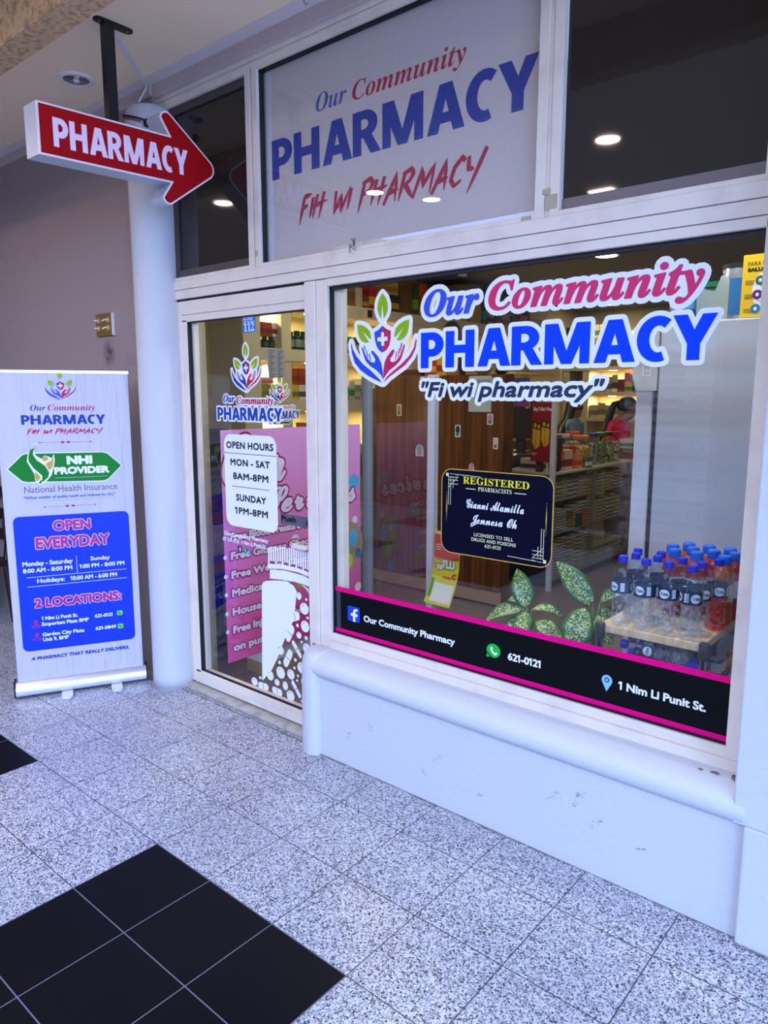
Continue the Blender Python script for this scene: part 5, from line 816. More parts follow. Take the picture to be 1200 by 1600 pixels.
for x, z, rx, rz in PILL['e']:
    P = [(min(x / 1000 + rx / 1000 * math.cos(2 * PI * k / 22), XM), max(z / 1000 + rz / 1000 * math.sin(2 * PI * k / 22), .103)) for k in range(22)]
    b = Mb().use(V_white); b.poly(FAC, P, .0012)
    if rx > 10: b.use(pl_out); b.line(FAC, (x / 1000 - rx * .00055, z / 1000 + rz * .0003), (x / 1000 - rx * .0001, z / 1000 + rz * .00072), .0025, .0016)
    b.build('pill', pd)
for x0, z0, x1, z1, r in PILL['c']:
    a = Vector((x0, z0)) / 1000; c = Vector((x1, z1)) / 1000; d = (c - a).normalized(); n_ = Vector((-d.y, d.x)); r /= 1000; rx = r * .8; a0 = math.degrees(math.atan2(d.y, d.x))
    P = arc(a.x, a.y, rx, r, a0 + 90, a0 + 270, 9) + arc(c.x, c.y, rx, r, a0 - 90, a0 + 90, 9); b = Mb().use(V_white); b.poly(FAC, [(min(x, XM), max(z, .103)) for x, z in P], .0012)
    mid = (a + c) / 2; b.use(pl_out); b.line(FAC, mid - n_ * r * .9, mid + n_ * r * .9, .003, .0016); b.build('capsule', pd)

# ------------------------------------------------------------------ inside the shop
XP = -3.05
PF = plane((XP, 0, 0), (0, 1, 0), (0, 0, 1), (1, 0, 0))
M_strip = mat('partition_aluminium', 'c8ccd4', rough=.35)
pt = thing('partition_glass', None, None, (XP, 2.9, 0), kind='structure')
b = Mb().use(M_pane2); b.box(XP - .008, XP, 2.46, 3.40, .16, 2.1); b.build('side_pane', pt)
b = Mb().use(M_pane2); b.box(XP + .03, -2.57, 3.435, 3.443, .12, 1.70); b.build('end_pane', pt)
b = Mb().use(mat('stile_grey', '8a929c', rough=.35)); b.box(XP - .02, XP + .03, 3.40, 3.45, 0, 1.712); b.build('corner_stile', pt, bevel=.003)
b = Mb().use(M_strip); b.box(-2.578, -2.528, 3.425, 3.47, 0, 1.70); b.build('end_stile', pt, bevel=.003)
# services poster
sp = thing('services_poster', 'large pink free services poster with scattered pills on the glass partition', 'poster', (XP, 2.8, .165))
m = mat('poster_pink', 'cf86d2', rough=.25); g = NG(m); P_, X_ = g.pos(); bb = m.node_tree.nodes['Principled BSDF']
g.inp(bb.inputs['Base Color'], g.mix(g.ramp(X_[2], .3, 1.3), hx('e04a9c'), hx('e6a2dc')))
b = Mb().use(m); b.slab(PF, R(2.30, 3.357, .165, 1.407), .001, .003); b.build('sheet', sp)
PC = mat('poster_crimson', 'a80d4e', rough=.35); PW = mat('poster_pale_lilac', 'e8dcf4', rough=.35)
b = Mb().use(PW); txt(b, PF, 'sc', 'Our', 2.30, 2.74, 1.115, .27, .0044, bold=.006, ol=.010, olm=PC, oloff=.0036)
txt(b, PF, 'sc', 'Services', 2.56, 3.315, .935, .15, .0056, bold=.006, ol=.009, olm=PC, oloff=.0048); b.build('title_lettering', sp)
b = Mb().use(PW)
for s, y1, z in (('Free Blood Pressure Check', 3.02, .825), ('Free Glucose Check', 2.945, .723), ('Free Weight Check', 2.93, .621), ('Medication Review', 2.92, .521), ('House Visits', 2.72, .418), ('Free Injection Administration', 3.12, .319), ('on purchase', 2.72, .221)):
    txt(b, PF, 'bf', s, 2.338, y1, z, .043, .0044, bold=.003, ol=.007, olm=PC, oloff=.0036)
    if not s.startswith('on'): b.ell(PF, 2.302, z + .02, .012, .012, .0044, 12)
b.build('list_lettering', sp)
b = Mb()
def pill(c, y, z, a, bb_, o=.0034): b.use(mat('print_' + c, c, rough=.35)); b.ell(PF, y, z, a, bb_, o, 18)
for c, y, z, a, q in (('b09070', 3.25, .66, .13, .15), ('58b8e0', 3.30, 1.055, .05, .045), ('e8c010', 3.232, .892, .022, .022), ('e8e4ec', 3.305, .815, .025, .025), ('e8c010', 2.93, .95, .02, .02), ('58b8e0', 2.95, .80, .05, .04), ('f0e8f0', 2.80, .77, .03, .025), ('9fd0f0', 3.21, .46, .04, .04), ('f0e8f0', 3.33, .38, .03, .03), ('c8b010', 2.85, .52, .05, .05), ('a0b018', 2.93, .47, .04, .06)): pill(c, y, z, a, q)
for i, (c, y, z, a, q) in enumerate((('58b8e0', 3.18, .74, .045, .04), ('e0c818', 3.22, .78, .03, .03), ('e8e0c0', 3.21, .72, .028, .03), ('58b8e0', 3.29, .70, .04, .06), ('e0c818', 3.19, .66, .03, .05), ('58c038', 3.21, .60, .07, .03), ('e0c818', 3.24, .56, .04, .05), ('d81c88', 3.17, .54, .04, .03), ('3878b0', 3.33, .60, .03, .03))): pill(c, y, z, a, q, .004 + i * .0004)
b.build('printed_pills', sp)
# decals on the partition glass
d2 = thing('brand_decal', 'smaller emblem and shop name on the glass partition behind the door, above the pink poster', 'window decal', (XP, 2.71, 1.43))
logo(PF, 2.708, 1.543, .148, d2, .002, True, V_white, V_dkblue, V_dkpink, V_green, .04)
b = Mb().use(V_dkpink); txt(b, PF, 'it', 'Our Community', 2.61, 2.82, 1.51, .022, .003, ol=.005, olm=V_white, oloff=.0022); b.build('name_lettering', d2)
b = Mb().use(V_dkblue); txt(b, PF, 'ph', 'PHARMACY', 2.60, 2.852, 1.455, .043, .003, ol=.006, olm=V_white, oloff=.0022); b.build('pharmacy_lettering', d2)
b = Mb().use(V_navy); txt(b, PF, 'bf', '"Fi wi pharmacy"', 2.622, 2.79, 1.428, .016, .003, bold=.0014, shear=.2, ol=.004, olm=V_white, oloff=.0022); b.build('motto_lettering', d2)
pr = thing('price_list', 'grey two-column list sheet taped to the glass partition', 'notice', (XP, 2.68, 1.67))
b = Mb().use(mat('paper_grey', '8c8a88', rough=.7)); b.poly(PF, [(2.632, 1.672), (2.745, 1.68), (2.742, 1.83), (2.612, 1.828)], .004); b.build('sheet', pr)
b = Mb().use(mat('text_grey', '3c3c3c', rough=.7))
for k in range(14):
    for y in (2.635, 2.695): b.line(PF, (y, 1.82 - k * .0105), (y + .04 - .01 * (k % 3), 1.82 - k * .0105), .0035, .005)
b.build('lettering', pr)
# ------------------------------------------------------------------ product boxes
def boxmesh(name, w, d, h, c, band=None, lo=.2, hi=.55, text=None):
    """a carton w (x) by d (y) by h, standing on the origin, printed band on all sides"""
    b = Mb().use(mat('carton_' + c, c, rough=.5)); b.box(-w / 2, w / 2, -d / 2, d / 2, 0, h)
    if band:
        b.use(mat('carton_' + band, band, rough=.5)); e = .0007
        for F, ww in ((plane((w / 2 + e, 0, 0), (0, 1, 0), (0, 0, 1), (1, 0, 0)), d), (plane((0, -d / 2 - e, 0), (1, 0, 0), (0, 0, 1), (0, -1, 0)), w)):
            b.rect(F, -ww / 2, ww / 2, h * lo, h * hi); 
            if text:
                b.use(mat('carton_' + text, text, rough=.5)); b.rect(F, -ww * .35, ww * .3, h * (hi + .1), h * min(.95, hi + .22), .0003); b.use(mat('carton_' + band, band, rough=.5))
    me = b.build(name); me_ = me.data; bpy.data.objects.remove(me); return me_
_pr = {}
def carton(name, label, cat, loc, w, d, h, c, band=None, text=None, group=None, lo=.2, hi=.55, rz=0):
    k = (round(w, 3), round(d, 3), round(h, 3), c, band, text, lo, hi)
    if k not in _pr: _pr[k] = boxmesh(name, w, d, h, c, band, lo, hi, text)
    o = bpy.data.objects.new(name, _pr[k]); COL.objects.link(o); o.location = (loc[0], loc[1], loc[2] + .0006); o.rotation_euler = (0, 0, rz); return tag(o, label, cat, group)
def pillbottle(name, label, loc, r, h, c, cap, group=None, band='e8e4d0'):
    loc = (loc[0], loc[1], loc[2] + .0006); k = ('b', r, h, c, cap)
    if k not in _pr:
        t = thing(name, label, 'bottle')
        b = Mb().use(mat('bottle_' + c, c, rough=.25)); b.lathe((0, 0, 0), [(r * .9, 0), (r, h * .05), (r, h * .68), (r * .7, h * .78), (r * .6, h * .8)], 14)
        b.use(mat('bottle_' + band, band, rough=.5)); b.lathe((0, 0, 0), [(r * 1.02, h * .15), (r * 1.02, h * .55)], 14); b.build('body', t, smooth='auto')
        b = Mb().use(mat('cap_' + cap, cap, rough=.4)); b.lathe((0, 0, 0), [(r * .72, h * .8), (r * .74, h * .82), (r * .74, h * .98), (r * .66, h)], 14); b.build('cap', t, smooth='auto')
        _pr[k] = t; t.location = loc; return tag(t, label, 'bottle', group)
    return copy_tree(_pr[k], loc, label=label, group=group)
# ---- shelf wall on the left, lit from under each board
M_shelf = mat('shelf_white', 'cfc6ac', rough=.5); M_back = mat('shelf_back_cream', 'e4d296', rough=.7)
ws = thing('wall_shelf', 'long cream wall shelf unit along the left side of the shop, full of products', 'shelf', (-4.4, 5.8, 0))
for z in (2.22, 1.84, 1.46, 1.08, .45):
    b = Mb().use(M_shelf); b.box(-4.60, -4.2, 3.405, 8.245, z, z + .09); b.build('shelf_board', ws)
for y0, y1 in ((3.40, 3.56), (3.765, 3.862), (5.35, 5.45), (6.75, 6.85), (8.15, 8.25)):
    b = Mb().use(M_shelf); b.box(-4.595, -4.205, y0, y1, 0, 2.225); b.build('upright', ws)
b = Mb().use(M_back); b.box(-4.65, -4.60, 3.40, 8.25, 0, 2.25); b.build('back_panel', ws)
b = Mb().use(mat('shelf_tag_black', '16161a', rough=.5))
b.box(-4.2, -4.197, 4.73, 4.79, 2.235, 2.295); b.build('price_tag', ws)
for z in (2.20, 1.82, 1.44):
    for y in (3.68, 4.25, 5.05, 6.1, 7.4):
        lamp('AREA', (-4.36, y, z), 2.8, WARM, .1)
for z in (2.214, 1.834, 1.454):
    for y in (4.12, 5.05, 6.1): b = Mb().use(mat('puck_lamp', 'ffffff', emit='ffe2b0', estr=9)); b.lathe((-4.30, y, z), [(.025, 0), (.025, .006)], 14); b.build('shelf_light', ws)
bk = [('cardboard_box', 'brown cardboard box with a drawn label, first on the top shelf', 4.385, 4.61, 2.53, '7a5638', '6a4a30', 'shipping box'),
 ('plastic_pack', 'clear white plastic pack beside the first cardboard box on the top shelf', 4.625, 4.70, 2.47, 'b8b09a', None, 'pack'),
 ('snack_bag', 'dark bag with gold front on the top shelf under the red sign', 4.71, 4.785, 2.41, '5a4420', 'b08828', 'bag'),
 ('shelf_sign', 'small red sign with a yellow seal standing on the top shelf', 4.79, 4.885, 2.50, 'b01c18', 'd8a818', 'sign'),
 ('product_box', 'black product box with yellow print on the top shelf', 5.00, 5.19, 2.455, '1c1e24', 'b89a20', 'box'),
 ('cardboard_box', 'tall brown cardboard box on the top shelf beside the black box', 5.20, 5.375, 2.63, '6c4a26', None, 'shipping box'),
 ('product_box', 'dark green tall product box beside the tall cardboard box', 5.385, 5.47, 2.56, '2c5a2c', '7ab020', 'box'),
 ('product_box', 'bright orange tall product box on the top shelf', 5.475, 5.60, 2.60, 'c85a14', '8a3a10', 'box'),
 ('product_box', 'small red product box on the top shelf past the orange box', 5.70, 5.82, 2.42, 'a8182c', None, 'box'),
 ('product_box', 'tan carton with round seal over the word Our', 5.84, 5.96, 2.55, 'a08a68', '7a5a2a', 'box'),
 ('product_box', 'tan and green carton low on the top shelf above the clock', 5.98, 6.10, 2.53, 'a08a68', '3a8a30', 'box'),
 ('product_box', 'tan carton with black and yellow stripes, left of the tall pair', 6.12, 6.28, 2.66, 'b09a70', 'c8a010', 'box'),
 ('product_box', 'tall tan carton with black and yellow stripes, right of the pair', 6.30, 6.52, 2.69, 'a8946c', 'c0a018', 'box'),
 ('product_box', 'cyan and blue product box on the top shelf inside the letter C', 6.54, 6.64, 2.55, '1c4a8a', '18a0c0', 'box'),
 ('product_box', 'yellow product box with blue band on the top shelf', 6.66, 6.78, 2.46, 'd0b018', '1c3a8a', 'box'),
 ('product_box', 'dark purple product box on the top shelf', 6.80, 6.92, 2.45, '2a1830', '8a2030', 'box'),
 ('product_box', 'white product box with grey print on the top shelf', 6.94, 7.10, 2.45, 'b8b09c', '7a786a', 'box'),
 ('product_box', 'navy product box near the far end of the top shelf', 7.12, 7.28, 2.44, '1c2a4a', None, 'box'),
 ('product_box', 'red and yellow product box near the far end of the top shelf', 7.30, 7.48, 2.46, 'b82818', 'd8a018', 'box'),
 ('cardboard_box', 'light cardboard box at the far end of the top shelf', 7.52, 7.95, 2.56, 'a89468', '8a7850', 'shipping box')]
for nm, lb, y0, y1, zt, c, bd, ct in bk: carton(nm, lb, ct, (-4.33, (y0 + y1) / 2, 2.31), .2, y1 - y0 - .006, zt - 2.31, c, bd)
carton('product_box', 'yellow product box stacked on the black box of the top shelf', 'box', (-4.33, 5.095, 2.4555), .19, .17, .12, 'c8a038', 'a87a20')
for k in range(4): carton('medicine_box', 'red and brown box standing on a dark bottle row, left niche behind the door' if k < 3 else 'pale pink box at the end of the red boxes, left niche behind the door', 'box', (-4.30, 3.585 + k * .052, 2.018), .1, .046, .10, '9a2418' if k < 3 else 'd8c0b0', '6a1410', group='red boxes in the left niche behind the door' if k < 3 else None)
for k in range(3): pillbottle('supplement_bottle', 'dark bottle under the red boxes, left niche behind the door', (-4.28, 3.60 + k * .062, 1.93), .029, .085, '1c1e2a', '16281c', 'dark bottles under the red boxes', band='3a4048')
for k in range(3): pillbottle('supplement_bottle', 'green capped supplement bottle in the upper lit niche behind the door', (-4.26, 3.90 + k * .072, 1.93), .034, .145 - .01 * (k == 0), '1e3020', '14381c', 'green capped bottles behind the door', band='7c8a78')
for k in range(8): pillbottle('supplement_bottle', ['green capped bottle', 'orange capped bottle'][k % 2 * (k < 3)] + ' in the row behind the left edge of the main window', (-4.26, 4.37 + k * .068, 1.93), .031, .135, ['2c4420', '4a3a18', '2a3c20'][k % 3], 'c85018' if k == 1 else '1c6a28', 'bottle row behind the window edge' if k % 2 * (k < 3) == 0 else None, band='a89a70')
for k in range(4): carton('medicine_box', 'orange-brown tall box, upper tier of the middle lit niche behind the door', 'box', (-4.28, 3.905 + k * .075, 1.665), .12, .07, .125, 'a83c1c', '8a2c14', group='orange-brown boxes behind the door')
carton('medicine_box', 'yellow box under the orange-brown boxes behind the door', 'box', (-4.28, 3.905, 1.55), .12, .08, .114, 'c8b020', '6a7a18')
carton('medicine_box', 'white printed box under the orange-brown boxes behind the door', 'box', (-4.28, 4.02, 1.55), .12, .14, .114, 'd8ccc8', '584a5a')
carton('medicine_box', 'pale pink box in the second niche beside the price list', 'box', (-4.28, 3.63, 1.665), .12, .11, .05, 'd8a0a0', 'c86a60')
for k in range(3): carton('medicine_box', 'olive yellow box in the second niche behind the door lettering', 'box', (-4.28, 3.60 + k * .058, 1.55), .12, .054, .114, '94902c', '7a7a20', group='olive boxes in the second niche')
for k in range(7): carton('medicine_box', 'small medicine box in the low row behind the left edge of the main window', 'box', (-4.26, 4.38 + k * .075, 1.55), .12, .068, [.16, .10, .15, .12, .17, .14, .12][k], ['d8d4c8', '3a4a48', 'c8c0b0', '8a9a90', 'd0c8a8', '50604c', 'b8b8b0'][k], ['2c2c5a', '88a090', '4a8a3a', 'c8c4b8', '3a7a30', 'a8b0a0', '4a4a5a'][k], group='low row of boxes behind the window edge')
carton('medicine_box', 'dark maroon box on the bottom visible shelf behind the door', 'box', (-4.28, 3.93, 1.17), .12, .1, .15, '3a1a24', None)
carton('medicine_box', 'bright orange box on the bottom visible shelf behind the door', 'box', (-4.28, 4.05, 1.17), .12, .06, .2, 'd8801c', 'b86010')
carton('medicine_box', 'red box on the bottom visible shelf behind the window edge', 'box', (-4.28, 4.52, 1.17), .12, .07, .13, 'a81c34', None)
carton('medicine_box', 'white and navy box on the bottom visible shelf behind the window edge', 'box', (-4.28, 4.42, 1.17), .12, .09, .1, 'c8c4c0', '24285a')
for k in range(6): carton('medicine_box', 'dark coloured box on the shelf behind the big blue letters', 'box', (-4.27, 5.6 + k * .19, 1.93), .12, .13, [.1, .14, .09, .13, .1, .12][k], ['4a3020', '2c3428', '5a2c1c', '30303a', '6a5a30', '3a2020'][k], ['8a5a30', '4a6a3a', 'b08020', '5a5a6a', '9a8a50', '8a2a20'][k], group='dark boxes behind the big blue letters')
# clock
ck = thing('wall_clock', 'grey round wall clock under the top shelf, half hidden behind the letter H', 'clock', (-4.2, 5.95, 2.155))
b = Mb().use(mat('clock_rim', '4a463e', rough=.4)); b.lathe((-4.197, 5.95, 2.135), [(.155, 0), (.16, .02), (.14, .03)], 36, 'x'); b.build('rim', ck, smooth='auto')
b = Mb().use(mat('clock_face', '9a948a', rough=.4)); b.lathe((-4.190, 5.95, 2.135), [(.14, 0), (.14, .02)], 36, 'x'); b.build('face', ck)
b = Mb().use(mat('text_grey')); CF = plane((-4.169, 5.95, 2.135), (0, 1, 0), (0, 0, 1), (1, 0, 0))
for k in range(12):
    a = k * PI / 6; b.line(CF, (.105 * math.cos(a), .105 * math.sin(a)), (.125 * math.cos(a), .125 * math.sin(a)), .012)
b.line(CF, (0, 0), (.05, .05), .01); b.line(CF, (0, 0), (-.02, .09), .007); b.build('hands', ck)
# ------------------------------------------------------------------ brown cabinet with stickers
m = mat('cabinet_wood', '7a4a20', rough=.22, spec=.4); g = NG(m); P_, X_ = g.pos(); bb = m.node_tree.nodes['Principled BSDF']
cmb = m.node_tree.nodes.new('ShaderNodeCombineXYZ'); g.inp(cmb.inputs[0], g.math('MULTIPLY', X_[0], 26.0)); g.inp(cmb.inputs[1], X_[1]); g.inp(cmb.inputs[2], g.math('MULTIPLY', X_[2], 1.4))
g.inp(bb.inputs['Base Color'], g.mix(g.ramp(g.noise(cmb.outputs[0], 1.0, 4), .35, .7), hx('4c2a10'), hx('744820')))
cb = thing('wooden_cabinet', 'tall shallow brown wood cabinet with stickers behind the glass partition', 'cabinet', (-3.45, 4.8, 0))
b = Mb().use(m); b.box(-4.14, -2.77, 4.62, 4.73, .02, 1.735); b.build('body', cb)
for x0, x1 in ((-4.135, -3.69), (-3.685, -3.235), (-3.23, -2.775)):
    b = Mb().use(m); b.box(x0, x1, 4.60, 4.62, .12, 1.725); b.build('door', cb, bevel=.003)
b = Mb().use(mat('cabinet_plinth', 'a88a68', rough=.6)); b.box(-4.14, -2.77, 4.605, 4.62, .02, .115); b.build('plinth', cb)
KF = plane((0, 4.598, 0), (1, 0, 0), (0, 0, 1), (0, -1, 0))
def sticker(label, x, z, w, h, c, c2, shape='r'):
    x, z, w, h = x * .939, 1.58 + (z - 1.58) * .939, w * .939, h * .939; t = thing('sticker', label, 'sticker', (x, 4.598, z)); b = Mb().use(mat('stick_white', 'd8d8d4', rough=.5))
    if shape == 'r': b.rrect(KF, x - w / 2, x + w / 2, z - h / 2, z + h / 2, w * .15, 0)
    else: b.poly(KF, [(x - w / 2, z - h / 2), (x + w / 2, z - h / 2)] + arc(x, z, w / 2, h / 2, 0, 180, 10), 0)
    b.build('border', t); b = Mb().use(mat('stick_' + c, c, rough=.5)); b.ell(KF, x, z + h * .08, w * .36, h * .36, .0008, 14); b.use(mat('stick_' + c2, c2, rough=.5)); b.rect(KF, x - w * .28, x + w * .28, z - h * .4, z - h * .12, .0012); b.build('print', t)
for lb, x, z, w, h, c, c2, s in (
 ('round teal sticker at the upper left of the brown cabinet', -4.30, 1.69, .07, .09, '2c8a8a', 'b8c8c0', 'r'),
 ('grey rectangular sticker high on the left cabinet door', -3.99, 1.46, .055, .10, '8a8a90', '5a5a60', 'r'),
 ('rainbow arch sticker on the brown cabinet beside the white stile', -3.765, 1.125, .085, .10, '58a8c0', 'd08090', 'a'),
 ('red and green flower sticker at the top of the cabinet', -3.715, 1.70, .10, .08, 'b04058', '4a8a50', 'r'),
 ('pink sticker at the top of the cabinet, right of the white stile', -3.56, 1.655, .07, .05, 'd89ab8', 'c88aa8', 'r'),
 ('black and teal figure sticker in the middle of the right cabinet part', -3.378, 1.30, .055, .10, '1a2c2c', '2c8a80', 'r'),
 ('pink and green sticker near the right edge of the cabinet', -3.075, 1.40, .055, .085, 'c87a9a', '3a7a5a', 'r'),
 ('white and red boot sticker low at the right edge of the cabinet', -3.02, 1.215, .045, .09, 'c8c4c0', 'b83a3a', 'r'),
 ('small pink tulip sticker above the registered pharmacists card', -3.24, 1.01, .05, .075, 'd888b0', 'd888b0', 'a'),
 ('white dog sticker at the top right corner of the cabinet', -3.04, 1.69, .045, .06, '3a3a3c', '8a8a8a', 'r')):
    sticker(lb, x, z, w, h, c, c2, s)
nt_ = thing('paper_notice', 'pale paper notice taped high on the brown cabinet', 'notice', (-2.98, 4.59, 1.48))
b = Mb().use(mat('paper_cool', 'b4c0c0', rough=.6)); b.slab(KF, R(-3.076, -2.88, 1.463, 1.725), 0.001, .003); b.build('sheet', nt_)
b = Mb().use(mat('text_grey')); txt(b, KF, 'bf', 'PLEASE AVOID', -3.05, -2.892, 1.676, .0225, .004); b.build('lettering', nt_)
for k, (lb, nm, x, w, h, c, c2) in enumerate((('red gift box with yellow print on top of the brown cabinet', 'gift_box', -3.68, .11, .13, 'a81c18', 'd0a018'), ('yellow gift bag beside the red gift box on the cabinet', 'gift_bag', -3.57, .09, .14, 'c89818', '8a2018'), ('dark vase on top of the brown cabinet behind the letter H', 'vase', -3.40, .07, .2, '1c1c20', None), ('gold tinsel ornament on top of the brown cabinet', 'ornament', -3.20, .13, .12, '8a6a20', 'c8a848'), ('black round pot at the right end of the cabinet top', 'pot', -3.03, .1, .07, '141418', None), ('long dark red tray on the left end of the cabinet top', 'tray', -3.92, .26, .05, '5a1c1c', '3a1414'))):
    if nm in ('vase', 'pot', 'ornament'):
        b = Mb().use(mat('deco_' + c, c, rough=.35)); b.lathe((x * .939, 4.675, 1.7356), [(w * .3, 0), (w * .5, h * .3), (w * .42, h * .7), (w * .22, h * .85), (w * .3, h)], 16); o = b.build(nm, None, smooth='auto', loc=(x * .939, 4.675, 1.7356)); tag(o, lb, nm)
    else: carton(nm, lb, nm.replace('_', ' '), (x * .939, 4.675, 1.735), w, .1, h, c, c2)
# flu poster taped to the end stile, curling at its lower edge
fl = thing('flu_poster', 'curling yellow and red flu remedy poster hanging by the white stile', 'poster', (-2.42, 3.42, .4))
def FLF(x, y, off=0.0):
    c = .10 * max(0, (.62 - y) / .24) ** 1.6 + .02 * math.sin((x + 2.51) * 9); return Vector((x, 3.415 - c - off * .95, y))
def grid(b, F, x0, x1, y0, y1, off, nx=6, ny=8):
    for i in range(nx):
        for j in range(ny): b.rect(F, x0 + (x1 - x0) * i / nx, x0 + (x1 - x0) * (i + 1) / nx, y0 + (y1 - y0) * j / ny, y0 + (y1 - y0) * (j + 1) / ny, off)
b = Mb().use(mat('flu_yellow', 'c8cc28', rough=.35)); grid(b, FLF, -2.512, -2.315, .385, .80, 0); b.build('sheet', fl)
b = Mb().use(mat('flu_red', 'c83a18', rough=.35)); grid(b, FLF, -2.508, -2.318, .64, .78, .0012, 6, 4); b.use(mat('flu_orange', 'e08a20', rough=.35)); grid(b, FLF, -2.500, -2.35, .575, .64, .0012, 5, 3)
b.use(mat('flu_white', 'e0e4d8', rough=.35)); grid(b, FLF, -2.475, -2.325, .40, .50, .0012, 5, 4); b.use(mat('flu_green', '4aa030', rough=.35)); grid(b, FLF, -2.505, -2.48, .42, .52, .0018, 1, 4); b.build('print', fl)
b = Mb().use(mat('flu_white')); 
for k in range(3): b.line(FLF, (-2.495, .715 - k * .014), (-2.45, .722 - k * .014), .004, .0024)
txt(b, FLF, 'bf', 'THE', -2.485, -2.435, .572, .03, .003, bold=.003, ol=.004, olm=mat('flu_green'), oloff=.002); txt(b, FLF, 'bf', 'FLU', -2.435, -2.345, .585, .05, .003, bold=.004, ol=.005, olm=mat('flu_green'), oloff=.002)
b.use(mat('flu_red')); txt(b, FLF, 'bf', 'VITAMIN', -2.42, -2.36, .528, .014, .003, bold=.001); txt(b, FLF, 'bf', 'C', -2.357, -2.325, .53, .034, .003, bold=.004); b.build('lettering', fl)
# office chair and box behind the door
oc = thing('office_chair', 'black office chair back showing above the pink poster behind the door', 'chair', (-3.55, 2.75, 0))
b = Mb().use(mat('chair_black', '141416', rough=.6)); b.slab(plane((-3.62, 0, 0), (0, 1, 0), (0, 0, 1), (1, 0, 0)), rr(2.60, 2.85, .80, 1.385, .08), -.04, 0.0); b.build('backrest', oc)
b = Mb().use(mat('chair_black')); b.box(-3.95, -3.5, 2.3 + .22, 2.96, .45, .53); b.build('seat', oc, bevel=.02)
b = Mb().use(mat('chair_black')); b.lathe((-3.72, 2.75, 0), [(.28, 0), (.28, .03), (.03, .06), (.03, .45)], 20); b.build('base', oc)
fb = carton('cardboard_box', 'cardboard box with white label on the floor under the pink poster', 'shipping box', (-3.16, 2.80, 0.0), .16, .44, .24, 'a08058', 'd8d8d8', lo=.3, hi=.75)

# ------------------------------------------------------------------ counter, monitor, red poster
M_blk = mat('counter_black', '141214', rough=.5)
dk = thing('service_counter', 'black service counter between the brown cabinet and the glass showcase', 'counter', (-3.6, 5.9, 0))
b = Mb().use(M_blk); b.box(-3.95, -3.28, 5.5, 6.3, 0, 1.02); b.build('body', dk)
b = Mb().use(mat('counter_top', '2a2628', rough=.35)); b.box(-3.97, -3.27, 5.48, 6.32, 1.02, 1.06); b.build('worktop', dk)
mo = thing('computer_monitor', 'black computer monitor on the service counter behind the cabinet edge', 'monitor', (-3.40, 6.05, 1.06))
b = Mb().use(M_blk); b.slab(plane((-3.40, 5.98, 0), (.99, .13, 0), (0, 0, 1), (.13, -.99, 0)), rr(-.28, .11, 1.19, 1.56, .012), -.03, .0); b.build('screen', mo)
b = Mb().use(M_blk); b.box(-3.49, -3.41, 6.02, 6.06, 1.075, 1.30); b.lathe((-3.45, 6.04, 1.06), [(.1, 0), (.1, .015)], 18); b.build('stand', mo)
b = Mb().use(mat('logo_grey', 'a8a8a8', rough=.5)); b.ell(plane((-3.40, 5.98, 0), (.99, .13, 0), (0, 0, 1), (.13, -.99, 0)), .04, 1.50, .03, .035, .004); b.build('emblem', mo)
carton('card_terminal', 'small grey card terminal on the black service counter', 'card terminal', (-3.38, 5.62, 1.06), .14, .1, .05, '4a4c50', 'b0b0b0')
carton('paper_stack', 'white paper bag on the dark end of the showcase above the registered card', 'paper bag', (-3.0, 5.47, .962), .2, .08, .10, 'b0aeb0', '303034')
nb = thing('blue_notice', 'blue and purple notice sheet hanging above the service counter', 'notice', (-3.13, 5.5, 1.6))
NF = plane((0, 5.5, 0), (1, 0, 0), (0, 0, 1), (0, -1, 0))
b = Mb().use(mat('notice_blue', '2c4a9a', rough=.4)); b.slab(NF, R(-3.225, -3.075, 1.49, 1.73), -.002, 0); b.use(mat('notice_purple', '7a3a80', rough=.4)); b.poly(NF, [(-3.225, 1.49), (-3.075, 1.49), (-3.075, 1.60)], .001); b.build('sheet', nb)
b = Mb().use(V_gold); b.poly(NF, [(-3.21, 1.67), (-3.19, 1.70), (-3.17, 1.67)], .0015); b.use(V_white); b.rect(NF, -3.16, -3.09, 1.685, 1.695, .0015); b.build('print', nb)
for x in (-3.2, -3.1):
    b = Mb().use(mat('text_grey')); b.box(x - .001, x + .001, 5.499, 5.501, 1.73, 2.72); b.build('cord', nb)
rp = thing('promo_poster', 'dark red Buy 2 Get 1 Free poster on a white post at the showcase end', 'poster', (-2.78, 5.28, 0))
RF = plane((0, 5.30, 0), (1, 0, 0), (0, 0, 1), (0, -1, 0))
b = Mb().use(mat('promo_red', '8c1014', rough=.35)); b.slab(RF, R(-2.935, -2.742, 1.055, 1.53), -.003, 0); b.build('sheet', rp)
b = Mb().use(V_white); txt(b, RF, 'bf', 'Buy 2 Get 1 Free', -2.918, -2.752, 1.462, .03, .001, bold=.0012); b.line(RF, (-2.925, 1.12), (-2.88, 1.122), .004, .001); b.line(RF, (-2.925, 1.108), (-2.89, 1.11), .003, .001); b.build('lettering', rp)
b = Mb()
for x, z, s in ((-2.895, 1.18, 1.0), (-2.815, 1.20, .95)):
    b.use(mat('promo_yellow', 'd0a818', rough=.4)); b.poly(RF, [(x - .03, z + .03), (x - .022, z + .2 * s), (x + .045, z + .185 * s), (x + .04, z), (x, z - .03)], .001)
    b.use(mat('promo_dark', '201814', rough=.4)); b.poly(RF, [(x - .025, z + .14 * s), (x - .022, z + .2 * s), (x + .045, z + .185 * s), (x + .043, z + .125 * s)], .0015)
    b.use(mat('promo_yellow')); b.ell(RF, x - .005, z + .165 * s, .013, .02, .002, 12); b.ell(RF, x + .028, z + .155 * s, .011, .019, .002, 12)
    b.use(mat('promo_dark')); b.line(RF, (x, z - .03), (x + .005, z + .12), .003, .002)
b.build('printed_boxes', rp)
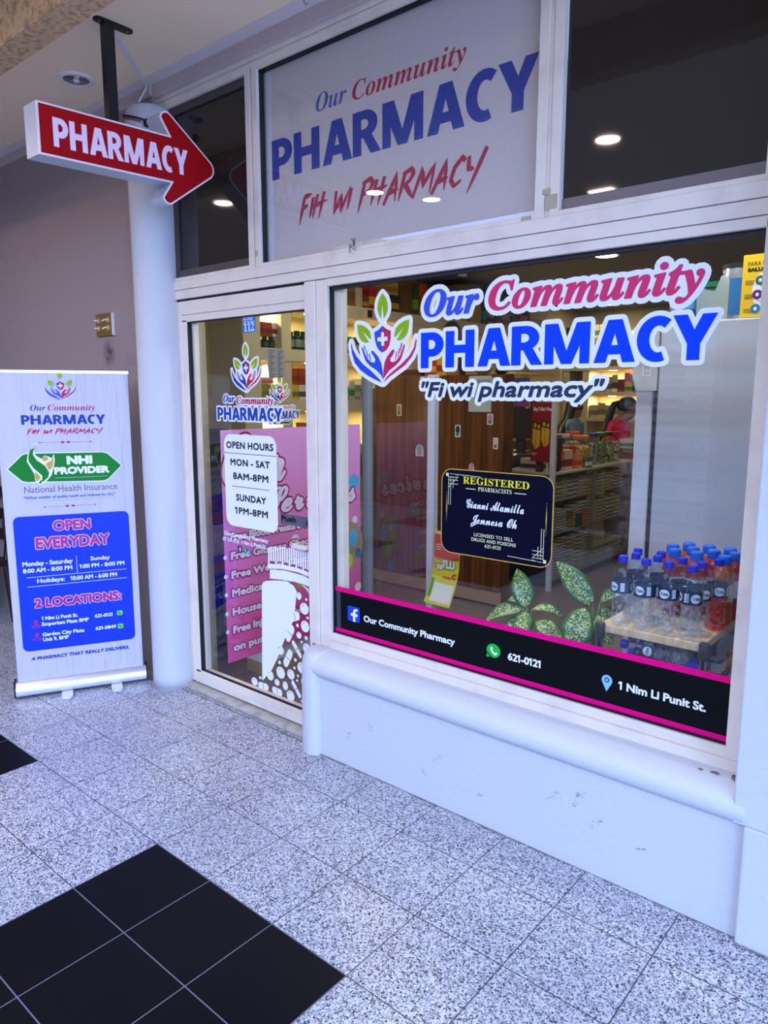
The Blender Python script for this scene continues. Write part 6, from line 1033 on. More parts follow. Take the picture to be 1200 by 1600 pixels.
b = Mb().use(M_strip); b.box(-2.745, -2.705, 5.27, 5.30, 0, 1.62); b.build('post', rp)
# ------------------------------------------------------------------ glass showcase
X0, X1, Y0, Y1 = -3.22, -2.75, 5.36, 6.95
sc_ = thing('glass_showcase', 'long glass showcase counter packed with small medicine boxes', 'display case', (-2.98, 6.15, 0))
M_sc = mat('showcase_frame', '8c8880', rough=.4, metal=.4)
b = Mb().use(M_sc)
for y in (Y0, Y1 - .03):
    for x in (X0, X1 - .03): b.box(x, x + .03, y, y + .03, 0, .945)
b.box(X1 - .03, X1, Y0, Y1, .06, .10); b.box(X1 - .02, X1, Y0 + .78, Y0 + .80, .10, .93); b.box(X1, X1 + .02, Y0 + .76, Y0 + .80, .47, .485); b.build('frame', sc_)
b = Mb().use(mat('showcase_top', 'b8b4ac', rough=.3)); b.box(X0 - .01, X1 + .015, Y0 - .01, Y1 + .01, .945, .962); b.build('top', sc_)
b = Mb().use(mat('showcase_back', '4a463e', rough=.6)); b.box(X0, X0 + .01, Y0, Y1, .06, .94); b.build('back_panel', sc_)
b = Mb().use(mat('showcase_end', '1a1616', rough=.5)); b.box(X0 + .03, X1 - .03, Y0, Y0 + .012, .06, .94); b.build('end_panel', sc_)
b = Mb().use(mat('showcase_plinth', '3c2620', rough=.6)); b.box(X0 + .02, X1 - .03, Y0 + .02, Y1 - .02, 0, .10); b.build('plinth', sc_)
for z in (.10, .43, .71):
    b = Mb().use(mat('showcase_shelf', '8a8880', rough=.3)); b.box(X0 + .01, X1 - .03, Y0 + .03, Y1 - .03, z, z + .012); b.build('shelf', sc_)
b = Mb().use(glassmat('showcase_glass', (.93, .95, .94), 1.4)); b.box(X1 - .012, X1 - .006, Y0 + .03, Y1 - .03, .10, .94); b.build('front_pane', sc_)
rnd = random.Random(21)
pal = [('d8d4cc', '3c4470'), ('ccc8c0', '8a8a88'), ('d4d0c8', '4a5a90'), ('c8c4b8', '9a6a70'), ('c4c0b4', '5c6a5c')]
lvl = ['top', 'middle', 'bottom']
lab = {0: 'white box with dark blue band', 1: 'white box with grey band', 2: 'white box with blue band', 3: 'pale box with mauve band', 4: 'pale box with green-grey band'}
for li, (z0, zt) in enumerate(((.722, .925), (.442, .69), (.112, .40))):
    y = Y0 + .05; k = 0
    while y < Y1 - .12:
        wd_ = rnd.uniform(.075, .11); h = rnd.choice((.024, .03, .036)); c = rnd.randrange(5); top = z0 + (zt - z0) * rnd.uniform(.72, 1.0); z = z0
        if y > 6.12 and li == 2: c = 1; h = .05; top = z0 + .12
        w_ = round(.08 + .01 * (k % 2), 2); wd_ = round(wd_, 2)
        while z + h < top:
            carton('medicine_box', 'small %s, stacked on the %s showcase shelf' % (lab[c], lvl[li]), 'box', (X1 - .085 + rnd.uniform(-.006, .006), y + wd_ / 2, z), w_, wd_, h, *pal[c], group='%s shelf stacks, %s' % (lvl[li], lab[c]), lo=.25, hi=.7); z += h + .0008
        y += wd_ + .008; k += 1
for nm, lb, y, li, h, c, cb_ in (('medicine_box', 'olive yellow carton on the middle shelf of the showcase', 5.75, .442, .16, '7a6a18', '9a8a30'), ('medicine_box', 'dark teal carton on the middle shelf of the showcase', 5.93, .442, .12, '145048', None), ('medicine_box', 'orange carton standing on the middle shelf of the showcase', 6.05, .442, .15, 'c06a3a', None)):
    carton(nm, lb, 'box', (X1 - .16 + .118, y, li), .02, .1, h, c, cb_)
# jars and packs on the showcase
M_jar = glassmat('jar_glass', (.9, .93, .9), 1.5)
def jar(label, y, x, r, h, lid, fill, pale):
    t = thing('candy_jar', label, 'jar', (x, y, .962), 'jars on the showcase')
    b = Mb().use(M_jar); b.lathe((x, y, .962), [(r * .9, 0), (r, .01), (r, h * .72), (r * .78, h * .86), (r * .76, h * .9)], 20); b.build('glass', t, smooth='auto')
    b = Mb().use(mat('lid_' + lid, lid, rough=.4)); b.lathe((x, y, .962), [(r * .84, h * .88), (r * .86, h * .9), (r * .86, h * .99), (r * .8, h)], 20); b.build('lid', t, smooth='auto')
    m = mat('sweets_' + fill, fill, rough=.4, noise=(45, pale, .45, .55)); b = Mb().use(m); b.lathe((x, y, .966), [(r * .85, 0), (r * .93, .01), (r * .93, h * .62), (r * .7, h * .68)], 18); b.build('sweets', t, smooth='auto')
    return t
jar('clear jar of green sweets with a white and red lid', 5.98, -3.0, .075, .285, 'c8a8a4', '4a5848', '8a9480')
jar('big jar of orange sweets with an orange lid', 6.02, -2.84, .082, .275, 'd07818', 'a87030', 'd8a850')
jar('jar with a bright orange lid behind the other sweet jars', 6.35, -3.08, .07, .29, 'd85a20', '8a7a60', 'b8a890')
jar('jar of dark sweets with a blue lid', 6.28, -2.85, .055, .285, '1c3a9a', '3a3a44', '9a9aa0')
jar('jar of green wrapped sweets with a green lid', 6.44, -2.85, .055, .285, '14602c', '2c4a30', '7a8a70')
jar('jar of black and white sweets with a black and yellow lid', 6.60, -2.85, .055, .285, '2a2410', '2c2a28', 'b0a898')
jar('jar with a red lid at the far end of the showcase', 6.76, -2.85, .055, .28, 'a01420', '5a5450', 'b8b0a8')
def bag(label, y, x, z, w, h, c, c2):
    t = thing('snack_bag', label, 'snack bag', (x, y, z))
    V = []; n = 8
    for j, (zz, k) in enumerate(((0, .25), (.12, .9), (.5, 1.0), (.88, .7), (1.0, .12))):
        for i in range(n): a = 2 * PI * i / n; V.append((x + .03 * k * math.cos(a), y + w / 2 * (1 if j < 4 else .98) * math.sin(a), z + h * zz))
    b = Mb().use(mat('bag_' + c, c, rough=.35)); b.mesh(V, [(j * n + i, j * n + (i + 1) % n, (j + 1) * n + (i + 1) % n, (j + 1) * n + i) for j in range(4) for i in range(n)] + [tuple(range(n - 1, -1, -1)), tuple(4 * n + i for i in range(n))]); b.build('bag', t, smooth=True)
    b = Mb().use(mat('bag_' + c2, c2, rough=.35)); b.rect(plane((x + .032, y, z), (0, 1, 0), (0, 0, 1), (1, 0, 0)), -w * .3, w * .3, h * .3, h * .55); b.build('print', t)
bag('white and green snack bag hanging low by the red poster', 5.42, -2.80, .962, .1, .2, 'b4b4a8', '4a5a20')
bag('white and green snack bag above the lower one by the red poster', 5.46, -2.84, 1.165, .1, .2, 'b8b8ac', '4a5a20')
bag('black and orange snack bag beside the white bags', 5.53, -2.80, .962, .08, .30, '3a1c14', 'b85a14')
for lb, y, x, w, d, h, c, c2 in (('white box with red and blue tins print at the showcase front', 5.66, -2.80, .06, .13, .17, 'c8b8a8', '8a2028'), ('red and orange box behind the white tins box', 5.80, -2.84, .06, .11, .19, 'a82418', 'd87028'), ('orange and white box beside the green pack', 5.86, -2.79, .05, .08, .13, 'd0906a', 'c84a20'), ('green and white pack of wipes at the foot of the orange jar', 5.99, -2.745, .02, .1, .095, '1c7a5c', 'c8d4c8'), ('dark red box at the left end of the showcase top', 5.395, -2.90, .04, .06, .11, '2a1416', '6a2018')):
    carton('product_box', lb, 'box', (x, y, .962), w, d, h, c, c2)
ct = carton('side_counter', 'small white counter unit behind the far end of the showcase', 'counter', (-2.9, 7.25, 0), .25, .4, .95, 'b0aaa4', None)
carton('product_box', 'brown box on the small white counter', 'box', (-2.9, 7.25, .95), .16, .2, .11, '5a3420', '6a4028'); carton('product_box', 'white and teal box stacked on the brown box', 'box', (-2.9, 7.25, 1.0605), .14, .18, .09, 'b8b0a8', '2c7a70')
# ------------------------------------------------------------------ shelves on the back wall
bs = thing('back_shelf', 'cream shelf unit on the far back wall with lit niches', 'shelf', (-4.0, 9.4, 0))
for z in (2.17, 1.91, 1.58, 1.25, .9):
    b = Mb().use(M_shelf); b.box(-4.64, -3.50, 9.2, 9.55, z, z + .05); b.build('shelf_board', bs)
for x in (-4.64, -4.36, -3.60):
    b = Mb().use(M_shelf); b.box(x, x + .09, 9.205, 9.55, 0, 2.17); b.build('upright', bs)
b = Mb().use(M_back); b.box(-4.64, -3.5, 9.55, 9.64, 0, 2.2); b.build('back_panel', bs)
for z in (1.90, 1.57):
    for x in (-4.1, -3.75): lamp('AREA', (x, 9.33, z), 3.5, WARM, .12)
for z in (1.904, 1.574): b = Mb().use(mat('puck_lamp')); b.lathe((-3.98, 9.3, z), [(.05, 0), (.05, .006)], 14); b.build('shelf_light', bs)
for k in range(5): carton('medicine_box', 'white box with green print on top of the back shelf', 'box', (-4.36 + k * .1 + .02 * (k > 2), 9.36, 2.22 + .115), .08, .08, .17, 'd8d4b8', '5a7a3c', group='white and green boxes on the back shelf')
for k in range(4): carton('medicine_box', 'low grey box under the white and green boxes on the back shelf', 'box', (-4.34 + k * .13, 9.36, 2.22), .12, .12, .112, '8a8070', '6a6254', group='grey boxes on the back shelf')
for k in range(2): carton('plastic_crate', 'black plastic crate at the left end of the back shelf top, %s' % ('lower one', 'upper one')[k], 'crate', (-4.56, 9.36, 2.22 + .131 * k), .16, .2, .13, '161a18', '2a302c')
bgm = thing('plastic_bag', 'clear plastic bag at the right end of the back shelf top', 'bag', (-3.7, 9.36, 2.22))
b = Mb().use(mat('bag_clear', 'b8b8a8', rough=.25)); b.lathe((-3.70, 9.36, 2.22), [(.09, 0), (.13, .06), (.12, .14), (.06, .2), (.03, .24)], 12); b.build('bag', bgm, smooth=True)
for k, (c, c2, h) in enumerate((('b8b0a8', '3a4a7a', .17), ('a8a8a0', '2c3c5a', .14), ('c8c0b0', '5a5a5a', .19), ('d8d0c0', '3a3a4a', .22), ('8a2a3a', '5a1a2a', .16), ('c84820', 'd88030', .24), ('a09890', '6a6a60', .23))):
    carton('medicine_box', ['white and blue box', 'grey and navy box', 'white and grey box', 'tall white and dark box', 'small maroon box', 'bright orange-red box', 'grey box'][k] + ' in the lit niche above the woman in pink', 'box', (-4.18 + k * .083, 9.3, 1.63), .075, .1, h, c, c2)
carton('product_pack', 'yellow and green pack in front of the orange-red box on the back shelf', 'pack', (-3.73, 9.225, 1.63), .1, .04, .12, 'c8a818', '2c8a3a')
for k in range(6): carton('medicine_box', 'cream box in the niche behind the two women', 'box', (-4.2 + k * .105, 9.3, 1.30), .1, .1, .16 + .03 * (k % 2), 'c8c0a0', '7a8470', group='cream boxes behind the women')
carton('till_printer', 'dark grey printer at the left end of the far back shelf', 'printer', (-4.46, 9.28, 1.63), .16, .16, .1, '2a2c2a', '4a4a48')
# ------------------------------------------------------------------ fridge with things on top
fr = thing('fridge', 'tall white fridge seen side-on behind the right end of the window', 'fridge', (-.72, 3.3, 0))
M_fr = mat('fridge_white', 'bcc0ca', rough=.35)
b = Mb().use(M_fr); b.box(-1.075, -.30, 2.95, 3.6, .04, 1.862); b.build('body', fr, bevel=.006)
b = Mb().use(mat('fridge_door_white', 'd4d8e2', rough=.3)); b.box(-1.165, -1.095, 2.955, 3.6, .06, 1.86); b.build('door', fr, bevel=.008)
b = Mb().use(mat('seal_grey', '2a2a30', rough=.6)); b.box(-1.095, -1.075, 2.965, 3.6, .06, 1.85); b.build('door_seal', fr)
hd = Mb().use(mat('handle_grey', 'c4c4c0', rough=.35)); HF = plane((0, 2.945, 0), (1, 0, 0), (0, 0, 1), (0, -1, 0)); hd.slab(HF, [(-1.16, 1.60), (-1.078, 1.60), (-1.078, 1.86), (-1.172, 1.86), (-1.178, 1.66)], -.012, .004); ho = hd.build('door_handle', fr)
b = Mb().use(V_white)
for a in (((-1.135, 1.66), (-1.105, 1.66)), ((-1.105, 1.66), (-1.105, 1.70)), ((-1.105, 1.70), (-1.135, 1.70)), ((-1.135, 1.70), (-1.135, 1.66)), ((-1.125, 1.68), (-1.112, 1.68))): b.line(HF, *a, .004, .005)
b.build('emblem', ho)
yb = thing('display_box', 'bright yellow health leaflet box on top of the fridge at the window edge', 'display box', (-.72, 3.05, 1.862))
YF = plane((0, 2.975, 0), (1, 0, 0), (0, 0, 1), (0, -1, 0))
b = Mb().use(mat('leaflet_yellow', 'f0c80c', rough=.4)); b.slab(YF, R(-.797, -.60, 1.866, 2.088), -.08, 0); b.build('box', yb)
b = Mb().use(mat('text_black')); txt(b, YF, 'bf', 'PARA UNA VIDA', -.780, -.645, 2.048, .014, .001); txt(b, YF, 'bf', 'SALUDABLE', -.780, -.665, 2.028, .013, .001, bold=.0012)
for z in (1.995, 1.945, 1.895):
    for q in range(3): b.line(YF, (-.785, z - q * .006), (-.755, z - q * .006), .002, .001)
b.build('lettering', yb)
b = Mb().use(V_white); b.ell(YF, -.73, 1.96, .03, .06, .0006, 20)
for (c, x, z) in (('1c6a4a', -.735, 1.995), ('5a1c7a', -.742, 1.945), ('1478b8', -.745, 1.895)): b.use(mat('print_' + c, c, rough=.4)); b.ell(YF, x, z, .017, .017, .0012); b.use(V_white); b.ell(YF, x, z, .006, .007, .0018, 10)
b.use(mat('text_black')); b.line(YF, (-.735, 1.978), (-.72, 1.965), .0015, .001); b.line(YF, (-.742, 1.928), (-.72, 1.912), .0015, .001); b.build('print', yb)
tn = thing('milk_tin', 'blue and silver milk powder tin behind the yellow leaflet box', 'tin', (-.86, 3.18, 1.862))
b = Mb().use(mat('tin_silver', 'b0b4bc', rough=.25, metal=.6)); b.lathe((-.86, 3.18, 1.862), [(.06, 0), (.062, .005), (.062, .21), (.06, .215)], 24); b.use(mat('tin_blue', '2c6aa8', rough=.3)); b.lathe((-.86, 3.18, 1.862), [(.0628, .03), (.0628, .17)], 24); b.build('body', tn, smooth='auto')
b = Mb().use(mat('tin_lid', '1c1a18', rough=.4)); b.lathe((-.86, 3.18, 2.074), [(.065, 0), (.065, .015)], 24); b.build('lid', tn)
ah = thing('acrylic_holder', 'clear acrylic stand with a white card on top of the fridge', 'display stand', (-.93, 3.02, 1.862))
AF = plane((-.955, 2.98, 1.866), (.82, .57, 0), (0, 0, 1), (.57, -.82, 0))
b = Mb().use(mat('card_white_cool', 'c4d0e4', rough=.4)); b.slab(AF, [(0, 0), (.115, 0), (.115, .15), (.10, .17), (.085, .165), (.065, .11), (0, .12)], -.002, 0); b.build('card', ah)
b = Mb().use(glassmat('acrylic', (.92, .95, .92), 1.49)); b.slab(AF, [(-.005, 0), (.12, 0), (.12, .15), (.0, .2), (-.005, .2)], .004, .008); b.build('holder', ah)
bx = thing('display_tray', 'dark blue tray holding bottles on top of the fridge', 'tray', (-1.02, 3.08, 1.862))
b = Mb().use(mat('tray_navy', '1c2a7a', rough=.4)); b.box(-1.07, -.965, 2.98, 3.28, 1.864, 1.90); b.build('tray', bx)
for k, (x, y, lb) in enumerate(((-1.045, 3.02, 'pink bottle with white cap at the front of the tray on the fridge'), (-1.02, 3.09, 'blue bottle with white cap behind the pink bottle'), (-1.0, 3.15, 'second blue bottle with white cap in the tray, nearer the card stand'))):
    pillbottle('lotion_bottle', lb, (x, y, 1.9005), .024, .15, ['c88aa0', '3c8ac0', '3c8ac0'][k], 'e8ecf2', band=['d8a0b0', '58a0d0', '58a0d0'][k])
gb = thing('green_tub', 'translucent green plastic tub on the ceiling-high shelf behind the fridge top', 'tub', (-1.25, 4.3, 2.05))
b = Mb().use(mat('tub_green', '1c8a58', rough=.3)); b.slab(plane((0, 0, 2.02), (1, 0, 0), (0, 1, 0), (0, 0, 1)), rr(-1.47, -1.0, 4.1, 4.5, .05), 0, .12); b.build('tub', gb)
b = Mb().use(mat('tub_lid', '2cb078', rough=.3)); b.slab(plane((0, 0, 2.02), (1, 0, 0), (0, 1, 0), (0, 0, 1)), rr(-1.49, -.98, 4.08, 4.52, .06), .12, .145); b.build('lid', gb)
cbk = thing('tall_cupboard', 'dark olive tall cupboard behind the fridge carrying the green tub', 'cupboard', (-1.3, 4.4, 0))
b = Mb().use(mat('cupboard_olive', '4a4c2c', rough=.6)); b.box(-1.47, -.6, 4.02, 4.6, 0, 2.02); b.build('body', cbk)
# ------------------------------------------------------------------ ceiling lamps of the shop, the two cool ones added as fill
for k, (x, y) in enumerate(SHOP_LIGHTS):
    t = thing('shop_downlight', ['round lit downlight in the shop ceiling over the letter m', 'round lit downlight in the shop ceiling near the back wall', 'round shop downlight above the hidden side of the fridge', 'round shop downlight above the left wall shelf', 'round shop downlight over the middle of the shop', 'cool shop downlight just inside the door', 'cool shop downlight over the drinks rack by the window'][k], 'ceiling light', (x, y, 2.72))
    b = Mb().use(mat('downlight_rim')); b.lathe((x, y, 2.706), [(.085, .014), (.11, .014), (.108, .002), (.09, .0)], 28, caps=False); b.build('rim', t)
    b = Mb().use(mat('lit_lamp_warm', 'ffffff', emit='fff0d8', estr=16)); b.lathe((x, y, 2.708), [(.088, 0), (.088, .004)], 28); b.build('lamp_disc', t)

# ------------------------------------------------------------------ drinks rack by the window
rk = thing('drinks_rack', 'chrome wire rack with a light wood top, standing inside the window', 'rack', (-.84, 2.6, 0))
M_chr = mat('chrome', 'b8bcc4', rough=.18, metal=1.0); M_sl = mat('post_sleeve', '2c2e34', rough=.4)
RX0, RX1, RY0, RY1 = -1.025, -.672, 2.385, 2.86
m = mat('light_wood', 'e4c8a4', rough=.4); g = NG(m); P_, X_ = g.pos(); bb = m.node_tree.nodes['Principled BSDF']
cmb = m.node_tree.nodes.new('ShaderNodeCombineXYZ'); g.inp(cmb.inputs[0], g.math('MULTIPLY', X_[0], 60.0)); g.inp(cmb.inputs[1], g.math('MULTIPLY', X_[1], 3.0)); g.inp(cmb.inputs[2], g.math('MULTIPLY', X_[2], 20.0))
g.inp(bb.inputs['Base Color'], g.mix(g.ramp(g.noise(cmb.outputs[0], 1.0, 4), .35, .7), hx('ecd0a8'), hx('d0a878')))
b = Mb().use(m); b.box(RX0, RX1, RY0, RY1, .758, .788); b.build('wood_top', rk, bevel=.004)
for x in (RX0 + .004, RX1 + .004):
    for y in (RY0 - .006, RY1 + .006):
        b = Mb().use(M_chr); b.cyl((x, y, 0.0), .0125, .79, 14); o = b.build('post', rk, smooth='auto')
        b = Mb().use(M_sl); b.lathe((x, y, .738), [(.0155, 0), (.018, .004), (.018, .05), (.016, .056)], 14); b.build('sleeve', o, smooth='auto')
b = Mb().use(M_chr)
for z in (.60, .25):
    for k in range(15): x = RX0 + .012 + (RX1 - RX0 - .024) * k / 14; b.box(x - .0025, x + .0025, RY0, RY1, z, z + .004)
    for y in (RY0, RY1): b.box(RX0, RX1, y - .004, y + .004, z - .012, z)
    for x in (RX0, RX1): b.box(x - .004, x + .004, RY0, RY1, z - .012, z)
b.build('wire_shelf', rk)
# bottles
M_pet = glassmat('pet_plastic', (.90, .93, .96), 1.5, bump=(70, .6, .006))
M_petw = None
M_cap = mat('cap_royal_blue', '0a2cc8', rough=.4)
def petmat(name, tint, milk, amount):
    if name in _m: return _m[name]
    m = glassmat(name, tint, 1.5, bump=(60, 1.0, .02)); nt = m.node_tree; g = NG(m); P_, X_ = g.pos()
    mx = [n for n in nt.nodes if n.type == 'MIX_SHADER'][0]; tr_ = [n for n in nt.nodes if n.type == 'BSDF_TRANSPARENT'][0]
    d = nt.nodes.new('ShaderNodeBsdfTranslucent'); d2 = nt.nodes.new('ShaderNodeBsdfDiffuse'); m1 = nt.nodes.new('ShaderNodeMixShader'); m2 = nt.nodes.new('ShaderNodeMixShader')
    d.inputs[0].default_value = (*milk, 1); d2.inputs[0].default_value = (*milk, 1); m1.inputs[0].default_value = .6
    nt.links.new(d.outputs[0], m1.inputs[1]); nt.links.new(d2.outputs[0], m1.inputs[2])
    g.inp(m2.inputs[0], g.math('MULTIPLY', g.ramp(g.noise(P_, 60, 2, .5), .40, .66), amount)); nt.links.new(tr_.outputs[0], m2.inputs[1]); nt.links.new(m1.outputs[0], m2.inputs[2]); nt.links.new(m2.outputs[0], mx.inputs[1])
    return m
def water_bottle(label, group=None, tint=None):
    t = thing('water_bottle', label, 'water bottle', (0, 0, 0), group); r = .0345
    b = Mb().use(petmat('pet_water', (.88, .92, .96), (.85, .88, .95), .34) if not tint else petmat('pet_' + tint[0], tint[1], (.9, .3, .33), .6))  # patchy white in the clear bottles stands in for their bright glints
    prof = [(.022, 0), (.030, .002), (.0345, .012), (.0345, .03), (.031, .045), (.0325, .06), (.030, .072), (.033, .085), (.031, .098), (.0345, .112), (.0345, .118)]
    b.lathe((0, 0, 0), prof, 22)
    b.use(M_pet); b.lathe((0, 0, 0), [(.0345, .118), (.034, .155), (.0345, .163), (.033, .172), (.0345, .180), (.030, .198), (.021, .213), (.0135, .222), (.013, .228)], 22)
    b.build('bottle_body', t, smooth='auto')
    b = Mb().use(mat('label_navy', '123452', rough=.4)); b.lathe((0, 0, .116), [(.0354, 0), (.0354, .044)], 24, caps=False)
    CF = cylF((0, 0, .116), .0358)
    for a0 in (0.0, 2.25, 4.5):
        CFa = cylF((0, 0, .116), .0358, a0)
        b.use(mat('label_white', 'dfe4f0', rough=.4)); 
        for k in range(14):
            u0, u1 = (-1 + k / 7), (-1 + (k + 1) / 7); h0, h1 = (.0155 * math.sqrt(max(0, 1 - u * u)) for u in (u0, u1)); b.face([CFa(.0175 * u0, .022 - h0, 0), CFa(.0175 * u1, .022 - h1, 0), CFa(.0175 * u1, .022 + h1, 0), CFa(.0175 * u0, .022 + h0, 0)])
        for q in range(5): b.rect(CFa, .027, .040, .008 + q * .0062, .0128 + q * .0062, .0)
        b.rect(CFa, .0255, .0265, .006, .038, .0)
        b.use(mat('label_navy')); txt(b, CFa, 'sb', 'CR', -.0145, -.004, .017, .011, .0004); txt(b, CFa, 'bf', 'YSTAL', -.0035, .0145, .017, .0085, .0004, bold=.0005)
    b.build('label', t)
    b = Mb().use(M_cap); n = 28; rr_ = lambda k: .0152 + .0007 * (k % 2)
    V = [(rr_(k) * math.cos(2 * PI * k / n), rr_(k) * math.sin(2 * PI * k / n), z) for z in (.222, .240) for k in range(n)] + [(.0135 * math.cos(2 * PI * k / n), .0135 * math.sin(2 * PI * k / n), .244) for k in range(n)]
    b.mesh(V, [(j * n + k, j * n + (k + 1) % n, (j + 1) * n + (k + 1) % n, (j + 1) * n + k) for j in range(2) for k in range(n)] + [tuple(2 * n + k for k in range(n))]); b.build('cap', t)
    return t
def sport_bottle(label, body, name='sports_drink'):
    t = thing(name, label, 'sports drink', (0, 0, 0))
    b = Mb().use(mat('drink_' + body, body, rough=.12, coat=.6)); b.lathe((0, 0, 0), [(.026, 0), (.034, .006), (.035, .04), (.032, .06), (.035, .085), (.035, .15), (.031, .165), (.033, .185), (.027, .205), (.020, .214)], 20); b.build('bottle_body', t, smooth='auto')
    b = Mb(); CFa = cylF((0, 0, .085), .0356)
    b.use(mat('drink_label_white', 'dfe6f2', rough=.4)); b.lathe((0, 0, .085), [(.0356, 0), (.0356, .062)], 22, caps=False)
    for a0 in (0.0, 2.1, 4.2):
        F3 = cylF((0, 0, .085), .0360, a0); b.use(mat('drink_label_blue', '1c50b8', rough=.4)); b.poly(F3, [(-.022, .004), (.0, .004), (.022, .058), (.002, .058)], .0)
        b.use(mat('drink_label_accent_' + body, 'e8a010' if body.startswith('b8') else 'd01838', rough=.4)); b.poly(F3, [(.004, .004), (.012, .004), (.030, .058), (.025, .058)], .0)
    b.build('label', t)
    b = Mb().use(mat('cap_sky_blue', '1c6ae0', rough=.45)); n = 36; V = []
    for r0, z in ((.0215, .208), (.0225, .212), (.0225, .238), (.0195, .243)): V += [((r0 - .0012 * (k % 2) * (z < .24)) * math.cos(2 * PI * k / n), (r0 - .0012 * (k % 2) * (z < .24)) * math.sin(2 * PI * k / n), z) for k in range(n)]
    b.mesh(V, [(j * n + k, j * n + (k + 1) % n, (j + 1) * n + (k + 1) % n, (j + 1) * n + k) for j in range(3) for k in range(n)] + [tuple(3 * n + k for k in range(n))]); b.build('cap', t)
    return t
ZT = .7885; wp = water_bottle('first water bottle, at the left front corner of the wood top')
W = [(-.968, 2.424, 'clear water bottle at the left front corner of the wood top', 0), (-.953, 2.50, 'clear water bottle directly behind the left front corner bottle', 1), (-.975, 2.575, 'third clear water bottle along the left edge of the rack', 2), (-.888, 2.425, 'second clear water bottle along the front of the rack', .3), (-.878, 2.505, 'clear water bottle behind the second front bottle', 2), (-.892, 2.578, 'clear water bottle deep in the rack, third behind the second front bottle', 4),
     (-.815, 2.437, 'third clear water bottle along the front of the rack', .5), (-.800, 2.527, 'clear water bottle behind the gap between third and front-most bottles', .2), (-.735, 2.432, 'front-most clear water bottle, at the right front corner of the rack', 1.2), (-.728, 2.505, 'clear water bottle hidden behind the front-most bottle', 3)]
for k, (x, y, lb, a) in enumerate(W):
    if k == 0: o = wp; o.location = (x, y, ZT); o.rotation_euler = (0, 0, a - 2.05); o['label'] = lb
    else: copy_tree(wp, (x, y, ZT), a - 2.05, lb)
    (o if k == 0 else COL.objects[-1])
for o in [o for o in COL.objects if o.name.startswith('water_bottle')]: o['group'] = 'water bottles on the wood top'
pk = water_bottle('water bottle with pink drink showing through it, right part of the rack', 'water bottles on the wood top', ('pink', (.95, .45, .48))); pk.location = (-.697, 2.582, ZT); pk.rotation_euler = (0, 0, -1.1)
S = [('b83a3a', -.873, 2.66, 'red sports drink behind the water bottles, leftmost blue-ribbed cap'), ('b83a3a', -.905, 2.735, 'red sports drink in the back row, second ribbed cap from the left'), ('b83a3a', -.795, 2.66, 'red sports drink behind the hidden front bottle'), ('d06a68', -.832, 2.735, 'pink sports drink in the back row, middle of the rack'), ('b85a14', -.700, 2.657, 'amber sports drink at the right edge beside the pink bottle'), ('d06a68', -.797, 2.81, 'pink sports drink in the far row, middle of the rack'), ('b83a3a', -.759, 2.735, 'red sports drink in the back row near the right edge'), ('b82a3a', -.686, 2.735, 'red sports drink at the right edge behind the amber one'), ('b83a3a', -.724, 2.81, 'red sports drink in the far row near the right corner'), ('b85a14', -.87, 2.81, 'amber sports drink at the left end of the far row')]
pro = {}
for c, x, y, lb in S:
    if c not in pro: o = pro[c] = sport_bottle(lb, c); o.location = (x, y, ZT); o.rotation_euler = (0, 0, -.9)
    else: o = copy_tree(pro[c], (x, y, ZT), -.9 + random.uniform(-.3, .3), lb)
    o['group'] = 'sports drinks on the wood top'
# lying water bottles on the wire shelf below
k = 0
for j, z in enumerate((.641, .704)):
    for i in range(6 - j):
        y = 2.425 + .074 * i + .037 * j
        if y > 2.80: continue
        o = copy_tree(wp, (-.745 + .015 * ((i * 3 + j) % 3), y, z), None, 'water bottle lying on its side on the wire shelf under the wood top', 'lying water bottles under the wood top'); o.rotation_euler = (Matrix.Rotation(-PI / 2, 3, 'Y') @ Matrix.Rotation(random.uniform(0, 6), 3, 'Z')).to_euler()
for i, (x, y, z, c, c2, lb) in enumerate(((-.70, 2.44, .606, '1830a8', 'd83020', 'blue juice pack at the front right of the wire shelf'), (-.735, 2.53, .606, '3a1450', '8a3a9a', 'purple juice pack on the wire shelf'), (-.70, 2.62, .606, '1a2ca0', 'e8e0d0', 'blue and white juice pack on the wire shelf, behind the front one'), (-.70, 2.71, .606, 'b01830', 'e0a020', 'red juice pack at the back of the wire shelf'))):
    carton('juice_pack', lb, 'juice pack', (x, y, z), .06, .06, .10, c, c2, text='e8b020')
tg = thing('shelf_label', 'grey plastic label flap hanging from the right edge of the wood top', 'label', (-.668, 2.60, .75))
b = Mb().use(mat('flap_grey', '767a84', rough=.4)); b.slab(plane((-.666, 0, 0), (0, 1, 0), (0, 0, 1), (1, 0, 0)), [(2.50, .69), (2.74, .70), (2.74, .76), (2.52, .757)], 0, .002); b.build('flap', tg)
# ------------------------------------------------------------------ potted plants
m = mat('dieffenbachia_leaf', '2c6a24', rough=.35); nt = m.node_tree; g = NG(m); bb = nt.nodes['Principled BSDF']
uvn = nt.nodes.new('ShaderNodeUVMap'); sx = nt.nodes.new('ShaderNodeSeparateXYZ'); nt.links.new(uvn.outputs[0], sx.inputs[0])
P_, X_ = g.pos(); sp1 = g.ramp(g.noise(P_, 150, 3, .6), .50, .53)
edge = g.math('SUBTRACT', 1.0, g.math('ABSOLUTE', g.math('SUBTRACT', g.math('MULTIPLY', sx.outputs[0], 2.0), 1.0)))
msk = g.math('MULTIPLY', sp1, g.ramp(g.math('ADD', edge, g.math('MULTIPLY', g.noise(P_, 40, 2), .35)), .38, .55))
g.inp(bb.inputs['Base Color'], g.mix(msk, hx('24641c'), hx('c8d088')))
bb.inputs['Subsurface Weight'].default_value = 0.0
M_stem = mat('plant_stem', '5a8a3c', rough=.5); M_pot = mat('plant_pot', '8a4a34', rough=.7)
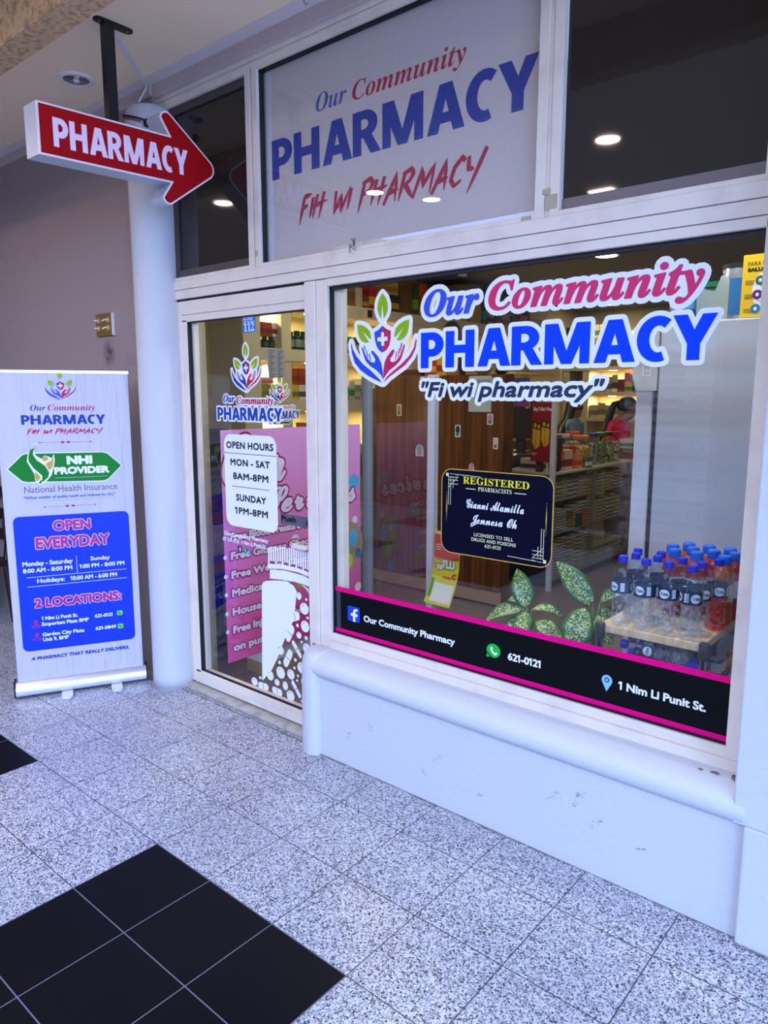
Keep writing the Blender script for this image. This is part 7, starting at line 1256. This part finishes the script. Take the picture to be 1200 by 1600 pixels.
def leaf(b, base, tip, wid, nrm, droop=.02, fold=.18):
    base, tip, nrm = Vector(base), Vector(tip), Vector(nrm).normalized(); ax = tip - base; sd = ax.cross(nrm).normalized(); up_ = sd.cross(ax).normalized()
    n, mm = 12, 6; V = []; UV = []
    for i in range(n + 1):
        t = i / n; wv = wid * (math.sin(PI * min(1, t ** .85)) ** .75) * (1 - .12 * t) + .0005; c = base + ax * t + up_ * (math.sin(PI * t) * droop)
        for j in range(mm + 1): s = j / mm * 2 - 1; V.append(c + sd * wv * s + up_ * (abs(s) * wv * fold)); UV.append((j / mm, t))
    i0 = len(b.v); b.mesh(V, [(i * (mm + 1) + j, i * (mm + 1) + j + 1, (i + 1) * (mm + 1) + j + 1, (i + 1) * (mm + 1) + j) for i in range(n) for j in range(mm)]); return UV
def plant(label, loc, h, leaves):
    t = thing('potted_plant', label, 'plant', loc)
    for bs_, tp, wd_, nr, dr in leaves:
        b = Mb().use(m); UV = leaf(b, bs_, tp, wd_, nr, dr); o = b.build('leaf', t, smooth=True)
        # uv along the vertex order
        bm = bmesh.new(); bm.from_mesh(o.data); ul = bm.loops.layers.uv.new('UVMap'); d_ = OFF[t.name]
        tab = {tuple(round(c, 5) for c in (Vector(v) - d_)): uv for v, uv in zip(b.v, UV)}
        for f in bm.faces:
            for l in f.loops:
                l[ul].uv = tab.get(tuple(round(c, 5) for c in l.vert.co), min(zip(b.v, UV), key=lambda q: (Vector(q[0]) - d_ - l.vert.co).length)[1])
        bm.to_mesh(o.data); bm.free()
        so = o.modifiers.new('thickness', 'SOLIDIFY'); so.thickness = .0015
    b = Mb().use(M_stem)
    for bs_, tp, wd_, nr, dr in leaves: b.tube([(loc[0], loc[1], h), ((loc[0] + bs_[0]) / 2, (loc[1] + bs_[1]) / 2, (h * .4 + bs_[2] * .6)), bs_], [.006, .005, .003], 6)
    b.tube([(loc[0], loc[1], .3), (loc[0], loc[1], h)], .012, 8); b.build('stem', t, smooth=True)
    b = Mb().use(M_pot); b.lathe((loc[0], loc[1], 0), [(.08, 0), (.11, .28), (.12, .28), (.12, .31), (.105, .31), (.10, .29)], 24); b.build('pot', t, smooth='auto')
NV = (.35, -.9, .35)
plant('green dieffenbachia with cream speckled leaves, left of the two window plants', (-1.41, 2.58, 0), .62, [
    ((-1.402, 2.54, .735), (-1.462, 2.56, .885), .046, (.5, -.85, .2), .01), ((-1.42, 2.55, .722), (-1.575, 2.50, .645), .042, (.1, -.5, .9), .03), ((-1.40, 2.53, .725), (-1.37, 2.44, .60), .040, (.2, -.9, .3), .02),
    ((-1.39, 2.56, .728), (-1.27, 2.60, .705), .026, (0, -.5, .9), .03), ((-1.36, 2.54, .69), (-1.205, 2.50, .612), .044, (.2, -.6, .8), .03), ((-1.42, 2.57, .735), (-1.535, 2.60, .715), .03, (0, -.4, .9), .03), ((-1.41, 2.56, .70), (-1.47, 2.45, .60), .035, (0, -.8, .6), .02)])
plant('dieffenbachia beside the drinks rack with one large raised speckled leaf', (-1.14, 2.60, 0), .60, [
    ((-1.133, 2.56, .79), (-1.278, 2.54, .945), .050, (.6, -.75, .3), .02), ((-1.145, 2.52, .79), (-1.165, 2.45, .60), .060, (.25, -.95, .15), .02), ((-1.12, 2.60, .80), (-1.04, 2.62, .845), .028, (-.2, -.8, .5), .02),
    ((-1.12, 2.58, .75), (-1.04, 2.54, .66), .038, (.1, -.9, .3), .02), ((-1.17, 2.60, .70), (-1.245, 2.56, .60), .04, (.1, -.9, .4), .02), ((-1.11, 2.60, .78), (-1.07, 2.62, .72), .028, (.1, -.9, .3), .01)])
# ------------------------------------------------------------------ people
SKIN = mat('skin_tan', '9a6a4c', rough=.55); HAIR = mat('hair_black', '0c0a0c', rough=.35)
def skinmesh(name, J, links, material, parent, sub=2, T=None):
    """one continuous surface grown around connected joints: J = {joint: (x, y, z, radius)}"""
    ks = list(J); me = bpy.data.meshes.new(name); d = OFF[parent.name]
    me.from_pydata([T(Vector(J[k][:3])) - d for k in ks], [(ks.index(a), ks.index(b_)) for a, b_ in links], [])
    o = bpy.data.objects.new(name, me); COL.objects.link(o); o.parent = parent; OFF[o.name] = d; me.materials.append(material)
    s = o.modifiers.new('skin', 'SKIN'); s.use_smooth_shade = True
    for i, k in enumerate(ks):
        r = J[k][3]; r = r if isinstance(r, tuple) else (r, r); sv = me.skin_vertices[0].data[i]; sv.radius = r; sv.use_root = (i == 0)
    if sub: u = o.modifiers.new('smooth', 'SUBSURF'); u.levels = sub; u.render_levels = sub
    return o
def person(label, loc, face, top, hair, tilt=0.0, arm=(.0, .0), trousers='1c2030', scale=1.0, ponytail=False, longhair=False):
    """stands on loc, facing along angle face (0 = +x); local frame: x forward, y to the person's left"""
    t = thing('person', label, 'person', loc); c, s = math.cos(face), math.sin(face); L = Vector(loc)
    T = lambda v: L + Vector((v.x * c - v.y * s, v.x * s + v.y * c, v.z)) * 1.0 * scale
    hd = Vector((.03 + .10 * tilt, 0, 1.36 - .02 * tilt))
    J = {'pelvis': (0, 0, .88, (.13, .11)), 'waist': (-.005, 0, 1.0, (.115, .09)), 'chest': (0, 0, 1.18, (.125, .09)), 'neck0': (.0, 0, 1.30, (.06, .06)), 'neck': (.02 + .05 * tilt, 0, 1.345, (.047, .047)),
         'jaw': (hd.x + .015, 0, 1.405 - .02 * tilt, (.060, .056)), 'skull': (hd.x + .01 - .01 * tilt, 0, 1.475 - .01 * tilt, (.078, .080)), 'crown': (hd.x - .005, 0, 1.535 - .01 * tilt, (.052, .055)),
         'nose': (hd.x + .088, 0, 1.45 - .035 * tilt, (.012, .012)), 'chin': (hd.x + .062, 0, 1.392 - .04 * tilt, (.022, .022))}
    K = [('pelvis', 'waist'), ('waist', 'chest'), ('chest', 'neck0'), ('neck0', 'neck'), ('neck', 'jaw'), ('jaw', 'skull'), ('skull', 'crown'), ('skull', 'nose'), ('jaw', 'chin')]
    for q, sd in (('l', 1), ('r', -1)):
        J.update({'sh' + q: (0, sd * .155, 1.265, (.05, .05)), 'el' + q: (.06, sd * .20, 1.03, (.042, .042)), 'wr' + q: (.26, sd * .15, 1.0, (.028, .028)), 'pa' + q: (.33, sd * .135, .99, (.030, .018)),
                  'hip' + q: (0, sd * .085, .80, (.085, .085)), 'kn' + q: (.02, sd * .09, .46, (.06, .06)), 'an' + q: (-.01, sd * .09, .08, (.04, .04)), 'to' + q: (.13, sd * .10, .035, (.038, .03)), 'ear' + q: (hd.x - .01, sd * .083, 1.452, (.014, .02))})
        K += [('chest', 'sh' + q), ('sh' + q, 'el' + q), ('el' + q, 'wr' + q), ('wr' + q, 'pa' + q), ('pelvis', 'hip' + q), ('hip' + q, 'kn' + q), ('kn' + q, 'an' + q), ('an' + q, 'to' + q), ('skull', 'ear' + q)]
        for i, (dy, ln) in enumerate(((.022, .062), (.008, .075), (-.007, .070), (-.020, .055))):
            J['f%d%s' % (i, q)] = (.33 + ln, sd * .135 + dy, .975, (.0085, .0085)); J['g%d%s' % (i, q)] = (.33 + ln + .012, sd * .135 + dy, .95, (.0075, .0075)); K += [('pa' + q, 'f%d%s' % (i, q)), ('f%d%s' % (i, q), 'g%d%s' % (i, q))]
        J['th' + q] = (.31, sd * .10, .985, (.010, .010)); K.append(('pa' + q, 'th' + q))
    skinmesh('body', J, K, SKIN, t, 2, T)
    G = lambda k, a: (*J[k][:3], tuple(r + a for r in J[k][3]))
    JJ = {'waist': (*J['waist'][:3], (.155, .13)), 'hem': (0, 0, .84, (.16, .14)), 'chest': (.0, 0, 1.17, (.165, .135)), 'yoke': (0, 0, 1.25, (.135, .115)), 'collar': (-.005, 0, 1.325, (.072, .07))}; KK = [('hem', 'waist'), ('waist', 'chest'), ('chest', 'yoke'), ('yoke', 'collar')]
    for q in 'lr': JJ.update({'sh' + q: (*J['sh' + q][:3], (.075, .075)), 'el' + q: G('el' + q, .02), 'cuff' + q: (.22, J['wr' + q][1], 1.005, (.042, .042))}); KK += [('yoke', 'sh' + q), ('sh' + q, 'el' + q), ('el' + q, 'cuff' + q)]
    skinmesh('jacket', JJ, KK, mat('cloth_' + top, top, rough=.8), t, 2, T)
    JT = {'hip': (0, 0, .84, (.14, .12))}; KT = []
    for q in 'lr': JT.update({'a' + q: G('hip' + q, .012), 'b' + q: G('kn' + q, .016), 'c' + q: (*J['an' + q][:3], (.06, .06))}); KT += [('hip', 'a' + q), ('a' + q, 'b' + q), ('b' + q, 'c' + q)]
    skinmesh('trousers', JT, KT, mat('cloth_' + trousers, trousers, rough=.8), t, 1, T)
    hc = Vector((hd.x - .006 - .012 * tilt, 0, 1.478 - .012 * tilt)); ta = math.radians(8 + 22 * tilt); ct, st_ = math.cos(ta), math.sin(ta)
    HT = lambda v: T(hc + Vector((v.x * ct + v.z * st_, v.y, -v.x * st_ + v.z * ct)))      # tips the hair with the head
    b = Mb().use(HAIR); nu, nv = 24, 14; RX, RY, RZ = .107, .088, .112; V = []; ok = []
    for k in range(nv + 1):
        ph = PI * k / nv
        for q in range(nu):
            a = 2 * PI * q / nu; u = Vector((math.sin(ph) * math.cos(a), math.sin(ph) * math.sin(a), math.cos(ph))); front = u.x > .42 - .10 * abs(u.y) and u.z < .62
            low = u.z < -.62 or (u.x > .10 and u.z < .15 and abs(u.y) > .3)
            sc_h = .90 if front or low else 1.0
            V.append(HT(Vector((u.x * RX * sc_h, u.y * RY * sc_h, u.z * RZ * sc_h)))); ok.append(not (front or low))
    Fs = []
    for k in range(nv):
        for q in range(nu):
            f = (k * nu + q, k * nu + (q + 1) % nu, (k + 1) * nu + (q + 1) % nu, (k + 1) * nu + q)
            if sum(ok[v] for v in f) >= 2: Fs.append(f[::-1])
    b.mesh(V, Fs)
    def loft(secs):
        n = 12; VV = []
        for x, y, z, ra, rb in secs: VV += [T(Vector((x + ra * math.cos(2 * PI * q / n), y + rb * math.sin(2 * PI * q / n), z))) for q in range(n)]
        b.mesh(VV, [(k * n + q, k * n + (q + 1) % n, (k + 1) * n + (q + 1) % n, (k + 1) * n + q)[::-1] for k in range(len(secs) - 1) for q in range(n)] + [tuple((len(secs) - 1) * n + q for q in range(n))[::-1]])
    if longhair: loft([(hc.x - .03, 0, 1.50, .07, .085), (hc.x - .055, 0, 1.42, .06, .088), (hc.x - .08, 0, 1.33, .055, .10), (-.12, 0, 1.22, .05, .125), (-.145, 0, 1.10, .045, .13), (-.15, 0, .99, .03, .11), (-.15, 0, .96, .012, .08)])
    elif ponytail: loft([(hc.x - .085, 0, 1.53, .02, .02), (hc.x - .125, 0, 1.515, .034, .036), (hc.x - .155, .0, 1.45, .04, .044), (hc.x - .175, .01, 1.36, .042, .046), (hc.x - .205, .015, 1.26, .036, .04), (hc.x - .24, .02, 1.16, .024, .028), (hc.x - .26, .02, 1.10, .008, .01)])
    b.build('hair', t, smooth=True)
    b = Mb().use(mat('eye_dark', '140c0a', rough=.3))
    for sd in (1, -1):
        p = T(Vector((hd.x + .066, sd * .036, 1.470 - .03 * tilt))); b.lathe(tuple(p), [(.0, -.004), (.006, 0), (0, .004)], 8)
    b.build('eye', t)
    if ponytail or longhair:
        b = Mb().use(mat('earring_gold', 'd8b060', rough=.2, metal=1)); p = T(Vector((hd.x - .008, -.098, 1.425))); b.lathe(tuple(p), [(0, -.008), (.007, 0), (0, .008)], 8); b.build('earring', t)
    return t
FC = math.radians(38)
person('woman in a magenta jacket with a black ponytail, looking down behind the showcase', (-3.20, 7.62, 0), FC, 'c0145c', True, tilt=.9, ponytail=True)
person('woman in a denim shirt with long black hair, standing behind the candy jars', (-3.83, 7.86, 0), FC, '5c7ea0', True, tilt=.1, longhair=True)
person('person in a white coat half hidden by the fridge door', (-3.02, 8.4, 0), FC, 'b0ac9c', True, tilt=1.0, trousers='2a2a2e')
print('objects', len(bpy.data.objects))
